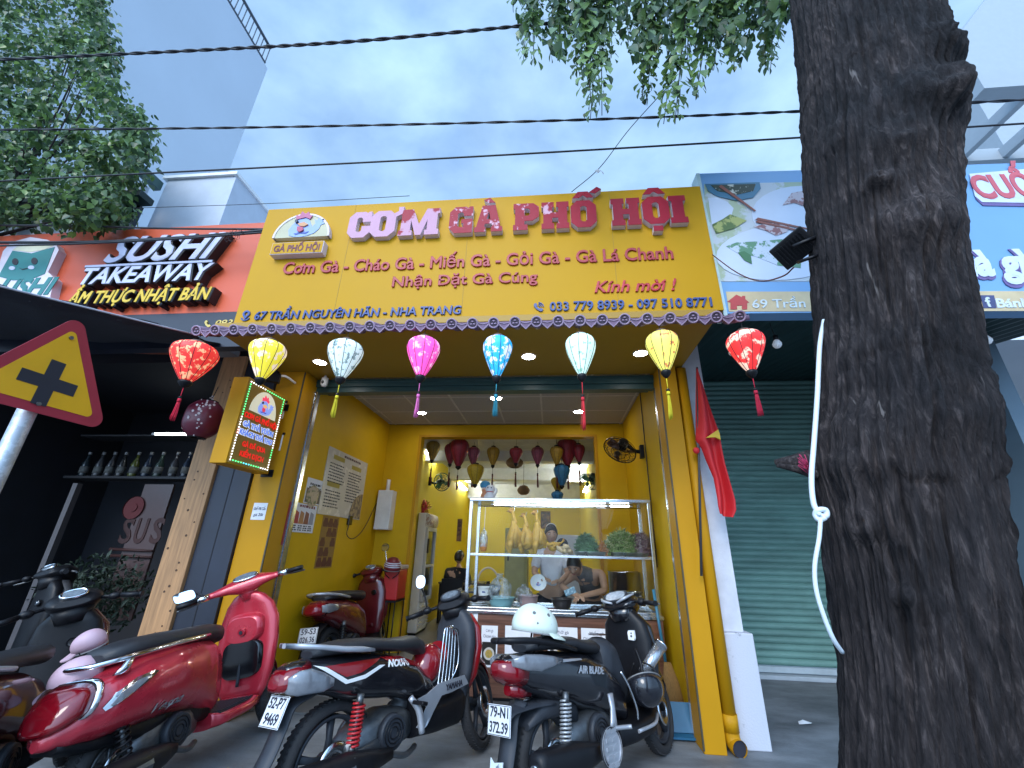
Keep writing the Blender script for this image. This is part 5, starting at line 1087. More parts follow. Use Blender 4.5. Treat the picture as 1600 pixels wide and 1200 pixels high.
# ------------------------------------------------------------------ motor scooters (x forward, y left, z up)
SEAT = mat('seat_vinyl', (.016, .017, .021), .5, var=.25, vs=30, bump=.15, bs=260)
GREYP = mat('grey_plastic', (.030, .034, .042), .48, spec=.3, var=.25, vs=9, bump=.06, bs=150)
SILV = mat('silver_plastic', (.42, .44, .48), .32, .45, var=.12)
LENSR = mat('red_lens', (.17, .003, .008), .10, var=.12, coat=.5, vs=40, stretch=(.3, 1, 1))
LENSC = mat('clear_lens', (.17, .18, .20), .08, .1, var=.2, vs=18, coat=.9)
MIRR = mat('mirror_face', (.75, .8, .85), .03, 1, var=.02)
PLATE = mat('plate_white', (.66, .68, .70), .45, var=.08, vs=20)
BODYBLK = mat('gloss_black_paint', (.010, .010, .013), .2, var=.3, coat=.7)
class Body:
    """side-profile stations (x, z top, z bottom, half width, squareness)"""
    def __init__(s, st): s.st = sorted(st)
    def at(s, x):
        st = s.st
        if x <= st[0][0]: return st[0][1:]
        for a, b in zip(st, st[1:]):
            if x <= b[0]:
                t = (x-a[0])/(b[0]-a[0]); t = t*t*(3-2*t)*.5+t*.5; return tuple(p+(q-p)*t for p, q in zip(a[1:], b[1:]))
        return st[-1][1:]
    def side(s, x, z):
        zt, zb, w_, e = s.at(x); zc, hz = (zt+zb)/2, (zt-zb)/2; u = min(.98, abs(z-zc)/hz)
        return w_*(1-u**e)**(1/e)
    def mesh(s, mb, n=28, k=4):
        rs = []; xs = []
        for a, b in zip(s.st, s.st[1:]): xs += [a[0]+(b[0]-a[0])*i/k for i in range(k)]
        xs.append(s.st[-1][0])
        for x in xs:
            zt, zb, w_, e = s.at(x); rs.append(ring((x, 0, (zt+zb)/2), (0, 1, 0), (0, 0, 1), w_, (zt-zb)/2, e, n))
        return mb.loft(rs)
    def decal(s, par, name, mt, poly, off=.003, sgn=-1, th=.002, cuts=3):
        bm = bmesh.new(); bm.faces.new([bm.verts.new((x, 0, z)) for x, z in poly]); bmesh.ops.triangulate(bm, faces=bm.faces)
        bmesh.ops.subdivide_edges(bm, edges=bm.edges, cuts=cuts, use_grid_fill=True)
        bm.verts.index_update(); mb = MB(); nv = len(bm.verts)
        mb.v = [V((q.co.x, sgn*(s.side(q.co.x, q.co.z)+off+th), q.co.z)) for q in bm.verts]+[V((q.co.x, sgn*(s.side(q.co.x, q.co.z)+off-.004), q.co.z)) for q in bm.verts]
        fs = [[q.index for q in f.verts] for f in bm.faces]; mb.f = fs+[[i+nv for i in reversed(f)] for f in fs]
        for e in bm.edges:
            if e.is_boundary: a, b = e.verts[0].index, e.verts[1].index; mb.f.append([a, b, b+nv, a+nv])
        bm.free(); mb.sm = [False]*len(mb.f); mb.mi = [0]*len(mb.f)
        return mb.build(name, mt, par, local=True)
    def letter(s, par, body, mt, x0, z0, h, w_, slope=0, bold=.03, shear=.2, sgn=-1, off=.006):
        Mx = frame((0, 0, 0), (1, 0, slope), (0, 0, 1)); Mx.translation = V((x0, 0, z0))
        o = text(body, mt, Mx, h, par, w=w_, bold=bold, shear=shear, align='LEFT', local=True, ext=.002)
        for q in o.data.vertices: q.co.y = sgn*(s.side(q.co.x, q.co.z)+off+abs(q.co.y))
        return o
def wheel(root, x, r, w_, mt, spokes, M=None, solid=False):
    M = M or Matrix(); Ry = Matrix(((1, 0, 0), (0, 0, 1), (0, -1, 0)))
    q = MB(); q.M = M; rr = r-w_*.78
    q.lathe([(rr-.012, -w_*.34), (rr+.006, -w_*.36), (rr+.004, -w_*.2), (rr-.018, -w_*.1), (rr-.018, w_*.1), (rr+.004, w_*.2), (rr+.006, w_*.36), (rr-.012, w_*.34), (rr-.012, -w_*.34)], 40, (x, 0, r), Ry)
    if solid: q.lathe([(.03, -.02), (rr-.014, -.014), (rr-.014, .014), (.03, .02)], 32, (x, 0, r), Ry)
    for k in range(spokes):
        a = 2*PI*k/spokes+.3; ca, sa = math.cos(a), math.sin(a); u = V((ca, 0, sa)); v = V((-sa, 0, ca)); c = V((x, 0, r))
        q.loft([ring(c+u*.03, v, (0, 1, 0), .026, .022, 4, 10), ring(c+u*rr*.5, v, (0, 1, 0), .016, .014, 4, 10), ring(c+u*(rr-.014), v, (0, 1, 0), .021, .02, 4, 10)])
    q.cyl((x, -.055, r), (x, .055, r), .042, n=20); o = q.build('wheel', mt, root, local=True)
    t = MB(); t.M = M; prof = []
    for i in range(15):
        a = PI*(-.62+1.24*i/14); prof.append((rr+w_*.36+math.cos(a)*w_*.44, math.sin(a)*w_*.5))
    t.lathe(prof+[prof[0]], 48, (x, 0, r), Ry)
    for k in range(60):
        a = 2*PI*k/60
        for s_ in (-1, 1): t.M = M @ Matrix.Translation((x, 0, r)) @ Matrix.Rotation(a, 4, 'Y'); t.box((0, s_*w_*.22, r-w_*.012-.001), (.011, w_*.20, .006), Matrix.Rotation(s_*.6, 3, 'Z'))
    t.M = M; t.build('tyre', RUB, o, local=True)
    d = MB(); d.M = M; d.lathe([(.05, -.075), (.10, -.075), (.10, -.071), (.05, -.071), (.05, -.075)], 30, (x, 0, r), Ry); d.build('brake_disc', STEEL, o, local=True)
    return o
def plate(root, c, tilt, rows, yaw=0):
    """licence plate 190 x 140 facing backwards"""
    c = V(c); up_ = V((math.sin(tilt), 0, math.cos(tilt))); Mx = frame(c, (0, -1, 0), up_)
    q = MB(); q.prism([(-.095, -.07), (.095, -.07), (.095, .07), (-.095, .07)], .004, Mx); o = q.build('licence_plate', PLATE, root, local=True, bevel=.002)
    q = MB()
    for a, b in (((-.092, -.067), (.092, -.064)), ((-.092, .064), (.092, .067)), ((-.092, -.063), (-.089, .063)), ((.089, -.063), (.092, .063))): q.prism([(a[0], a[1]), (b[0], a[1]), (b[0], b[1]), (a[0], b[1])], .001, Mx, .004)
    q.build('plate_border', INK, o, local=True)
    for i, s_ in enumerate(rows): text(s_, mat('plate_ink', (.01, .012, .03), .5), Mx @ Matrix.Translation((0, .013-.068*i, .004)), .046, o, w=.15 if len(s_) > 4 else .13, bold=.025, ext=.0012, local=True)
    return o
def shock(root, a, b, mt, r=.026, turns=9):
    a, b = V(a), V(b); d = (b-a); u = d.normalized().orthogonal().normalized(); v = d.normalized().cross(u); q = MB()
    q.cyl(a, b, .011, n=10); q.cyl(a, a+d*.22, .02, n=12); q.cyl(b-d*.10, b, .018, n=12); q.build('shock_absorber', ALU, root, local=True)
    q = MB(); q.tube([a+d*(.16+.74*i/(turns*12))+(u*math.cos(i*PI/6)+v*math.sin(i*PI/6))*r for i in range(turns*12+1)], .0065, n=6, k=1); q.build('spring', mt, root, local=True)
def mirror(root, base, tip, r, mt, face=(-1, 0, .1), ov=1.25):
    base, tip = V(base), V(tip); q = MB(); q.tube([base, base.lerp(tip, .5)+V((.01, 0, .01)), tip], .007, n=8); o = q.build('mirror_stem', mt, root, local=True)
    f = V(face).normalized(); u = f.cross(V((0, 0, 1))).normalized(); v = u.cross(f); q = MB(); c = tip+v*r*.7
    q.loft([ring(c+f*d, u, v, r*ov*k, r*k, 2.4, 24) for d, k in ((-.035, .3), (-.025, .75), (-.008, .98), (.002, 1.0), (.004, .95))]); q.build('mirror_shell', BLKG, root, local=True)
    MB().loft([ring(c+f*.0045, u, v, r*ov*.92, r*.92, 2.4, 24), ring(c+f*.006, u, v, r*ov*.91, r*.91, 2.4, 24)]).build('mirror_glass', MIRR, root, local=True)
def steerM(hx, hz, ang, rake=.45):
    ax = V((-math.sin(rake), 0, math.cos(rake))); return Matrix.Translation((hx, 0, hz)) @ Matrix.Rotation(ang, 4, ax) @ Matrix.Translation((-hx, 0, -hz))
def handlebar(root, SM, hx, z, mt, cowl=None, w_=.34, dash=True, grip=BLACK, ctrl=None):
    ctrl = ctrl or BLACK
    q = MB(); q.M = SM; q.tube([(hx-.14, w_, z-.02), (hx-.06, w_*.6, z+.0), (hx, w_*.25, z+.01), (hx, -w_*.25, z+.01), (hx-.06, -w_*.6, z), (hx-.14, -w_, z-.02)], .013, n=10); q.build('handlebar', BLACK, root, local=True)
    for s_ in (1, -1):
        q = MB(); q.M = SM; a, b = V((hx-.095, s_*w_*.76, z-.007)), V((hx-.16, s_*w_*1.08, z-.026)); q.cyl(a, b, .0185, .018, 14); q.cyl(b, b+(b-a).normalized()*.012, .021, n=14); q.build('grip', grip, root, local=True)
        q = MB(); q.M = SM; c = V((hx-.075, s_*w_*.66, z-.002)); q.ell(c, (.034, .040, .028), 14); q.build('switch_cluster', ctrl, root, local=True)
        q = MB(); q.M = SM; q.tube([(hx-.03, s_*w_*.70, z-.004), (hx-.02, s_*w_*.85, z-.016), (hx-.075, s_*w_*1.1, z-.036)], [.010, .008, .006], n=8); q.build('brake_lever', CHR if ctrl is CHR else ALU, root, local=True)
def helmet(name_label, c, r, mt, rot=(0, 0, 0), visor=True, holes=False, group=None, stripes=None, cap=True):
    t = thing('helmet', name_label, 'helmet', c, rot, group)
    q = MB(); rs = []
    for i in range(13):
        a = PI/2*i/12; rs.append(ring((.012*math.cos(a), 0, r*.98*math.sin(a)), (1, 0, 0), (0, 1, 0), r*1.12*math.cos(a)+.001, r*.92*math.cos(a)+.001, 2.15, 28))
    q.loft([ring((.012, 0, -.035), (1, 0, 0), (0, 1, 0), r*1.10, r*.90, 2.15, 28)]+rs); q.build('shell', mt, t, local=True)
    if visor:
        q = MB(); nn = 14; top = []; bot = []
        for i in range(nn+1):
            a = -1.15+2.3*i/nn; k = math.cos(a*.75)
            top.append([V((r*1.08*math.cos(a), r*.90*math.sin(a), -.012)), V((r*1.08*math.cos(a)+.075*k, r*.94*math.sin(a), -.035-.012*k)), V((r*1.08*math.cos(a)+.075*k, r*.94*math.sin(a), -.041-.012*k)), V((r*1.06*math.cos(a), r*.88*math.sin(a), -.022))])
        q.loft(top, smooth=False); q.build('peak', mt, t, local=True)
    MB().loft([ring((.012, 0, -.037), (1, 0, 0), (0, 1, 0), r*1.115, r*.915, 2.15, 28), ring((.012, 0, -.030), (1, 0, 0), (0, 1, 0), r*1.118, r*.918, 2.15, 28), ring((.012, 0, -.030), (1, 0, 0), (0, 1, 0), r*1.0, r*.82, 2.15, 28), ring((.012, 0, -.037), (1, 0, 0), (0, 1, 0), r*1.0, r*.82, 2.15, 28)], caps=False).build('rim_trim', mat('helmet_trim', (.2, .2, .2), .5), t, local=True)
    if holes:
        for a, z in ((-1.1, .55), (-1.9, .55), (-1.0, .16), (-1.7, .14), (-2.3, .14)):
            cz_ = math.sqrt(1-z*z); p = V((r*1.12*cz_*math.cos(a)+.012, r*.92*cz_*math.sin(a), r*.98*z)); nrm = V((p.x/(1.25), p.y/.85, p.z)).normalized()
            q = MB(); rr_ = .011 if z > .3 else .006; q.cyl(p-nrm*.002, p+nrm*.002, rr_, n=12); q.build('vent', mat('vent_grey', (.12, .13, .13), .5), t, local=True)
    if stripes:
        for k in range(3):
            z0_ = .01+.022*k; a0 = math.asin(min(.98, z0_/(r*.98))); a1 = math.asin(min(.99, (z0_+.010)/(r*.98)))
            MB().loft([ring((.012*math.cos(a), 0, z), (1, 0, 0), (0, 1, 0), r*1.125*math.cos(a)+.002, r*.925*math.cos(a)+.002, 2.15, 28) for a, z in ((a0, z0_), (a1, z0_+.010))], caps=False).build('stripe', stripes, t, local=True)
    for s_ in (-1, 1): MB().tube([(.03, s_*r*.86, -.02), (.02, s_*r*.7, -.09), (.0, s_*r*.15, -.15)], .006, n=6).build('strap', BLACK, t, local=True)
    return t
def muffler(root, mt, y=-.19, x0=-.95, x1=-.30, z0=.34, z1=.30, shield=None):
    q = MB(); d = [(x0, .035), (x0+.01, .058), (x0+.06, .068), (x0+.35, .066), (x0+.48, .050), (x1, .025)]
    q.loft([ring((x, y, z0+(z1-z0)*(x-x0)/(x1-x0)), (0, 1, 0), (0, 0, 1), r, r*1.15, 2.6, 22) for x, r in d]); o = q.build('muffler', mt, root, local=True)
    MB().cyl((x0-.012, y, z0), (x0+.02, y, z0), .022, n=14).build('tail_pipe', STEEL, o, local=True)
    MB().tube([(x1-.01, y, z1), (x1+.14, y+.03, z1-.05), (x1+.30, y+.12, z1-.06)], .017, n=10).build('exhaust_pipe', ALU, root, local=True)
    if shield:
        q = MB(); q.loft([[V((x, y-.072+.02*abs(s2), z0+(z1-z0)*(x-x0)/(x1-x0)+s2*.055)) for s2 in (-1, -.5, 0, .5, 1)]+[V((x, y-.062+.02*abs(s2), z0+(z1-z0)*(x-x0)/(x1-x0)+s2*.055)) for s2 in (1, .5, 0, -.5, -1)] for x in (x0+.10, x0+.22, x0+.36)], smooth=False); q.build('heat_shield', shield, root, local=True)
def engine(root, z=.30, x=-.42):
    q = MB(); q.loft([ring((x_, 0, z+dz), (0, 1, 0), (0, 0, 1), a, b, 3, 18) for x_, dz, a, b in ((x-.22, -.02, .09, .06), (x-.12, 0, .12, .10), (x+.06, .02, .13, .12), (x+.2, .02, .12, .10), (x+.3, 0, .08, .07))]); o = q.build('engine', ALU, root, local=True)
    q = MB(); q.cyl((x+.06, -.13, z+.02), (x+.06, -.165, z+.02), .10, .088, 28); q.build('fan_cover', GREYP, o, local=True)
    q = MB()
    for r_ in (.03, .05, .07): q.tube([(x+.06+r_*math.cos(i*PI/12), -.167, z+.02+r_*math.sin(i*PI/12)) for i in range(25)], .004, n=5, k=1)
    q.build('fan_grille', BLACK, o, local=True)
    MB().cyl((x-.02, .10, z+.0), (x-.02, .165, z+.0), .12, .10, 24).build('belt_case', ALU, o, local=True)
    MB().tube([(x+.15, 0, z+.05), (x+.3, 0, z+.14), (x+.42, 0, z+.10)], [.05, .06, .03], n=12).build('cylinder_head', ALU, o, local=True)
    q = MB(); q.tube([(x+.05, .12, z-.06), (x-.0, .13, z-.2), (x-.12, .14, z-.29)], .012, n=8); q.build('stand', BLACK, root, local=True)
def scooter(name, label, cx, cy, hd, ln, s=1.0, group='motor scooters parked in front of the shops'):
    t = thing(name, label, 'scooter', (cx, cy, 0), (-ln, 0, hd), group); t.scale = (s, s, s); MW[t] = MW[t] @ Matrix.Scale(s, 4); return t
def front_end(root, SM, fx, r, w_, mt, sp, fender, forkc=BLACK, hx=.42, hz=.92):
    for s_ in (-1, 1):
        q = MB(); q.M = SM; q.cyl((fx-.01, s_*.075, r), (hx+.02, s_*.06, hz-.28), .019, n=12); q.build('fork_leg', forkc, root, local=True)
    wheel(root, fx, r, w_, mt, sp, SM)
    q = MB(); q.M = SM; rs = []
    for i in range(9):
        a = R(20+i*17); ro = r+.03; c = V((fx+math.cos(a)*ro, 0, r+math.sin(a)*ro)); u = V((math.cos(a), 0, math.sin(a))); ww = w_*.72*(.6+.4*math.sin(PI*i/8))
        rs.append([c+u*.012*0+V((0, ww, 0))-u*.045, c+V((0, ww*.75, 0))+u*.008, c+u*.016, c+V((0, -ww*.75, 0))+u*.008, c+V((0, -ww, 0))-u*.045, c+V((0, -ww*.7, 0)), c+u*.004, c+V((0, ww*.7, 0))])
    q.loft(rs); q.build('front_mudguard', fender, root, local=True)
def mudflap(root, pts, mt, wd=.07):
    """rear mudguard: list of (x,z) centre line"""
    q = MB(); p = cr([(x, 0, z) for x, z in pts], 5); rs = []
    for i, c in enumerate(p):
        d = (p[min(i+1, len(p)-1)]-p[max(i-1, 0)]).normalized(); nn = d.cross(V((0, 1, 0))); k = wd*(1.0-.15*i/len(p))
        rs.append([c+V((0, k, 0))+nn*.015, c+nn*-.006, c+V((0, -k, 0))+nn*.015, c+V((0, -k, 0))+nn*.022, c+nn*.004, c+V((0, k, 0))+nn*.022])
    q.loft(rs); return q.build('rear_mudguard', mt, root, local=True)
def shield_loft(root, name, mt, st, n=28, e=2.6, SM=None):
    q = MB()
    if SM: q.M = SM
    q.loft([ring((x, 0, z), (0, 1, 0), (1, 0, 0), w_, d, e, n) for z, x, w_, d in st]); return q.build(name, mt, root, local=True)

# --- red retro scooter ------------------------------------------------------
VR = mat('metallic_red', (.50, .026, .045), .26, .25, var=.10, vs=3, coat=.7)
t = scooter('motor_scooter', 'glossy red retro scooter with chrome grab rail at the left of the row', -2.307, 3.147, R(89.7), .186, .96)
B = Body([(-1.0, .50, .45, .02, 2), (-.97, .545, .44, .075, 2.2), (-.90, .62, .425, .14, 2.3), (-.78, .715, .41, .20, 2.4), (-.6, .775, .405, .235, 2.4), (-.4, .79, .40, .235, 2.5), (-.2, .785, .37, .205, 2.6), (-.05, .76, .32, .165, 2.8), (.03, .72, .29, .135, 3.0), (.06, .68, .29, .12, 3)])
q = MB(); B.mesh(q); q.build('rear_body', VR, t, local=True)
q = MB(); q.loft([ring((x, 0, z), (0, 1, 0), (0, 0, 1), w_, h, 2.6, 24) for x, z, w_, h in ((-.78, .79, .05, .02), (-.74, .80, .115, .045), (-.6, .81, .145, .055), (-.4, .81, .15, .055), (-.2, .80, .15, .055), (-.04, .795, .13, .06), (.06, .775, .11, .062), (.10, .755, .07, .04))]); q.build('seat', SEAT, t, local=True)
q = MB(); q.tube([(-.15, -.16, .785), (-.45, -.185, .785), (-.72, -.165, .775), (-.85, -.09, .765), (-.87, 0, .765), (-.85, .09, .765), (-.72, .165, .775), (-.45, .185, .785), (-.15, .16, .785)], .0135, n=10); q.build('grab_rail', CHR, t, local=True)
for s_ in (-1, 1): MB().loft([ring((-.72, s_*.16, .775), (1, 0, 0), (0, 1, 0), .018, .016, n=12), ring((-.74, s_*.155, .73), (1, 0, 0), (0, 1, 0), .03, .018, n=12), ring((-.76, s_*.15, .70), (1, 0, 0), (0, 1, 0), .05, .02, n=12)]).build('rail_bracket', CHR, t, local=True)
# tail lamp with chrome bezel
def tail_lamp(root, st, mt, bez=None, nm='tail_lamp'):
    q = MB(); q.loft([ring((x, 0, z), (0, 1, 0), V((.25, 0, 1)).normalized(), w_, h, 3, 24) for x, z, w_, h in st]); o = q.build(nm, mt, root, local=True)
    if bez:
        x, z, w_, h = st[-1]; q = MB(); q.loft([ring((x+d, 0, z), (0, 1, 0), V((.25, 0, 1)).normalized(), w_*k, h*k, 3, 24) for d, k in ((-.012, 1.03), (.0, 1.12), (.014, 1.10))]); q.build('lamp_bezel', bez, o, local=True)
    return o
tail_lamp(t, [(-1.015, .555, .06, .03), (-.995, .57, .105, .065), (-.95, .595, .14, .085), (-.89, .62, .165, .09)], LENSR, CHR)
B.decal(t, 'indicator_frame', CHR, [(-.85, .565), (-.80, .62), (-.70, .665), (-.62, .675), (-.60, .668), (-.66, .63), (-.76, .58), (-.84, .548)], .002, th=.006)
B.decal(t, 'indicator_lens', LENSC, [(-.825, .57), (-.79, .61), (-.70, .65), (-.64, .66), (-.68, .63), (-.76, .585), (-.82, .562)], .004, th=.008)
B.letter(t, 'Vespa', CHR, -.58, .455, .045, .20, .03, .02, .3)
q = MB(); Bf = Body([(.0, .30, .20, .12, 4), (.06, .285, .20, .18, 4), (.3, .28, .205, .19, 4), (.42, .30, .21, .17, 4)]); Bf.mesh(q); q.build('floor_pan', VR, t, local=True)
q = MB()
for i in range(9): q.box((.22, -.13+.0325*i, .2875), (.34, .02, .012))
q.box((.22, 0, .282), (.36, .30, .008)); q.build('floor_mat', GREYP, t, local=True)
shield_loft(t, 'leg_shield', VR, [(.25, .45, .15, .04), (.33, .46, .20, .05), (.45, .475, .235, .055), (.65, .49, .255, .055), (.82, .50, .245, .055), (.93, .49, .20, .055), (1.0, .47, .13, .05), (1.03, .465, .07, .04)])
q = MB(); q.loft([ring((x, 0, z), (0, 1, 0), (0, 0, 1), w_, .13, 4, 20) for x, z, w_ in ((.40, .54, .15), (.435, .54, .17), (.47, .54, .175))]); q.build('glove_box', BLKG, t, local=True)
q = MB(); q.loft([ring((x, 0, z), (0, 1, 0), (0, 0, 1), w_, h, 3, 20) for x, z, w_, h in ((.395, .75, .13, .09), (.43, .76, .16, .11), (.49, .76, .17, .12))]); q.build('glove_lid', VR, t, local=True)
q = MB(); q.cyl((.40, -.01, .74), (.375, -.01, .735), .032, .028, 18); o = q.build('ignition_boss', VR, t, local=True); MB().cyl((.376, -.01, .735), (.370, -.01, .734), .014, n=14).build('key_slot', INK, o, local=True)
q = MB(); q.tube([(.43, 0, .68), (.41, 0, .5), (.39, 0, .36)], .012, n=8); q.build('bag_hook', GREYP, t, local=True)
SM = steerM(.47, .98, R(24))
q = MB(); q.M = SM; q.loft([ring((x, y, z), V((1, 0, .25)).normalized(), (0, 0, 1), a, b, 2.3, 22) for y, x, z, a, b in ((.27, .36, 1.085, .022, .022), (.22, .385, 1.09, .028, .026), (.13, .43, 1.10, .06, .045), (.06, .445, 1.10, .085, .065), (0, .45, 1.10, .09, .072), (-.06, .445, 1.10, .085, .065), (-.13, .43, 1.10, .06, .045), (-.22, .385, 1.09, .028, .026), (-.27, .36, 1.085, .022, .022))]); q.loft([ring((.47, 0, .97), (1, 0, 0), (0, 1, 0), .06, .055), ring((.455, 0, 1.08), (1, 0, 0), (0, 1, 0), .07, .075)]); q.build('headset', VR, t, local=True)
q = MB(); q.M = SM; n_ = V((-.55, 0, .85)).normalized(); u_ = n_.cross(V((0, 1, 0))); q.loft([ring(V((.405, 0, 1.155))+n_*o_, (0, 1, 0), u_, .085*k, .048*k, 2.2, 24) for o_, k in ((-.01, 1.12), (.004, 1.1), (.006, 1.0))]); o = q.build('dash_bezel', CHR, t, local=True)
q = MB(); q.M = SM; q.loft([ring(V((.405, 0, 1.155))+n_*o_, (0, 1, 0), u_, .078, .042, 2.2, 24) for o_ in (.0055, .0085)]); q.build('dash_glass', mat('dash_grey', (.16, .19, .22), .12, var=.4, vs=30, coat=.6), o, local=True)
for s_ in (1, -1):
    q = MB(); q.M = SM; q.cyl((.365, s_*.26, 1.085), (.335, s_*.33, 1.08), .026, .024, 16); q.build('switch_cluster', CHR, t, local=True)
    q = MB(); q.M = SM; q.cyl((.335, s_*.33, 1.08), (.285, s_*.45, 1.07), .019, .0185, 14); q.build('grip', BLACK, t, local=True)
    q = MB(); q.M = SM; q.tube([(.385, s_*.29, 1.08), (.37, s_*.36, 1.06), (.315, s_*.46, 1.045)], [.011, .008, .007], n=8); q.build('brake_lever', ALU, t, local=True)
q = MB(); q.M = SM; q.tube([(.36, .27, 1.09), (.33, .33, 1.14)], .008, k=1); c_ = V((.315, .40, 1.14)); q.loft([ring(c_+V((d, 0, 0)), (0, 1, 0), (0, .25, 1), .075*k, .042*k, 4, 20) for d, k in ((.02, .8), (.0, 1), (-.012, 1))]); q.build('mirror_shell', GREYP, t, local=True)
q = MB(); q.M = SM; q.loft([ring(c_+V((d, 0, 0)), (0, 1, 0), (0, .25, 1), .070, .038, 4, 20) for d in (-.0125, -.0145)]); q.build('mirror_glass', MIRR, t, local=True)
q = MB(); q.M = SM; q.cyl((.50, 0, 1.09), (.56, 0, 1.085), .075, .07, 24); q.build('headlamp', CHR, t, local=True)
front_end(t, SM, .68, .23, .11, ALU, 5, VR, GREYP, .47, .98)
wheel(t, -.60, .23, .12, ALU, 5); engine(t, .28, -.38); muffler(t, BLACK, -.17, -.92, -.35, .22, .22, ALU)
B2 = Body([(-.95, .46, .42, .07, 3), (-.8, .44, .37, .1, 3), (-.4, .45, .30, .11, 3), (.0, .42, .26, .10, 3)]); q = MB(); B2.mesh(q); q.build('under_tray', BLACK, t, local=True)
shock(t, (-.70, -.13, .48), (-.62, -.13, .25), BLACK, .03, 6)

# --- black scooter with red flashes --------------------------------------------
NR = mat('gloss_red', (.27, .007, .011), .22, var=.12, coat=.6)
t = scooter('motor_scooter', 'black scooter with red flashes, white side stripe and plate 52-P7, mid row', -.884, 3.201, R(60.2), .118, .941)
B = Body([(-.98, .80, .76, .05, 3), (-.92, .815, .70, .10, 3), (-.78, .82, .63, .135, 3.2), (-.55, .80, .56, .15, 3.4), (-.3, .76, .52, .15, 3.4), (-.08, .68, .45, .135, 3.2), (.05, .60, .40, .12, 3), (.14, .50, .36, .11, 3)])
q = MB(); B.mesh(q); q.build('rear_body', BODYBLK, t, local=True)
B.decal(t, 'red_flash', NR, [(-.80, .775), (-.66, .70), (-.56, .705), (-.40, .755), (-.55, .765)], .002, th=.002)
B.decal(t, 'white_stripe', WHITE, [(-.86, .79), (-.81, .76), (-.66, .666), (-.53, .670), (-.38, .715), (-.42, .720), (-.53, .690), (-.650, .684), (-.79, .77)], .003, th=.002)
B.decal(t, 'red_flash', NR, [(-.40, .76), (-.20, .735), (.0, .66), (.10, .55), (.06, .56), (-.04, .645), (-.22, .70), (-.36, .735)], .002, th=.0018)
B.letter(t, 'NOUVO', WHITE, -.36, .700, .036, .22, -.12, .05, .3)
q = MB(); q.loft([ring((x, 0, z), (0, 1, 0), (0, 0, 1), w_, h, 2.8, 24) for x, z, w_, h in ((-.84, .835, .06, .018), (-.80, .845, .11, .03), (-.6, .845, .135, .038), (-.42, .83, .14, .04), (-.22, .80, .13, .04), (-.05, .785, .115, .05), (.03, .75, .085, .05), (.06, .72, .06, .03))]); q.build('seat', SEAT, t, local=True)
q = MB(); q.loft([ring(c, (0, 1, 0), (0, 0, 1), a, b, 3, 14) for c, a, b in ((V((-.48, -.155, .81)), .012, .01), (V((-.58, -.165, .828)), .03, .016), (V((-.70, -.155, .845)), .036, .016), (V((-.84, -.13, .875)), .03, .014), (V((-.95, -.09, .895)), .022, .013), (V((-.985, 0, .90)), .02, .013))]); q.loft([ring(c, (0, 1, 0), (0, 0, 1), a, b, 3, 14) for c, a, b in ((V((-.48, .155, .81)), .012, .01), (V((-.58, .165, .828)), .03, .016), (V((-.70, .155, .845)), .036, .016), (V((-.84, .13, .875)), .03, .014), (V((-.95, .09, .895)), .022, .013), (V((-.985, 0, .90)), .02, .013))]); q.build('grab_rail', SILV, t, local=True)
tail_lamp(t, [(-1.015, .735, .05, .03), (-.995, .735, .085, .052), (-.95, .74, .108, .066), (-.88, .75, .120, .07)], LENSR)
for s_ in (-1, 1):
    q = MB(); q.loft([ring((x, s_*y, z), (0, 1, 0), (0, 0, 1), a, b, 2.6, 18) for x, y, z, a, b in ((-.985, .085, .715, .012, .035), (-.94, .112, .72, .022, .058), (-.88, .128, .72, .022, .060), (-.80, .138, .70, .014, .045), (-.74, .142, .69, .006, .02))]); q.build('indicator', LENSC, t, local=True)
mudflap(t, [(-.80, .66), (-.92, .62), (-.965, .52), (-1.02, .40), (-1.13, .25), (-1.20, .17)], GREYP, .075)
plate(t, (-.985, 0, .60), .36, ('52-P7', '9469'))
wheel(t, -.64, .29, .10, GREYP, 5); engine(t, .33, -.36); muffler(t, BLACK, -.20, -1.0, -.35, .30, .27, ALU)
shock(t, (-.56, -.16, .60), (-.60, -.16, .34), mat('spring_red', (.42, .015, .02), .35), .033, 10)
q = MB(); q.loft([ring((x, -.125, z), (0, 1, 0), (0, 0, 1), .02, h, 3, 12) for x, z, h in ((-.70, .30, .03), (-.5, .29, .045), (-.3, .31, .05))]); q.build('swing_arm', ALU, t, local=True)
# silver footboard panel with maker's name, leg shield and front
Bs = Body([(-.16, .70, .30, .175, 8), (.46, .70, .20, .185, 8)])
q = MB(); Body([(-.1, .46, .26, .155, 4), (.1, .42, .24, .17, 4), (.32, .43, .23, .165, 4), (.44, .50, .30, .13, 4)]).mesh(q); q.build('floor_board', BLACK, t, local=True)
Bs.decal(t, 'side_panel', SILV, [(-.12, .48), (-.04, .49), (.08, .53), (.34, .53), (.38, .47), (.20, .455), (.10, .455), (.02, .38), (-.05, .30), (-.12, .33), (-.04, .42)], .0, th=.004)
Bs.letter(t, 'YAMAHA', INK, .14, .475, .034, .17, .0, .05, .1)
q = MB(); q.tube([(-.17, -.16, .50), (-.12, -.19, .42), (-.10, -.20, .30)], [.018, .022, .02], n=10); q.build('foot_bracket', SILV, t, local=True)
q = MB(); q.box((-.15, -.23, .47), (.05, .10, .022), Matrix.Rotation(.3, 3, 'Y')); q.build('foot_peg', BLACK, t, local=True, bevel=.006)
shield_loft(t, 'leg_shield', GREYP, [(.30, .37, .10, .05), (.40, .39, .15, .05), (.55, .42, .185, .055), (.72, .45, .20, .06), (.85, .46, .185, .065), (.93, .46, .13, .06), (.98, .45, .08, .05)])
shield_loft(t, 'front_cowl', NR, [(.40, .47, .10, .04), (.50, .50, .165, .05), (.68, .54, .195, .055), (.82, .545, .18, .05), (.92, .52, .12, .045)])
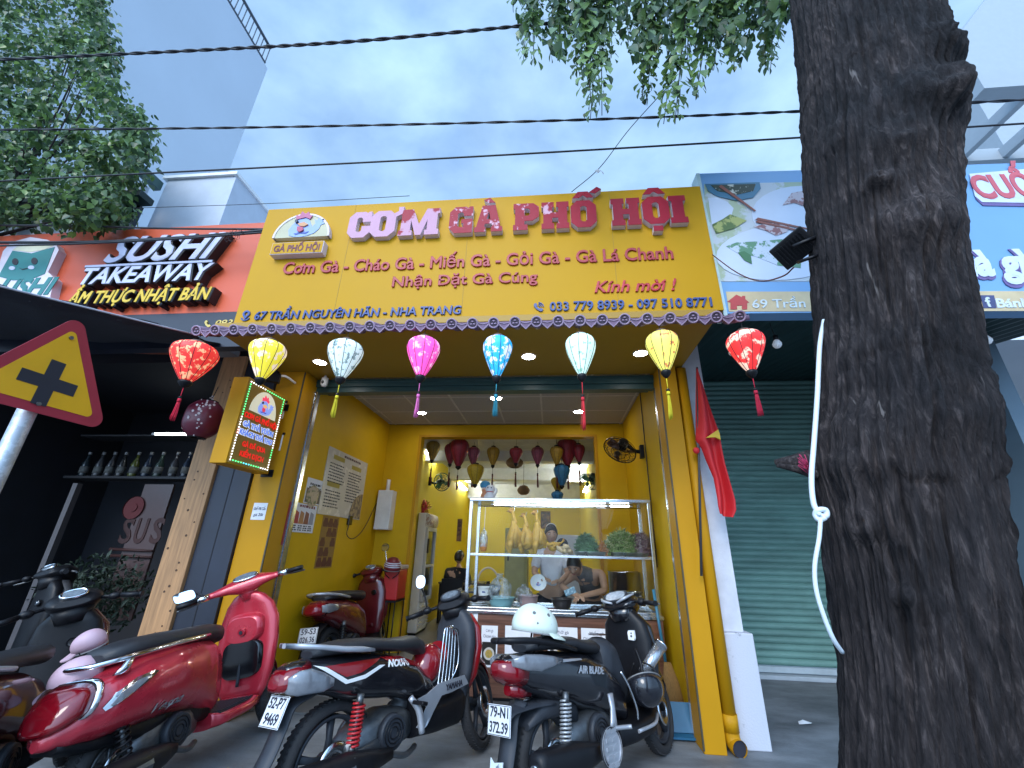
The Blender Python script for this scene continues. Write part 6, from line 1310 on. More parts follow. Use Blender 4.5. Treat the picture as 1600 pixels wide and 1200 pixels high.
q = MB(); q.loft([ring((x, 0, z), (0, 1, 0), (0, 0, 1), w_, h, 3, 20) for x, z, w_, h in ((.14, .44, .07, .05), (.25, .50, .09, .12), (.36, .56, .11, .22))]); q.build('centre_tunnel', GREYP, t, local=True)
q = MB(); q.cyl((.405, -.06, .80), (.385, -.06, .80), .028, n=18); o = q.build('ignition_lock', BLKG, t, local=True); MB().cyl((.386, -.06, .80), (.380, -.06, .80), .018, n=16).build('lock_ring', CHR, o, local=True)
SM = steerM(.45, .95, R(20)); handlebar(t, SM, .46, 1.0, BLACK, w_=.33)
q = MB(); q.M = SM; q.loft([ring((x, 0, z), (0, 1, 0), V((.5, 0, 1)).normalized(), w_, h, 2.4, 24) for x, z, w_, h in ((.36, 1.0, .10, .03), (.39, 1.01, .13, .055), (.46, 1.02, .14, .075), (.54, 1.0, .11, .075), (.58, .98, .07, .05))]); q.loft([ring((.44, 0, .90), (1, 0, 0), (0, 1, 0), .07, .09), ring((.45, 0, .99), (1, 0, 0), (0, 1, 0), .09, .12)]); q.build('headset', BLACK, t, local=True)
q = MB(); q.M = SM; n_ = V((-.6, 0, .8)).normalized(); u_ = n_.cross(V((0, 1, 0))); q.loft([ring(V((.40, 0, 1.065))+n_*o_, (0, 1, 0), u_, .085*k, .05*k, 2.3, 24) for o_, k in ((-.01, 1.1), (.012, 1.05), (.014, .9), (.010, .9))]); o = q.build('dash_bezel', GREYP, t, local=True)
q = MB(); q.M = SM; q.loft([ring(V((.40, 0, 1.065))+n_*o_, (0, 1, 0), u_, .072, .042, 2.3, 24) for o_ in (.009, .012)]); q.build('dash_glass', mat('dash_grey', (0, 0, 0)), o, local=True)
MB_ = SM @ V((.39, .22, 1.02)); MT_ = SM @ V((.37, .25, 1.19)); mirror(t, MB_, MT_, .055, BLACK, (-.9, -.5, .05), .8)
front_end(t, SM, .64, .28, .08, GREYP, 5, NR, BLACK, .45, .95)
# wire basket between the knees, with a red helmet in it
q = MB(); x0_, x1_ = .06, .30
for i in range(5):
    y = -.16+.08*i if False else -.165+.012*i
    q.tube([(.05+.045*i, y, .50), (.08+.05*i, y, .52), (.14+.045*i, y, .80), (.17+.03*i, y+.0, .86), (.26+.01*i, y, .84)], .005, n=6, k=3)
q.tube([(.05, -.165, .50), (.22, -.12, .49), (.33, -.13, .60), (.33, -.13, .80), (.26, -.12, .85)], .006, n=6, k=3); q.build('wire_basket', CHR, t, local=True)
Wn = MW[t]; c_ = Wn @ V((.10, -.02, .62)); helmet('shiny red helmet held by the wire basket of the black and red scooter', c_, .115, mat('helmet_red', (.22, .008, .014), .16, var=.15, coat=.8), (.3, -.9, R(61)), True)

# --- black scooter with long tail --------------------------------------------------
t = scooter('motor_scooter', 'black scooter with plate 79-N1 and big exhaust at the right end of the row', .374, 3.387, R(49.9), .145, .944)
B = Body([(-.98, .82, .77, .05, 3), (-.93, .835, .68, .10, 3), (-.8, .83, .62, .135, 3.2), (-.55, .81, .53, .155, 3.2), (-.3, .77, .45, .16, 3.2), (-.1, .71, .38, .15, 3.2), (.04, .62, .33, .135, 3), (.12, .52, .30, .12, 3)])
q = MB(); B.mesh(q); q.build('rear_body', BODYBLK, t, local=True)
B.decal(t, 'chrome_edge', SILV, [(-.93, .835), (-.80, .80), (-.55, .765), (-.36, .745), (-.36, .735), (-.56, .75), (-.82, .775), (-.94, .82)], .003, th=.003)
B.letter(t, 'AIR BLADE', SILV, -.44, .675, .040, .30, -.17, .04, .25)
q = MB(); q.loft([ring((x, 0, z), (0, 1, 0), (0, 0, 1), w_, h, 2.8, 24) for x, z, w_, h in ((-.80, .85, .06, .02), (-.76, .86, .115, .032), (-.55, .855, .14, .04), (-.38, .835, .145, .04), (-.26, .80, .145, .04), (-.14, .785, .13, .045), (-.07, .765, .10, .04))]); q.build('seat', SEAT, t, local=True)
q = MB(); q.loft([ring((x, 0, z), (0, 1, 0), (0, 0, 1), w_, h, 2.8, 24) for x, z, w_, h in ((-.10, .68, .125, .12), (.04, .69, .12, .14), (.15, .62, .10, .16), (.20, .54, .09, .12), (.25, .46, .08, .08))]); q.build('fuel_tunnel', GREYP, t, local=True)
Mx = frame((.065, 0, .838), (0, -1, 0), (1, 0, -.25)); q = MB(); q.prism([(-.07, -.035), (.07, -.035), (.07, .035), (-.07, .035)], .004, Mx); o = q.build('fuel_lid', BLKG, t, local=True)
text('HONDA', SILV, frame((.0, 0, .842), (0, -1, 0), (1, 0, -.1)), .022, t, w=.10, bold=.05, ext=.002, local=True)
q = MB()
for s_ in (-1, 1): q.tube([(-.42, s_*.15, .80), (-.6, s_*.165, .85), (-.82, s_*.145, .895), (-.95, s_*.08, .91), (-.97, 0, .91)], [.012, .016, .018, .018, .018], n=10)
q.build('grab_rail', BLACK, t, local=True)
tail_lamp(t, [(-1.02, .785, .03, .02), (-.99, .77, .075, .045), (-.94, .755, .108, .065), (-.86, .735, .128, .075)], LENSR)
q = MB(); q.loft([ring((x, 0, z), (0, 1, 0), (0, 0, 1), w_, h, 3, 18) for x, z, w_, h in ((-.93, .655, .03, .025), (-.87, .645, .06, .04), (-.78, .64, .06, .045))]); q.build('lower_lens', LENSR, t, local=True)
for s_ in (-1, 1):
    q = MB(); q.loft([ring((x, s_*y, z), (0, 1, 0), (0, 0, 1), a, b, 2.6, 18) for x, y, z, a, b in ((-.96, .095, .80, .012, .02), (-.88, .132, .79, .018, .042), (-.78, .146, .775, .014, .045), (-.68, .155, .77, .010, .03), (-.58, .160, .765, .004, .01))]); q.build('indicator', LENSC, t, local=True)
mudflap(t, [(-.62, .56), (-.80, .575), (-.95, .575), (-1.0, .56)], GREYP, .105)
mudflap(t, [(-.85, .60), (-.93, .54), (-.965, .42), (-1.01, .30), (-1.07, .17)], GREYP, .07)
plate(t, (-1.005, 0, .53), .16, ('79-N1', '372.39'))
q = MB(); Mx = frame((-1.045, 0, .27), (0, -1, 0), (.22, 0, 1)); q.prism([(-.05, .10), (-.02, .08), (.05, .09), (.05, -.02), (.02, -.06), (-.03, -.11), (-.05, -.11)], .003, Mx, .012); o = q.build('sticker', mat('sticker_pale', (.55, .60, .62), .5, vs=25, col2=(.15, .17, .2), thr=.6), t, local=True)
wheel(t, -.63, .28, .105, GREYP, 5); engine(t, .32, -.34); muffler(t, BLACK, -.205, -.96, -.30, .33, .27)
q = MB()
Ms = frame((-.36, -.282, .295), (1, 0, -.1), (0, 0, 1))
for k in range(5):
    z_ = -.08+.04*k
    for j in range(2): q.prism([(-.055+.058*j, z_-.014), (-.005+.058*j, z_-.008), (-.005+.058*j, z_+.012), (-.055+.058*j, z_+.006)], .006, Ms)
q.prism(annulus(.088, .10, 24), .006, Ms); q.build('heat_shield', SILV, t, local=True)
MB().prism(disc(.098, 28), .012, Ms, -.013).build('heat_shield_base', GREYP, t, local=True)
shock(t, (-.58, -.155, .60), (-.64, -.155, .33), mat('spring_grey', (.42, .43, .44), .35, .5), .031, 11); shock(t, (-.58, .155, .60), (-.64, .155, .33), mat('spring_grey', (0, 0, 0)), .031, 11)
q = MB(); q.loft([ring((x, 0, z), (0, 1, 0), (0, 0, 1), w_, h, 3.5, 18) for x, z, w_, h in ((-.84, .47, .07, .02), (-.72, .52, .09, .05), (-.55, .52, .10, .06), (-.42, .46, .10, .06))]); q.build('inner_mudguard', GREYP, t, local=True)
q = MB(); q.loft([ring(c, (1, 0, 0), (0, 1, 0), a, .012, 3, 12) for c, a in ((V((-.16, -.185, .52)), .025), (V((-.17, -.195, .45)), .02), (V((-.19, -.20, .38)), .03), (V((-.20, -.20, .34)), .04))]); q.tube([(-.20, -.20, .345), (-.10, -.235, .335), (-.08, -.26, .335)], .013, n=8); q.build('foot_bracket', SILV, t, local=True)
q = MB(); Body([(-.06, .34, .19, .15, 4), (.1, .32, .19, .185, 4), (.34, .32, .19, .185, 4), (.46, .36, .24, .15, 4)]).mesh(q); q.build('floor_board', BLACK, t, local=True)
MB().tube([(-.0, -.19, .62), (.06, -.20, .52), (.10, -.205, .40), (.10, -.2, .33)], .008, n=8).build('guard_bar', CHR, t, local=True)
MB().tube([(.10, -.19, .265), (.32, -.195, .265), (.43, -.165, .30)], .012, n=8).build('floor_edge_trim', SILV, t, local=True)
shield_loft(t, 'leg_shield', BLACK, [(.28, .42, .12, .05), (.40, .43, .17, .055), (.58, .45, .20, .06), (.75, .47, .215, .065), (.88, .47, .19, .065), (.96, .46, .12, .06), (1.0, .45, .08, .05)])
shield_loft(t, 'front_cowl', BODYBLK, [(.36, .49, .11, .05), (.50, .53, .18, .06), (.68, .56, .20, .065), (.84, .56, .18, .06), (.94, .53, .11, .05)])
Mk = frame((.394, -.09, .80), (0, -1, 0), (.15, 0, 1)); q = MB(); q.prism([(-.028, -.03), (.02, -.036), (.03, -.02), (.028, .034), (-.02, .034), (-.03, .02)], .02, Mk, -.01); o = q.build('lock_sticker', WHITE, t, local=True)
q = MB(); q.prism(disc(.008, 10, (.002, -.006)), .002, Mk, .0105); q.prism(disc(.006, 10, (.004, .014)), .002, Mk, .0105); q.build('key_slot', INK, o, local=True)
SM = steerM(.46, .96, R(8)); handlebar(t, SM, .47, 1.02, BLACK, w_=.33)
q = MB(); q.M = SM; q.loft([ring((x, 0, z), (0, 1, 0), V((.6, 0, 1)).normalized(), w_, h, 2.3, 24) for x, z, w_, h in ((.35, 1.02, .09, .02), (.38, 1.03, .14, .05), (.46, 1.03, .155, .085), (.55, 1.0, .13, .09), (.61, .96, .08, .05))]); q.loft([ring((.44, 0, .90), (1, 0, 0), (0, 1, 0), .07, .09), ring((.45, 0, 1.0), (1, 0, 0), (0, 1, 0), .09, .12)]); q.build('headset', BODYBLK, t, local=True)
n_ = V((-.62, 0, .78)).normalized(); u_ = n_.cross(V((0, 1, 0)))
q = MB(); q.M = SM; q.loft([ring(V((.395, 0, 1.085))+n_*o_, (0, 1, 0), u_, .10*k, .055*k, 2.6, 24) for o_, k in ((-.02, 1.1), (.006, 1.1), (.010, .95), (.004, .93))]); o = q.build('dash_bezel', GREYP, t, local=True)
q = MB(); q.M = SM; q.loft([ring(V((.395, 0, 1.085))+n_*o_, (0, 1, 0), u_, .088, .048, 2.6, 24) for o_ in (.004, .008)]); q.build('dash_glass', mat('dash_pale', (.34, .38, .42), .12, var=.35, vs=26, coat=.6), o, local=True)
for s_ in (-1, 1):
    q = MB(); q.M = SM; q.tube([(.345, s_*.02, 1.035), (.352, s_*.10, 1.062), (.43, s_*.152, 1.085)], [.008, .012, .006], n=8); q.build('silver_trim', SILV, t, local=True)
front_end(t, SM, .64, .27, .09, GREYP, 5, BODYBLK, BLACK, .46, .96)
q = MB(); q.cyl((.33, -.17, .56), (.52, -.26, .72), .040, .046, 20); o = q.build('silver_canister', mat('brushed_can', (.55, .58, .62), .25, .8, var=.15), t, local=True)
MB().cyl((.515, -.258, .717), (.525, -.263, .725), .051, n=20).build('canister_lid', CHR, o, local=True)
Wn = MW[t]; c_ = Wn @ V((.24, -.215, .50)); helmet('black helmet hanging by its strap from the right hand black scooter', c_, .125, mat('helmet_black', (.012, .013, .018), .22, var=.2, coat=.6), (R(150), R(20), R(51)), True)
q = MB(); q.tube([(.30, -.16, .72), (.27, -.2, .64), (.25, -.21, .56)], .012, n=6); q.build('strap_hook', BLACK, t, local=True)
c_ = Wn @ V((-.70, -.04, .965)); helmet('pale mint peaked helmet resting on the tail of the right hand black scooter', c_, .128, mat('helmet_mint', (.62, .70, .62), .42, var=.06), (R(-7), R(8), R(18)), True, True)

# --- generic maroon / dark scooters farther back ----------------------------------------
def plain_scooter(label, cx, cy, hd, ln, paint, steer, rows=None, r=.26, tall=1.0, inner=BLACK, sc=1.0):
    t = scooter('motor_scooter', label, cx, cy, hd, ln, sc)
    B = Body([(-.96, .80, .76, .04, 3), (-.9, .815, .66, .10, 2.8), (-.76, .81, .60, .15, 2.8), (-.5, .79, .50, .175, 2.8), (-.25, .75, .42, .17, 2.8), (-.05, .68, .34, .15, 3), (.04, .60, .30, .13, 3)])
    q = MB(); B.mesh(q); q.build('rear_body', paint, t, local=True)
    q = MB(); q.loft([ring((x, 0, z), (0, 1, 0), (0, 0, 1), w_, h, 2.8, 24) for x, z, w_, h in ((-.82, .82, .06, .02), (-.78, .835, .12, .035), (-.55, .835, .15, .045), (-.35, .82, .155, .045), (-.15, .80, .15, .05), (.0, .785, .125, .055), (.06, .76, .09, .04))]); q.build('seat', SEAT, t, local=True)
    q = MB()
    for s_ in (-1, 1): q.tube([(-.5, s_*.165, .80), (-.7, s_*.165, .84), (-.88, s_*.11, .87), (-.94, 0, .88)], .013, n=8)
    q.build('grab_rail', SILV, t, local=True)
    tail_lamp(t, [(-1.0, .74, .05, .03), (-.97, .74, .09, .055), (-.92, .735, .115, .07), (-.86, .73, .13, .07)], LENSR)
    for s_ in (-1, 1):
        q = MB(); q.loft([ring((x, s_*y, z), (0, 1, 0), (0, 0, 1), a, b, 2.6, 16) for x, y, z, a, b in ((-.95, .10, .74, .012, .03), (-.88, .135, .735, .016, .045), (-.76, .158, .73, .010, .03), (-.68, .165, .73, .004, .01))]); q.build('indicator', LENSC, t, local=True)
    mudflap(t, [(-.78, .60), (-.90, .55), (-.97, .46), (-1.04, .34), (-1.10, .24)], BLACK, .075)
    if rows: plate(t, (-1.0, 0, .52), .25, rows)
    wheel(t, -.62, r, .10, GREYP, 5); engine(t, .30, -.34); muffler(t, BLACK, -.19, -.94, -.30, .32, .27, SILV)
    shock(t, (-.58, -.155, .58), (-.63, -.155, .31), BLACK, .03, 9)
    q = MB(); Body([(-.05, .33, .20, .15, 4), (.1, .31, .2, .18, 4), (.34, .31, .2, .18, 4), (.46, .36, .25, .14, 4)]).mesh(q); q.build('floor_board', BLACK, t, local=True)
    shield_loft(t, 'inner_shield', inner, [(.28, .41, .12, .05), (.40, .42, .17, .055), (.6, .44, .195, .06), (.78, .46, .20, .06), (.9, .46, .17, .06), (.98, .45, .10, .05)])
    shield_loft(t, 'front_cowl', paint, [(.34, .47, .12, .05), (.5, .51, .19, .06), (.7, .54, .215, .06), (.86, .54, .19, .06), (.97, .51, .11, .05)])
    q = MB(); q.cyl((.40, -.06, .78), (.375, -.06, .78), .03, n=18); o = q.build('ignition_lock', BLKG, t, local=True); MB().cyl((.376, -.06, .78), (.37, -.06, .78), .018, n=14).build('lock_ring', CHR, o, local=True)
    SM = steerM(.46, .96, steer); handlebar(t, SM, .46, 1.02*tall, BLACK, w_=.33)
    q = MB(); q.M = SM; q.loft([ring((x, 0, z), (0, 1, 0), V((.55, 0, 1)).normalized(), w_, h, 2.3, 24) for x, z, w_, h in ((.35, 1.03, .09, .02), (.38, 1.04, .135, .05), (.46, 1.04, .15, .08), (.55, 1.01, .12, .085), (.60, .97, .07, .05))]); q.loft([ring((.44, 0, .90), (1, 0, 0), (0, 1, 0), .07, .09), ring((.45, 0, 1.0), (1, 0, 0), (0, 1, 0), .09, .12)]); q.build('headset', paint if inner is not BLACK else BLACK, t, local=True)
    q = MB(); q.M = SM; q.loft([ring(V((.39, 0, 1.09))+n_*o_, (0, 1, 0), u_, .068*k, .038*k, 2.2, 24) for o_, k in ((-.02, 1.1), (.006, 1.1), (.010, .95), (.004, .93))]); o = q.build('dash_bezel', CHR, t, local=True)
    q = MB(); q.M = SM; q.loft([ring(V((.39, 0, 1.09))+n_*o_, (0, 1, 0), u_, .058, .031, 2.2, 24) for o_ in (.004, .007)]); q.build('dash_glass', mat('dash_grey', (0, 0, 0)), o, local=True)
    front_end(t, SM, .63, r, .085, GREYP, 5, paint, BLACK, .46, .96)
    return t, SM, B
MAR = mat('maroon_paint', (.13, .010, .014), .2, var=.15, coat=.7)
t, SM, B = plain_scooter('maroon scooter with round mirrors and plate 59-S3 parked inside the yellow shop', -2.30, 5.45, R(89), .12, MAR, R(8), ('59-S3', '026.36'), .27, 1.0, MAR)
for s_, tp in ((1, (.32, .46, 1.13)), (-1, (.40, -.20, 1.27))): mirror(t, SM @ V((.40, s_*.22, 1.02)), SM @ V(tp), .05, CHR, (-1, -.1*s_, .1), 1.05)
q = SM @ V((.36, -.30, 1.05)); c_ = MW[t] @ q; helmet('maroon helmet with pale stripes hung on the handlebar of the scooter inside the shop', c_, .12, mat('helmet_maroon', (.16, .015, .025), .35, var=.1), (0, R(10), R(-60)), False, stripes=mat('stripe_pale', (.55, .58, .66), .5))
t, SM, B = plain_scooter('black and maroon scooter half hidden behind the red retro scooter', -2.90, 2.52, R(119), .10, mat('dark_maroon', (.07, .008, .010), .2, coat=.7), R(18), ('79-H1', '284.06'), .27, 1.0, BLACK, .93)
PK = mat('helmet_pink', (.55, .36, .42), .45, var=.06)
c_ = PY(143, 1003, 2.75); helmet('small pale pink helmet hooked under the handlebar of the hidden black scooter', c_, .075, PK, (R(-15), R(20), R(200)), True)
c_ = PY(124, 1056, 2.40); helmet('pale pink helmet with black strap band hanging beside the red retro scooter seat', c_, .095, mat('helmet_pink_two', (.55, .37, .43), .4, vs=3.0, col2=(.02, .02, .024), thr=.60), (R(-25), R(20), R(215)), True)
t, SM, B = plain_scooter('dusty dark scooter parked deep in front of the sushi shop at the far left', -4.9, 3.55, R(70), .08, mat('dusty_grey', (.05, .05, .055), .6), R(15), None, .27, 1.0, BLACK)
# ------------------------------------------------------------------ people
SKIN = mat('skin_tone', (.46, .27, .18), .5, var=.06, vs=12)
HAIR = mat('black_hair', (.012, .010, .010), .38, var=.4, vs=60, stretch=(1, 1, .2))
def skin_mesh(joints, edges, radii, root, sub=2):
    me = bpy.data.meshes.new('s'); names = list(joints); idx = {k: i for i, k in enumerate(names)}
    me.from_pydata([tuple(joints[k]) for k in names], [(idx[a], idx[b]) for a, b in edges], [])
    o = bpy.data.objects.new('s', me); COL.objects.link(o); md = o.modifiers.new('skin', 'SKIN'); md.use_smooth_shade = True
    for k in names:
        d = me.skin_vertices[0].data[idx[k]]; r = radii[k]; d.radius = (r, r) if isinstance(r, float) else r; d.use_root = (k == root)
    ms = o.modifiers.new('sub', 'SUBSURF'); ms.levels = sub; ms.render_levels = sub
    dg = bpy.context.evaluated_depsgraph_get(); ev = bpy.data.meshes.new_from_object(o.evaluated_get(dg))
    vs = [v.co.copy() for v in ev.vertices]; fs = [list(p.vertices) for p in ev.polygons]
    bpy.data.objects.remove(o); bpy.data.meshes.remove(me); bpy.data.meshes.remove(ev); return vs, fs
def head_verts(M, s=1.0, n=36, h=28):
    rings = []
    for i in range(h+1):
        a = max(-PI/2+.02, min(PI/2-.02, PI*i/h-PI/2)); rg = []
        for j in range(n):
            b = 2*PI*j/n; x, y, z = math.cos(a)*math.cos(b), math.cos(a)*math.sin(b), math.sin(a)
            px, py, pz = x*.074, y*.092, z*.112
            if z < 0: k = -z; px *= 1-.34*k*k; py *= 1-.20*k
            if y < 0:                                           # face side is -Y
                f = -y
                py -= .024*f*math.exp(-((px/.013)**2))*math.exp(-(((pz+.018)/.020)**2))     # nose
                py -= .008*f*math.exp(-((px/.010)**2))*math.exp(-(((pz-.010)/.025)**2))
                py += .009*f*sum(math.exp(-(((px-e)/.016)**2)-(((pz-.012)/.012)**2)) for e in (-.031, .031))
                py -= .005*f*math.exp(-((px/.022)**2)-(((pz+.055)/.010)**2)); py -= .008*f*math.exp(-((px/.022)**2)-(((pz+.092)/.016)**2))
            rg.append(M @ V((px*s, py*s, pz*s)))
        rings.append(rg)
    mb = MB(); mb.loft(rings, True)
    for sx in (-1, 1):
        mb.loft([ring(M @ V((sx*.072*s, .012*s, -.005*s)), M.to_3x3() @ V((.3*sx, 1, 0)), M.to_3x3() @ V((0, 0, 1)), .012*s, .022*s, n=12), ring(M @ V((sx*.086*s, .020*s, -.002*s)), M.to_3x3() @ V((.3*sx, 1, 0)), M.to_3x3() @ V((0, 0, 1)), .019*s, .033*s, n=12), ring(M @ V((sx*.088*s, .022*s, -.002*s)), M.to_3x3() @ V((.3*sx, 1, 0)), M.to_3x3() @ V((0, 0, 1)), .011*s, .022*s, n=12)])
    return mb
def face_parts(t, M, s=1.0, hair='bun'):
    R3 = M.to_3x3()
    for sx in (-1, 1):
        q = MB(); q.ell(M @ V((sx*.031*s, -.074*s, .010*s)), (.0125*s, .008*s, .0085*s), 12, R3); o = q.build('eyeball', mat('eye_white', (.6, .6, .6), .3), t)
        q = MB(); q.ell(M @ V((sx*.031*s, -.0805*s, .010*s)), (.0062*s, .003*s, .0066*s), 10, R3); q.build('iris', INK, o)
        q = MB(); q.tube([M @ V((sx*.014*s, -.087*s, .031*s)), M @ V((sx*.031*s, -.086*s, .036*s)), M @ V((sx*.050*s, -.073*s, .030*s))], [.003*s, .0035*s, .002*s], n=6); q.build('eyebrow', HAIR, t)
    q = MB(); q.tube([M @ V((-.022*s, -.078*s, -.054*s)), M @ V((0, -.088*s, -.053*s)), M @ V((.022*s, -.078*s, -.054*s))], [.002*s, .0055*s, .002*s], n=8); q.build('lips', mat('lip_red', (.35, .10, .09), .4), t)
    rings = []                                                  # hair cap with an open face
    for i in range(22):
        a = PI/2-.02-i*(PI*.72)/21; rg = []
        for j in range(40):
            b = 2*PI*j/40; front = max(0, -math.sin(b)); lim = .50*front**1.5-.02; aa = max(a, lim*1.2) if front > .12 else a
            x, y, z = math.cos(aa)*math.cos(b), math.cos(aa)*math.sin(b), math.sin(aa); k = 1+.02*math.sin(b*23+i)
            px = x*.086*k; pz = z*.124
            if z < 0: px *= 1-.30*z*z
            rg.append(M @ V((px*s, (y*.106*k+.004)*s, (pz+.004)*s)))
        rings.append(rg)
    q = MB(); q.loft(rings, True); q.build('hair', HAIR, t)
    if hair == 'bun':
        q = MB(); q.ell(M @ V((0, .105*s, .06*s)), (.05*s, .045*s, .045*s), 16, R3); q.build('hair_bun', HAIR, t)
        q = MB(); q.tube([M @ V((.078*math.cos(b)*s, .0, (.03+.102*math.sin(b))*s)) for b in [PI*(.2+.6*i/8) for i in range(9)]], .006*s, n=8); q.build('hair_band', mat('band_white', (.7, .7, .72), .6), t)
def hand(J, Ed, Rd, wrist, pref, d, nrm, up_, curl=.5, s=1.0):
    """five finger chains rooted in a palm; d = pointing direction, nrm = palm normal"""
    d = V(d).normalized(); side = d.cross(V(nrm)).normalized(); nrm = side.cross(d)
    p = J[wrist]; pk = pref+'palm'; J[pk] = p+d*.055*s; Rd[pk] = (.030*s, .016*s); Ed.append((wrist, pk))
    for i, (off, ln) in enumerate(((-.027, .072), (-.009, .082), (.009, .076), (.026, .060))):
        a, b, c, e = (pref+'f%d%d' % (i, k) for k in range(4)); base = p+d*.088*s+side*off*s
        J[a] = base; d1 = (d+nrm*curl*.5).normalized(); d2 = (d+nrm*curl*1.4).normalized(); d3 = (d*.5+nrm*curl*2).normalized()
        J[b] = base+d1*ln*.45*s; J[c] = J[b]+d2*ln*.32*s; J[e] = J[c]+d3*ln*.25*s
        Rd[a], Rd[b], Rd[c], Rd[e] = .0095*s, .0085*s, .0078*s, .0068*s; Ed += [(pk, a), (a, b), (b, c), (c, e)]
    a, b, c = (pref+'t%d' % k for k in range(3)); J[a] = p+d*.035*s-side*.032*s; J[b] = J[a]+(d*.7-side*.6+nrm*.4).normalized()*.036*s; J[c] = J[b]+(d*.9-side*.1+nrm*.5).normalized()*.028*s
    Rd[a], Rd[b], Rd[c] = .012*s, .0095*s, .008*s; Ed += [(pk, a), (a, b), (b, c)]
def person(name, label, base, HM, J, shirt_keys, shirt, trousers, s=1.0, hair='bun', hands=None, sleeve=1.0, skirt_r=None):
    t = thing(name, label, 'person', base)
    base_r = dict(hip=(.135, .10), belly=(.12, .09), chest=(.135, .095), neck0=.055, neck1=.045, sl=.055, sr=.055, el=.040, er=.040, wl=.027, wr=.027, hl=.085, hr=.085, kl=.058, kr=.058, al=.040, ar=.040, tl=.035, tr=.035)
    Rd = {k: base_r[k] for k in J}; Ed = [('hip', 'belly'), ('belly', 'chest'), ('chest', 'neck0'), ('neck0', 'neck1'), ('chest', 'sl'), ('sl', 'el'), ('el', 'wl'), ('chest', 'sr'), ('sr', 'er'), ('er', 'wr'), ('hip', 'hl'), ('hl', 'kl'), ('kl', 'al'), ('al', 'tl'), ('hip', 'hr'), ('hr', 'kr'), ('kr', 'ar'), ('ar', 'tr')]
    J = {k: V(q) for k, q in J.items()}; E2 = list(Ed); J2 = dict(J); R2 = dict(Rd)
    for wr, pref, d, nrm, curl in (hands or []): hand(J2, E2, R2, wr, pref, d, nrm, None, curl, s)
    vs, fs = skin_mesh(J2, E2, R2, 'hip'); mb = head_verts(HM, s); o_ = len(mb.v); mb.v += vs
    for f in fs: mb.f.append([o_+i for i in f]); mb.sm.append(True); mb.mi.append(0)
    mb.build('body', SKIN, t, fix=False)
    def cloth(nm, keys, grow, mt, over=None):
        ks = [k for k in keys]; Jc = {k: J[k] for k in ks}
        if over: Jc.update({k: V(q) for k, q in over.items()})
        ec = [(a, b) for a, b in Ed if a in Jc and b in Jc]
        rc = {k: (tuple(q+grow for q in Rd[k]) if isinstance(Rd[k], tuple) else Rd[k]+grow) for k in Jc}
        v2, f2 = skin_mesh(Jc, ec, rc, 'hip' if 'hip' in Jc else keys[0]); m_ = MB()
        m_.v = [q+V((noise.noise(q*14), noise.noise(q*14+V((7, 0, 0))), 0))*.012 for q in v2]; m_.f = f2; m_.sm = [True]*len(f2); m_.mi = [0]*len(f2); m_.build(nm, mt, t, fix=False)
    over = {}
    if sleeve < 1:
        for a, b in (('sl', 'el'), ('sr', 'er')): over[b] = J[a].lerp(J[b], sleeve)
    cloth('top', shirt_keys, .017, shirt, over); cloth('trousers', ('hip', 'hl', 'kl', 'al', 'hr', 'kr', 'ar'), .018, trousers)
    face_parts(t, HM, s, hair); return t
def at_(x, y, Y): return PY(x, y, Y)
# woman behind the chickens
f = PY(861, 836, 5.55); gx, gy = f.x, 5.55; hz_ = f.z+.01
HM = Matrix.Translation((gx, gy, hz_)) @ Matrix.Rotation(R(8), 4, 'Z') @ Matrix.Rotation(R(10), 4, 'X')
J = dict(hip=(gx, gy+.05, hz_-.62), belly=(gx, gy+.045, hz_-.48), chest=(gx, gy+.03, hz_-.30), neck0=(gx, gy+.025, hz_-.17), neck1=(gx, gy+.015, hz_-.09),
 sl=(gx-.16, gy+.03, hz_-.23), el=(gx-.21, gy-.06, hz_-.45), wl=(gx-.10, gy-.27, hz_-.50), sr=(gx+.16, gy+.03, hz_-.23), er=(gx+.20, gy-.06, hz_-.45), wr=(gx+.09, gy-.27, hz_-.52),
 hl=(gx-.09, gy+.05, hz_-.72), kl=(gx-.09, gy+.02, hz_-1.08), al=(gx-.09, gy+.05, .09), tl=(gx-.09, gy-.10, .05), hr=(gx+.09, gy+.05, hz_-.72), kr=(gx+.09, gy+.02, hz_-1.08), ar=(gx+.09, gy+.05, .09), tr=(gx+.09, gy-.10, .05))
person('person', 'young woman in a white blouse with a white hair band standing behind the hanging chickens', (gx, gy, .016), HM, J, ('hip', 'belly', 'chest', 'neck0', 'sl', 'el', 'sr', 'er'), mat('blouse_white', (.62, .64, .72), .75, var=.1, vs=14), mat('trousers_dark', (.02, .02, .03), .8), .98, 'bun', [('wl', 'L', (.5, -.8, .1), (0, -.2, -1), .5), ('wr', 'R', (-.45, -.8, .1), (0, -.2, -1), .5)], .8)
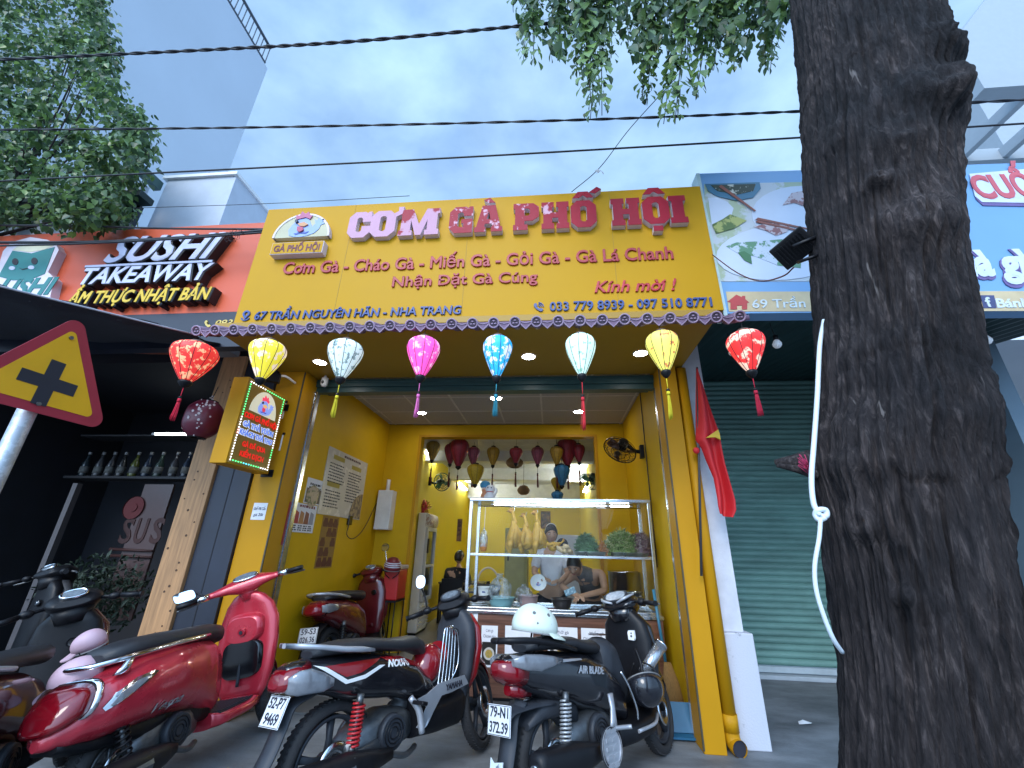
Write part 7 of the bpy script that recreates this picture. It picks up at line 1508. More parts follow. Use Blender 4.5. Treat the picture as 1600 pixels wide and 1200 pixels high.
# woman bending over the worktop
f = PY(897, 884, 5.25); gx, gy, gz = f.x, 5.28, f.z; sh = PY(925, 893, 5.45)
HM2 = Matrix.Translation((gx, gy, gz)) @ Matrix.Rotation(R(-14), 4, 'Z') @ Matrix.Rotation(R(38), 4, 'X')
J = dict(hip=(sh.x+.02, 5.88, .80), belly=(sh.x, 5.78, .92), chest=(sh.x-.03, 5.60, 1.06), neck0=(gx+.05, 5.44, 1.13), neck1=(gx+.01, 5.35, gz-.03),
 sl=(sh.x-.22, 5.52, 1.07), el=(gx-.16, 5.34, .97), wl=(gx-.02, 5.10, .90), sr=(sh.x+.12, 5.52, 1.10), er=(sh.x+.13, 5.34, .93), wr=(gx+.08, 5.10, .89),
 hl=(sh.x-.07, 5.88, .72), kl=(sh.x-.07, 5.80, .42), al=(sh.x-.07, 5.88, .09), tl=(sh.x-.07, 5.73, .05), hr=(sh.x+.11, 5.88, .72), kr=(sh.x+.11, 5.80, .42), ar=(sh.x+.11, 5.88, .09), tr=(sh.x+.11, 5.73, .05))
person('person', 'woman in a sleeveless grey top bending over the worktop under the vegetable trays', (sh.x, 5.7, .016), HM2, J, ('hip', 'belly', 'chest', 'neck0'), mat('top_grey', (.13, .125, .13), .8, var=.25, vs=20), mat('trousers_brown', (.05, .04, .04), .8), .98, 'tied', [('wl', 'L', (.7, -.6, -.1), (0, -.1, -1), .6), ('wr', 'R', (-.6, -.7, -.1), (0, -.1, -1), .6)])
# paper bowl in the first woman's hands
c = PY(841, 911, 5.16); t = thing('paper_bowl', 'white paper bowl with a blue and red rooster print held up behind the glass', 'bowl', c, (R(62), R(18), 0))
MB().lathe([(.001, -.03), (.065, -.03), (.088, .02), (.092, .022), (.086, .02), (.063, -.027), (.001, -.026)], 28).build('shell', WHITE, t, local=True)
MB().lathe([(.0655, -.0305), (.074, -.012), (.0735, -.012), (.0650, -.031)], 28).build('blue_band', BLUT, t, local=True)
MW[t] = Matrix.Identity(4)
Mt = Matrix.Translation(c) @ Matrix.Rotation(R(18), 4, 'Y') @ Matrix.Rotation(R(62), 4, 'X'); MW[t] = Mt
rooster(t, Mt @ Matrix.Translation((0, -.02, .0)) @ Matrix.Translation((0, 0, -.0255)), .07, .001)
# seated customer in black at the back
f = PY(718, 868, 8.4); gx, gy, hz_ = f.x, 8.4, f.z-.03
HM3 = Matrix.Translation((gx, gy, hz_)) @ Matrix.Rotation(R(150), 4, 'Z') @ Matrix.Rotation(R(14), 4, 'X')
J = dict(hip=(gx-.05, gy, hz_-.66), belly=(gx-.05, gy, hz_-.50), chest=(gx-.03, gy, hz_-.32), neck0=(gx, gy, hz_-.18), neck1=(gx, gy, hz_-.09),
 sl=(gx-.21, gy, hz_-.25), el=(gx-.24, gy+.12, hz_-.48), wl=(gx-.12, gy+.32, hz_-.50), sr=(gx+.16, gy, hz_-.25), er=(gx+.2, gy+.12, hz_-.48), wr=(gx+.10, gy+.32, hz_-.50),
 hl=(gx-.14, gy+.05, hz_-.68), kl=(gx-.14, gy+.42, hz_-.66), al=(gx-.14, gy+.40, .09), tl=(gx-.14, gy+.52, .05), hr=(gx+.05, gy+.05, hz_-.68), kr=(gx+.05, gy+.42, hz_-.66), ar=(gx+.05, gy+.40, .09), tr=(gx+.05, gy+.52, .05))
BT = mat('cloth_black', (.012, .012, .016), .85, var=.3)
person('person', 'person in black clothes sitting with their back turned in the back room', (gx, gy, .016), HM3, J, ('hip', 'belly', 'chest', 'neck0', 'sl', 'el', 'sr', 'er'), BT, BT, 1.0, 'short', [('wl', 'L', (.1, 1, 0), (0, 0, -1), .4), ('wr', 'R', (-.1, 1, 0), (0, 0, -1), .4)])
t = thing('chair', 'dark chair under the person in black', 'chair', (gx-.05, gy, .016))
MB().bb((gx-.26, gy-.2, hz_-.80), (gx+.18, gy+.22, hz_-.76)).build('seat', BLACK, t, bevel=.01); MB().bb((gx-.26, gy-.22, hz_-.76), (gx+.18, gy-.19, hz_-.36)).build('backrest', BLACK, t, bevel=.01)
for sx in (gx-.24, gx+.16):
    for sy in (gy-.19, gy+.2): MB().cyl((sx, sy, .017), (sx, sy, hz_-.80), .015, n=8).build('leg', BLACK, t)
def table(label, x0, x1, y0, y1, z, clutter):
    t = thing('dining_table', label, 'table', ((x0+x1)/2, (y0+y1)/2, .016)); MB().bb((x0, y0, z-.03), (x1, y1, z)).build('table_top', mat('table_dark', (.03, .026, .025), .3), t, bevel=.004)
    for sx in (x0+.04, x1-.04):
        for sy in (y0+.04, y1-.04): MB().bb((sx-.02, sy-.02, .017), (sx+.02, sy+.02, z-.031)).build('leg', BLACK, t)
    return t
table('dark dining table in front of the person in black', gx-.45, gx+.4, gy+.3, gy+.9, .72, 0)
table('dark side table with condiments near the drinks fridge', -1.5, -.85, 6.9, 7.4, .74, 0)
random.seed(12)
for i, (nm, lab) in enumerate((('condiment_jar', 'small dark jar on the side table by the fridge'), ('chilli_jar', 'red lidded jar on the side table by the fridge'), ('sauce_bottle', 'slim brown sauce bottle on the side table by the fridge'))):
    t = thing(nm, lab, 'jar', (-1.35+.18*i, 7.0, .741)); MB().lathe([(.001, 0), (.04, 0), (.042, .09), (.03, .11), (.001, .11)], 14).build('glass_body', mat('jar%d' % i, ((.03, .02, .015), (.2, .03, .02), (.06, .03, .015))[i], .25), t, local=True); MB().cyl((0, 0, .11), (0, 0, .135), .03, n=14).build('lid', REDP if i == 1 else BLACK, t, local=True)
# back room wall decorations and kitchen clutter
def panel(name, label, cat, p0, p1, Y, mt, fr=None):
    a, b = PY(*p0, Y), PY(*p1, Y); t = thing(name, label, cat, ((a.x+b.x)/2, Y, a.z)); MB().bb((a.x, Y-.02, a.z), (b.x, Y, b.z)).build('frame', fr or mat('frame_brown', (.09, .04, .02), .5), t)
    w_ = (b.x-a.x)*.1; MB().bb((a.x+w_, Y-.024, a.z+w_), (b.x-w_, Y-.0195, b.z-w_)).build('picture', mt, t)
panel('framed_picture', 'brown framed picture on the yellow rear wall above the woman in white', 'picture', (845, 826), (860, 799), 12.19, mat('pict_old', (.20, .12, .06), .5, vs=14, col2=(.05, .04, .03), thr=.5))
panel('wall_banner', 'narrow gold and brown hanging banner left of the display case', 'banner', (713, 846), (723, 811), 8.0, mat('banner_brown', (.26, .12, .03), .6, vs=18, col2=(.10, .04, .02), thr=.5), mat('banner_gold2', (.4, .25, .05), .5))
a, b = PY(786, 960, 7.2), PY(815, 825, 7.2); t = thing('kitchen_cabinet', 'pale olive kitchen cabinet behind the chickens', 'cabinet', ((a.x+b.x)/2, 7.3, .016)); MB().bb((a.x, 7.2, .017), (b.x+.1, 7.6, b.z)).build('carcass', mat('olive_cab', (.26, .25, .07), .5), t, bevel=.01)
MB().bb((a.x+.03, 7.185, .3), (b.x+.05, 7.201, b.z-.04)).build('door', mat('olive_door', (.30, .29, .10), .45), t, bevel=.006); MB().bb((a.x+.05, 7.17, b.z-.5), (a.x+.07, 7.186, b.z-.2)).build('handle', BLACK, t)
a, b = PY(868, 960, 6.9), PY(906, 836, 6.9); t = thing('white_appliance', 'white kitchen appliance behind the two women', 'appliance', ((a.x+b.x)/2, 7.0, .016)); MB().bb((a.x, 6.9, .017), (b.x, 7.4, b.z)).build('cabinet', mat('appliance', (.50, .53, .56), .4), t, bevel=.03); MB().cyl((a.x+.12, 6.89, b.z-.14), (a.x+.12, 6.901, b.z-.14), .09, n=20).build('dial', GREYP, t)
a = PY(985, 930, 5.9); t = thing('stock_pot', 'large dented steel stock pot on a stove at the right behind the case', 'pot', (a.x-.05, 6.0, .80)); MB().lathe([(.001, 0), (.19, 0), (.2, .02), (.2, .3), (.21, .31), (.19, .3), (.18, .05), (.001, .04)], 30).build('vessel', STEEL, t, local=True)
t = thing('gas_stove', 'black gas stove table under the steel stock pot', 'stove', (a.x-.05, 6.0, .016)); MB().bb((a.x-.40, 5.78, .74), (a.x+.30, 6.28, .799)).build('top', BLACK, t, bevel=.006)
for sx in (a.x-.37, a.x+.27):
    for sy in (5.81, 6.25): MB().bb((sx-.02, sy-.02, .017), (sx+.02, sy+.02, .739)).build('leg', BLACK, t)
t = thing('dark_basket', 'dark basket with a pale arched handle behind the white tub', 'basket', (PY(762, 915, 5.7).x, 5.7, .76)); MB().lathe([(.001, 0), (.13, 0), (.17, .16), (.16, .16), (.12, .02), (.001, .02)], 20).build('bowl', mat('basket_dark', (.03, .028, .03), .7), t, local=True); MB().tube([(-.15, 0, .15), (-.10, 0, .30), (0, 0, .36), (.10, 0, .30), (.15, 0, .15)], .012, n=8).build('handle', mat('handle_pale', (.5, .42, .32), .6), t, local=True)
tb_ = thing('work_table', 'dark work table behind the counter holding the basket', 'table', (-.5, 5.75, .016)); MB().bb((-1.0, 5.85-.35, .73), (-.28, 6.0, .758)).build('table_top', BLACK, tb_)
for sx in (-.97, -.31):
    for sy in (5.54, 5.96): MB().bb((sx-.02, sy-.02, .017), (sx+.02, sy+.02, .729)).build('leg', BLACK, tb_)
# cleaning things by the right pillar
p0, p1 = PY(1043, 962, 4.40), PY(1072, 1075, 4.40)
t = thing('broom', 'broom with a blue handle leaning by the right pillar', 'broom', (1.02, 4.4, .016)); MB().cyl((.99, 4.42, .45), (.96, 4.5, 1.02), .014, n=10).build('handle', mat('broom_blue', (.03, .16, .26), .4), t); MB().loft([ring((1.0, 4.40, .45), (1, 0, 0), (0, 1, 0), .03, .02), ring((1.01, 4.38, .30), (1, 0, 0), (0, 1, 0), .07, .03), ring((1.02, 4.36, .03), (1, 0, 0), (0, 1, 0), .10, .045)]).build('bristles', mat('broom_straw', (.20, .11, .03), .8, vs=40, stretch=(6, 6, .5), var=.4), t)
t = thing('dustpan', 'blue plastic dustpan on the ground behind the front wheel of the right hand scooter', 'dustpan', (1.0, 4.2, .016)); MB().prism([(-.14, 0), (.14, 0), (.11, .2), (-.11, .2)], .012, frame((1.0, 4.15, .03), (1, 0, 0), (0, .5, .85))).build('pan', mat('dustpan_blue', (.02, .12, .24), .4), t); MB().bb((.86, 4.06, .016), (1.14, 4.155, .03)).build('lip', mat('dustpan_blue', (0, 0, 0)), t)

# ------------------------------------------------------------------ big tree with hanging vines
BARK = bpy.data.materials.new('bark'); BARK.use_nodes = True; MATS['bark'] = BARK
bt_ = BARK.node_tree; b_ = bt_.nodes['Principled BSDF']; b_.inputs['Roughness'].default_value = .85; b_.inputs['Specular IOR Level'].default_value = .25
N = bt_.nodes.new; K = bt_.links.new
tc1 = N('ShaderNodeTexCoord'); m1 = N('ShaderNodeMapping'); m1.inputs['Scale'].default_value = (16, 16, 2.6); n1 = N('ShaderNodeTexNoise'); n1.inputs['Scale'].default_value = 2.4; n1.inputs['Detail'].default_value = 9; n1.inputs['Roughness'].default_value = .68; n1.inputs['Distortion'].default_value = .9
K(tc1.outputs['Object'], m1.inputs[0]); K(m1.outputs[0], n1.inputs['Vector'])
r1 = N('ShaderNodeValToRGB'); r1.color_ramp.elements[0].position = .34; r1.color_ramp.elements[0].color = (.010, .009, .011, 1); r1.color_ramp.elements[1].position = .74; r1.color_ramp.elements[1].color = (.155, .134, .130, 1)
e_ = r1.color_ramp.elements.new(.55); e_.color = (.046, .040, .041, 1)
n2_ = N('ShaderNodeTexNoise'); n2_.inputs['Scale'].default_value = 2.2; n2_.inputs['Detail'].default_value = 4; K(tc1.outputs['Object'], n2_.inputs['Vector'])
r2_ = N('ShaderNodeValToRGB'); r2_.color_ramp.elements[0].position = .35; r2_.color_ramp.elements[0].color = (.38, .38, .42, 1); r2_.color_ramp.elements[1].position = .7; r2_.color_ramp.elements[1].color = (1.55, 1.4, 1.32, 1)
mu = N('ShaderNodeMixRGB'); mu.blend_type = 'MULTIPLY'; mu.inputs[0].default_value = 1; K(n1.outputs['Fac'], r1.inputs[0]); K(n2_.outputs['Fac'], r2_.inputs[0]); K(r1.outputs[0], mu.inputs[1]); K(r2_.outputs[0], mu.inputs[2])
m3 = N('ShaderNodeMapping'); m3.inputs['Scale'].default_value = (20, 20, 1.2); n3 = N('ShaderNodeTexNoise'); n3.inputs['Scale'].default_value = 1.6; n3.inputs['Detail'].default_value = 3; K(tc1.outputs['Object'], m3.inputs[0]); K(m3.outputs[0], n3.inputs['Vector'])
r3 = N('ShaderNodeValToRGB'); r3.color_ramp.elements[0].position = .70; r3.color_ramp.elements[0].color = (0, 0, 0, 1); r3.color_ramp.elements[1].position = .76; r3.color_ramp.elements[1].color = (1, 1, 1, 1); K(n3.outputs['Fac'], r3.inputs[0])
mv = N('ShaderNodeMixRGB'); mv.inputs[2].default_value = (.20, .175, .165, 1); K(r3.outputs[0], mv.inputs[0]); K(mu.outputs[0], mv.inputs[1]); K(mv.outputs[0], b_.inputs['Base Color'])
bp_ = N('ShaderNodeBump'); bp_.inputs['Strength'].default_value = 1; bp_.inputs['Distance'].default_value = .02
n4 = N('ShaderNodeTexNoise'); n4.inputs['Scale'].default_value = 9; n4.inputs['Detail'].default_value = 8; n4.inputs['Roughness'].default_value = .7; K(m1.outputs[0], n4.inputs['Vector'])
ad_ = N('ShaderNodeMath'); ad_.operation = 'ADD'; K(n1.outputs['Fac'], ad_.inputs[0]); K(n4.outputs['Fac'], ad_.inputs[1]); K(ad_.outputs[0], bp_.inputs['Height']); K(bp_.outputs[0], b_.inputs['Normal'])
TY = 1.62
prof = [(-260, 1205, 1470), (-120, 1222, 1466), (0, 1238, 1472), (100, 1249, 1492), (200, 1256, 1504), (260, 1259, 1505), (330, 1263, 1507), (400, 1268, 1513), (470, 1274, 1521), (540, 1279, 1530), (600, 1281, 1537), (650, 1278, 1545), (700, 1273, 1555), (740, 1272, 1562), (790, 1280, 1569), (850, 1289, 1576), (950, 1301, 1592), (1050, 1312, 1606), (1120, 1316, 1616), (1200, 1318, 1628), (1330, 1322, 1650), (1500, 1322, 1690)]
rows = []
for y_, xa, xb in prof:
    a, b = ray(xa, y_), ray(xb, y_); al, ar = math.atan2(a.x, a.y), math.atan2(b.x, b.y); ac, hw_ = (al+ar)/2, (ar-al)/2
    D_ = TY/math.cos(ac); dm = (a+b)/2; sl_ = dm.z/math.hypot(dm.x, dm.y); rows.append((EYE+sl_*D_*math.cos(hw_), D_*math.sin(ac), D_*math.sin(hw_)*.985*(1.02+.32*max(0, (1150-y_)/1150)**1.6)))
rows.sort(); zmin, zmax = 0.0, rows[-1][0]
def rowat(z):
    if z <= rows[0][0]: return rows[0][1], rows[0][2]*(1+.25*(rows[0][0]-z))
    for p, q in zip(rows, rows[1:]):
        if z <= q[0]: t_ = (z-p[0])/(q[0]-p[0]); return p[1]+(q[1]-p[1])*t_, p[2]+(q[2]-p[2])*t_
    return rows[-1][1:]
tree = thing('street_tree', 'huge dark rough barked street tree with vines of leaves hanging from above', 'tree', (rowat(0)[0], TY, 0))
NZ, NA = 520, 360; rings = []
def scar(x, y, s0, h0):
    xa, xb = min((abs(p[0]-y), p[1], p[2]) for p in prof)[1:]; u = max(-.97, min(.97, (x-(xa+xb)/2)/((xb-xa)/2))); return (-2.25+math.asin(u), EYE+(PY(x, y, TY).z-EYE)*.90, s0, h0)
scars = [scar(1400, 302, .045, .055), (scar(1445, 365, .12, .045)), scar(1470, 180, .13, .05), scar(1345, 690, .16, .04), scar(1372, 815, .06, .035), scar(1436, 932, .030, .03), scar(1480, 105, .085, .040), scar(1484, 190, .09, .02), scar(1430, 240, .10, .04), scar(1330, 200, .10, .02), scar(1500, 640, .14, .025), scar(1380, 560, .12, .02)]
bands = [(PY(1370, 748, TY).z, .030, .6), (PY(1430, 345, TY).z, .018, .35), (PY(1400, 522, TY).z, .016, .8), (PY(1330, 600, TY).z, .012, 1.4), (PY(1400, 150, TY).z, .016, .5), (PY(1450, 960, TY).z, .010, 1.1)]
for i in range(NZ+1):
    z = zmin+(zmax-zmin)*(i/NZ)**1.0; cx_, rr = rowat(z); rg = []
    for j in range(NA):
        a = 2*PI*j/NA; ca, sa = math.cos(a), math.sin(a); P_ = V((ca*2.2, sa*2.2, z*.9))
        n_big = noise.noise(V((ca*1.6, sa*1.6, z*1.3)))*.020
        warp = noise.noise(V((ca*1.5, sa*1.5, z*1.3)))*.6+.25*z
        rid = 1-abs(noise.noise(V((ca*9+warp, sa*9-warp*.6, z*.85))))*2.4
        rid2 = 1-abs(noise.noise(V((ca*21+warp*1.5, sa*21, z*2.2+4))))*2.2
        fine = noise.noise(V((ca*26, sa*26, z*16)))
        d = n_big+.015*max(-1, rid)+.012*max(-1, rid2)+.006*fine+.004*noise.noise(V((ca*45, sa*45, z*34)))
        for a0, z0_, s0, h0 in scars:
            da = math.atan2(math.sin(a-a0), math.cos(a-a0))*rr; dz = z-z0_; q2 = (da*da+dz*dz*1.4)/(s0*s0)
            if q2 < 6: d += 1.7*h0*(math.exp(-q2)-.45*math.exp(-q2*7))*(1+.35*noise.noise(V((da*12, dz*12, a0))))
        for bz, bd, bs2 in bands:
            dz = z-bz-.05*math.sin(a*1.7+bs2*5)-.03*noise.noise(V((ca*5, sa*5, bz))); k_ = max(0, .35+.9*noise.noise(V((ca*1.6+bz, sa*1.6, bs2))))
            d += .7*k_*bd*(math.exp(-((dz-.035)/.03)**2)*.6-math.exp(-(dz/.010)**2))
        d *= .75+.9*abs(noise.noise(V((ca*2.3+9, sa*2.3, z*1.1))))
        edge = abs(ca)**8
        r_ = rr*(1-.012)+d*(1-.35*edge)-.012
        rg.append(V((cx_+r_*ca, TY+r_*.95*sa, z)))
    rings.append(rg)
q = MB(); q.loft(rings, True); q.build('trunk', BARK, tree, fix=False)
LEAF = mat('leaf_green', (.105, .185, .060), .32, var=.35, vs=3); LEAF2 = mat('leaf_light', (.17, .28, .07), .32, var=.3, vs=3); LEAF3 = mat('leaf_dark', (.048, .098, .040), .42, var=.35, vs=3)
for lm in (LEAF, LEAF2, LEAF3):
    lb_ = lm.node_tree.nodes['Principled BSDF']; tr_ = lm.node_tree.nodes.new('ShaderNodeBsdfTranslucent'); mxs = lm.node_tree.nodes.new('ShaderNodeMixShader'); mxs.inputs[0].default_value = .35
    src = lb_.inputs['Base Color'].links[0].from_socket; lm.node_tree.links.new(src, tr_.inputs[0]); lm.node_tree.links.new(lb_.outputs[0], mxs.inputs[1]); lm.node_tree.links.new(tr_.outputs[0], mxs.inputs[2]); lm.node_tree.links.new(mxs.outputs[0], lm.node_tree.nodes['Material Output'].inputs[0])
def ivy(mb, p, d, s, nrm):
    d = V(d).normalized(); u = d.cross(V(nrm)); u = u.normalized() if u.length > 1e-3 else d.orthogonal().normalized(); n_ = u.cross(d); p = V(p)
    pt = [(0, 0, 0), (.38, .10, .05), (.46, .36, .08), (.30, .66, .03), (0, 1.05, -.10), (-.30, .66, .03), (-.46, .36, .08), (-.38, .10, .05)]
    vs = [p+u*x*s*.9+d*y*s+n_*z*s for x, y, z in pt]+[p+d*.45*s-n_*.03*s]
    mb.add(vs, [(8, i, (i+1) % 8) for i in range(8)], True)
random.seed(5)
VY = 2.25
lm = [MB(), MB(), MB()]; stem = MB()
strands = [(838, -130, 823, 97), (846, -130, 836, 97), (880, -130, 874, 80), (868, -140, 868, 45), (905, -140, 898, 118), (925, -150, 912, 130), (940, -150, 928, 190), (950, -150, 944, 180), (965, -140, 952, 100), (985, -150, 978, 62), (1012, -150, 1000, 150), (1024, -150, 1010, 168), (1030, -140, 1018, 120), (1052, -150, 1045, 70), (1098, -140, 1037, 190), (1102, -140, 1050, 188), (1078, -150, 1070, 95), (1118, -150, 1086, 157), (1130, -150, 1118, 75), (1150, -150, 1143, 95), (1156, -150, 1149, 110), (1180, -140, 1176, 50), (1203, -150, 1192, 105), (1210, -150, 1202, 108), (1226, -140, 1228, 38), (812, -120, 807, 14), (895, -150, 886, 60), (918, -150, 920, 150), (1085, -150, 1098, 40), (1140, -150, 1112, 110), (1168, -150, 1164, 22)]
for k, (xa, ya, xb, yb) in enumerate(strands):
    Y0 = VY+random.uniform(-.28, .35); a = PY(xa, ya, Y0); b = PY(xb, yb, Y0+random.uniform(-.05, .05)); L_ = (b-a).length
    pts = [a.lerp(b, f_)+V((.03*math.sin(f_*5+k), .03*math.cos(f_*4+k), 0)) for f_ in (0, .25, .5, .75, 1)]; stem.tube(pts, [.007, .005, .003], n=5)
    pp = cr(pts, 8); nlf = int(L_/.017)
    for i in range(nlf):
        f_ = i/nlf; p = pp[int(f_*(len(pp)-1))]; ang = i*2.4+random.uniform(-.4, .4); o_ = V((math.cos(ang), math.sin(ang), 0)); wd_ = (1.5 if f_ < .45 else 1.0)
        s = random.uniform(.072, .122)*(1.05-.45*max(0, f_-.7)/.3); mb = lm[0 if random.random() < .5 else (1 if random.random() < .25+.5*f_ else 2)]
        ivy(mb, p+o_*random.uniform(.01, .065)*wd_, V((0, 0, -1))+o_*random.uniform(.1, .7), s, V((random.uniform(-.5, .5), -1, random.uniform(-.2, .5)))+o_*.9)
for i in range(2300):
    x_ = random.uniform(808, 1240); y_ = random.uniform(-170, 58+26*math.sin(x_*.045)+18*math.sin(x_*.11)); Y0 = VY+random.uniform(-.30, .5)
    ivy(lm[random.choice((0, 2, 2, 2, 0))], PY(x_, y_, Y0), V((random.uniform(-.6, .6), random.uniform(-.6, .6), -1)), random.uniform(.06, .105), rvec()+V((0, -.8, 0)))
stem.tube([PY(1330, -200, TY+.1), PY(1180, -190, 1.95), PY(1000, -175, VY), PY(840, -150, VY+.1)], [.10, .07, .05, .02], n=10); stem.build('limb', BARK, tree)
for mb, mt, nm in zip(lm, (LEAF, LEAF2, LEAF3), ('crown', 'young_crown', 'dark_crown')):  # leaves split by leaf colour: mid, light and dark green
    o = mb.build('crown', mt, tree, fix=False)
# broken stub with incense sticks, hose, floodlight
p0, p1, p2 = PY(1211, 722, 1.64), PY(1262, 722, 1.64), PY(1290, 745, 1.66)
q = MB(); q.loft([ring(p0, (0, 1, 0), (0, 0, 1), .006, .010, n=10), ring(p0.lerp(p1, .5), (0, 1, 0), (0, 0, 1), .03, .026, n=10), ring(p1, (0, 1, 0), (0, 0, 1), .05, .045, n=10), ring(p2+V((.05, 0, 0)), (0, 1, 0), (0, 0, 1), .07, .07, n=10)])
q.tube([PY(1214, 727, 1.63), PY(1245, 733, 1.62), PY(1275, 742, 1.62)], [.008, .014, .02], n=8); q.build('broken_stub', BARK, tree)
t = thing('incense_sticks', 'bundle of red incense sticks wedged in the broken branch stub', 'incense sticks', PY(1266, 735, 1.52))
for i in range(22):
    a = PY(1268+random.uniform(-3, 3), 738+random.uniform(-6, 6), 1.58); b = PY(1254+random.uniform(-8, 8), 716+random.uniform(-7, 14), 1.56+random.uniform(-.02, .02)); MB().cyl(a, b, .0016, n=5).build('stick', mat('incense_red', (.36, .02, .08), .7), t)
HOSE = mat('white_hose', (.62, .70, .76), .4, var=.05)
t = thing('hose', 'white corrugated hose tied in a knot down the left side of the trunk', 'hose', PY(1315, 1018, 1.545))
def hp(l): return [PY(x, y, Y_) for x, y, Y_ in l]
MB().tube(hp([(1288, 500, 1.62), (1281, 540, 1.625), (1277, 620, 1.575), (1272, 690, 1.555), (1268, 745, 1.535), (1271, 785, 1.525), (1281, 806, 1.515)]), .0085, n=10).build('upper_run', HOSE, t)
MB().tube(hp([(1281, 806, 1.515), (1291, 806, 1.515), (1290, 797, 1.515), (1279, 797, 1.515), (1274, 804, 1.525), (1280, 812, 1.520), (1290, 808, 1.510)]), .009, n=10).build('knot', HOSE, t)
MB().tube(hp([(1282, 812, 1.515), (1280, 840, 1.515), (1273, 885, 1.515), (1276, 925, 1.515), (1290, 970, 1.515), (1303, 1000, 1.525), (1316, 1019, 1.555)]), .0065, n=10).build('lower_run', HOSE, t)
c = PY(1240, 388, 1.72); t = thing('floodlight', 'black floodlight on a bracket fixed to the trunk, facing the signboards', 'floodlight', c, (R(38), R(-20), R(-48)))
MB().box((0, 0, 0), (.16, .030, .13)).build('housing', BLACK, t, bevel=.006, local=True); q = MB()
for i in range(9): q.box((-.06+.015*i, -.024, 0), (.004, .018, .09))
q.build('cooling_fins', BLACK, t, local=True); MB().box((0, .0165, 0), (.14, .003, .11)).build('lamp_glass', mat('flood_glass', (.3, .32, .34), .15), t, local=True)
MB().tube([PY(1238, 386, 1.68), PY(1256, 378, 1.66), PY(1275, 371, 1.64)], .010, n=6, k=1).build('bracket', BLACK, t); MB().tube([PY(1246, 410, 1.70), PY(1260, 405, 1.66), PY(1278, 399, 1.64)], .008, n=6, k=1).build('bracket', BLACK, t)
MB().tube([PY(1240, 418, 1.75), PY(1222, 432, 1.9), PY(1186, 439, 2.25), PY(1150, 425, 2.6), PY(1113, 398, 2.93)], .004, n=6).build('cable', mat('cable_red_black', (.09, .02, .02), .6), t)

# ------------------------------------------------------------------ tree on the left
random.seed(17)
lt = thing('leafy_tree', 'bushy green tree in front of the pale building at the upper left', 'tree', (-7.4, 3.2, 0))
MB().tube([(-7.4, 3.2, 0), (-7.3, 3.25, 2.2), (-7.1, 3.3, 3.8), (-6.7, 3.4, 5.4)], [.16, .13, .11, .06], n=14).build('trunk', BARK, lt)
EDGE = [(-40, 150), (0, 160), (40, 172), (90, 170), (110, 172), (150, 184), (165, 210), (200, 228), (240, 226), (265, 210), (290, 206), (320, 200), (345, 176), (356, 120), (362, 40)]
def edge(y):
    for p, q in zip(EDGE, EDGE[1:]):
        if p[0] <= y <= q[0]: return p[1]+(q[1]-p[1])*(y-p[0])/(q[0]-p[0])
    return 0
ms = [MB(), MB(), MB()]; cnt = 0; br = MB()
for i in range(26):
    a = V((-6.9, 3.35, 4.6)); y_ = random.uniform(20, 330); b = PY(random.uniform(20, edge(y_)*.9), y_, random.uniform(2.9, 3.9)); br.tube([a, a.lerp(b, .5)+V((0, .1, .15)), b], [.028, .012, .004], n=6)
br.build('limb', BARK, lt)
clus = []
for i in range(560):
    y_ = random.uniform(-110, 352); e_ = edge(max(-40, y_)); x_ = random.uniform(-170, e_-6); clus.append(PY(x_, y_, random.uniform(2.75, 3.85)))
for i in range(60):
    y_ = random.uniform(-40, 352); clus.append(PY(edge(y_)-random.uniform(2, 14), y_, random.uniform(3.0, 3.6)))
for c_ in clus:
    for k in range(random.randint(30, 44)):
        o_ = rvec()*random.uniform(.03, .20); p = c_+V((o_.x, o_.y, o_.z*.9)); d = V((o_.x*2, o_.y*2, -.55))+rvec()*.4
        ivy(ms[random.choice((0, 0, 1, 2, 2))], p, d, random.uniform(.05, .085), V((0, -.5, .8))+rvec()*.8)
for mb, mt in zip(ms, (LEAF, LEAF2, LEAF3)): mb.build('crown', mt, lt, fix=False)

# ------------------------------------------------------------------ road sign
sc_ = .7/.8; C_ = V((-3.3*sc_, 2.245*sc_, EYE+(2.341-1.35)*sc_)); yw = 1.465; s3 = .7; h3 = s3*.866
t = thing('warning_sign', 'yellow and red triangular crossroads warning sign on a galvanised pole', 'road sign', (C_.x-.05, C_.y, 0))
Msn = frame(C_, (math.cos(yw), math.sin(yw), -.015), (0, 0, 1))
def rtri(k, cr_=.05, n=7):
    pts = []; V3 = [(0, h3*2/3*k), (-s3/2*k, -h3/3*k), (s3/2*k, -h3/3*k)]
    for i in range(3):
        x, y = V3[i]; L_ = math.hypot(x, y); cx2, cy2 = x*(1-2*cr_*k/L_), y*(1-2*cr_*k/L_); a0 = math.atan2(y, x)
        for j in range(n): a = a0+R(-60+120*j/(n-1)); pts.append((cx2+cr_*k*math.cos(a), cy2+cr_*k*math.sin(a)))
    return pts
MB().prism(rtri(1.06), .004, Msn, -.004).build('panel', mat('sign_red', (.36, .02, .04), .45, var=.08), t); MB().prism(rtri(.80, .03), .0015, Msn, .0006).build('yellow_field', mat('sign_amber', (.80, .40, .004), .4, var=.06), t)
Mc = Msn @ Matrix.Translation((0, -.04, 0)); cw, cl = .036, .135
MB().prism([(-cw, -cl), (cw, -cl), (cw, -cw), (cl, -cw), (cl, cw), (cw, cw), (cw, cl), (-cw, cl), (-cw, cw), (-cl, cw), (-cl, -cw), (-cw, -cw)], .0015, Msn @ Matrix.Translation((0, -.035, 0)), .0025).build('cross_symbol', INK, t)
for y in (.26, -.165): MB().cyl(Msn @ V((0, y, .002)), Msn @ V((0, y, .010)), .011, n=12).build('bolt', ALU, t)
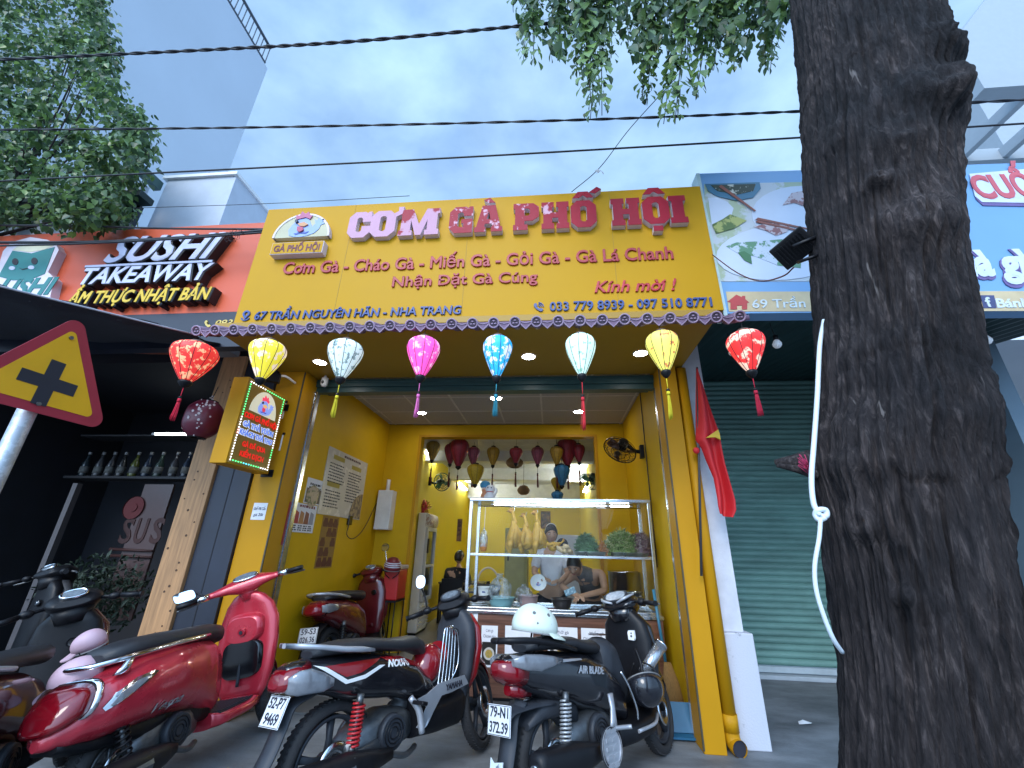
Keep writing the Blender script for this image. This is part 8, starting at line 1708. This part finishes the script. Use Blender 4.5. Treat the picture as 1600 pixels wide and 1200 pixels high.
nn_ = Msn.to_3x3() @ V((0, 0, 1)); pc = C_-nn_*.06
MB().cyl((pc.x, pc.y, 0), (pc.x, pc.y, C_.z+.30), .042, n=24).build('pole', mat('galvanised', (.36, .39, .42), .45, .6, vs=30, col2=(.46, .50, .54), thr=.5), t)

# ------------------------------------------------------------------ flag, bulbs, cables, scraps
t = thing('flag', 'red flag with a yellow star drooping on a thin pole by the right pillar', 'flag', PY(1096, 830, 3.80))
a, b = PY(1096, 900, 3.80), PY(1089, 574, 3.80); MB().cyl(a, b, .010, n=10).build('pole', mat('pole_dark', (.05, .05, .055), .5), t)
frow = [(577, 1088.5, 1091.5), (600, 1088.5, 1100), (640, 1089, 1113), (672, 1089, 1123.5), (690, 1088, 1126), (704, 1097, 1128), (722, 1103, 1131), (750, 1114, 1138), (780, 1118.5, 1146), (795, 1120, 1147), (806, 1123, 1143)]
rws = []
for (y_, xa, xb) in frow:
    rw = []
    for i in range(17):
        f_ = i/16; p = PY(xa+(xb-xa)*f_, y_+(f_-.5)*6, 3.78); rw.append(p+V((0, .045*math.sin(f_*7+y_*.013)*min(1, (xb-xa)/25), 0)))
    rws.append(rw)
fine_ = []
for p, q in zip(rws, rws[1:]): fine_ += [[u_.lerp(v_, k/5) for u_, v_ in zip(p, q)] for k in range(5)]
fine_.append(rws[-1]); q = MB(); q.loft([r_+[v_+V((0, .004, 0)) for v_ in reversed(r_)] for r_ in fine_]); q.build('cloth', mat('flag_red', (.56, .012, .018), .6, var=.06), t, fix=False)
q = MB(); pts = [(1103, 684), (1112, 678), (1122, 671), (1124.5, 677), (1126, 687), (1118, 683)]; base_ = [PY(x, y, 3.722) for x, y in pts]; q.add(base_+[p+V((0, .02, 0)) for p in base_], [tuple(range(6)), tuple(range(11, 5, -1))]+[(i, (i+1) % 6, 6+(i+1) % 6, 6+i) for i in range(6)]); q.build('star', mat('star_yellow', (.65, .42, .02), .55), t)
MB().ell(PY(1088, 704, 3.79), (.03, .02, .03), 10).build('knot', mat('flag_red', (0, 0, 0)), t)
for x, y, Y_, wy, lab in ((1145, 549, 3.35, 520, 'white light bulb hanging behind the scarlet lantern'), (1214, 537, 3.35, 505, 'white light bulb hanging under the blue signboard left of the trunk'), (1541, 531, 3.4, 505, 'white light bulb hanging under the blue signboard right of the trunk')):
    c = PY(x, y, Y_); t = thing('light_bulb', lab, 'light bulb', c, group='bulbs hanging under the blue signboard')
    MB().lathe([(.001, -.04), (.022, -.036), (.035, -.018), (.036, 0), (.026, .022), (.018, .035)], 18).build('globe', mat('bulb_white', (.66, .72, .78), .25, emit=.12, var=.02), t, local=True); MB().cyl((0, 0, .033), (0, 0, .075), .020, n=12).build('socket', BLACK, t, local=True)
    MB().tube([(0, 0, .075), (-.01, 0, .11), (-.02, 0, PY(x, wy, Y_).z-c.z)], .0035, n=5).build('wire', INK, t, local=True)
CAB = mat('cable_black', (.012, .014, .02), .55)
def cable(label, pts, r, twist=0, group='overhead cables', ext=(0, 0)):
    p = [PY(*q_) for q_ in pts]
    if ext[0]: p = [p[0]+(p[0]-p[1]).normalized()*ext[0]]+p
    if ext[1]: p = p+[p[-1]+(p[-1]-p[-2]).normalized()*ext[1]]
    q = MB()
    if twist:
        pp = cr(p, 60); 
        for ph in (0, PI): q.tube([c_+V((0, math.cos(i*.55+ph)*r*.55, math.sin(i*.55+ph)*r*.55)) for i, c_ in enumerate(pp)], r*.62, n=6, k=1)
    else: q.tube(p, r, n=8, k=12)
    tag(q.build('overhead_cable', CAB, origin=p[0]), label, 'cable', group)
cable('thickest overhead cable, rising into the hanging vines', [(0, 93, 2.1), (300, 79, 2.1), (560, 64, 2.1), (830, 39, 2.3), (900, 34, 2.5)], .0135, 1, ext=(3, .6))
cable('twisted overhead cable crossing the middle of the sky', [(0, 203, 2.5), (400, 199, 2.5), (850, 189, 2.5), (1250, 174, 2.5), (1600, 156, 2.5)], .0105, 1, ext=(3, 3))
cable('thin overhead cable just above the yellow signboard', [(0, 283, 2.7), (230, 271, 2.7), (700, 247, 2.7), (1250, 215, 2.7), (1600, 193, 2.7)], .008, 0, ext=(3, 3))
cable('faint wire in front of the low pale block', [(180, 326, 3.15), (420, 318, 3.15), (640, 306, 3.15)], .003)
cable('slanting thin wire with a scrap caught on it', [(1056, 122, 2.6), (985, 200, 2.7), (937, 262, 2.8), (893, 300, 2.96)], .0035)
c = PY(939, 267, 2.8); t = thing('leaf_scrap', 'small pale scrap caught on the slanting wire', 'scrap', c); q = MB()
for i in range(4): leaf(q, (0, 0, 0), rvec(), .06, rvec(), .6)
q.build('scrap', PAPER, t, local=True)
for i, (pts, r) in enumerate((([(0, 379, 3.02), (150, 378, 3.02), (300, 370, 3.02), (415, 360, 3.05)], .015), ([(0, 384, 3.0), (120, 381, 3.0), (280, 373, 3.0), (415, 363, 3.05)], .010), ([(0, 352, 3.05), (120, 353, 3.05), (260, 357, 3.05), (415, 358, 3.08)], .010))):
    cable(('thick lower cable of the bundle crossing the orange sign', 'middle cable of the bundle crossing the orange sign', 'slack upper cable above the orange sign')[i], pts, r, group='cable bundle over the orange signboard', ext=(2.5, .3))
q = MB(); rnd = random.Random(3)
for k in range(5):
    c = PY(366+rnd.uniform(-10, 10), 362+rnd.uniform(-4, 8), 3.0); r_ = rnd.uniform(.03, .07); q.tube([c+V((math.cos(i*.5)*r_, rnd.uniform(-.02, .02), math.sin(i*.5)*r_*.8-.03)) for i in range(15)], .0022, n=4, k=2)
tag(q.build('wire_tangle', CAB), 'tangle of thin loose wire on the cable bundle', 'wire')
t = thing('paper_scrap', 'small white paper scrap on the pavement before the green shutter', 'litter', PZ(1258, 1131, .006)); q = MB(); q.add([(-.06, -.02, 0), (.03, -.03, .012), (.07, .02, .004), (0, .03, .02), (-.04, .03, .006)], [(0, 1, 3), (1, 2, 3), (0, 3, 4)]); q.build('sheet', PAPER, t, local=True)
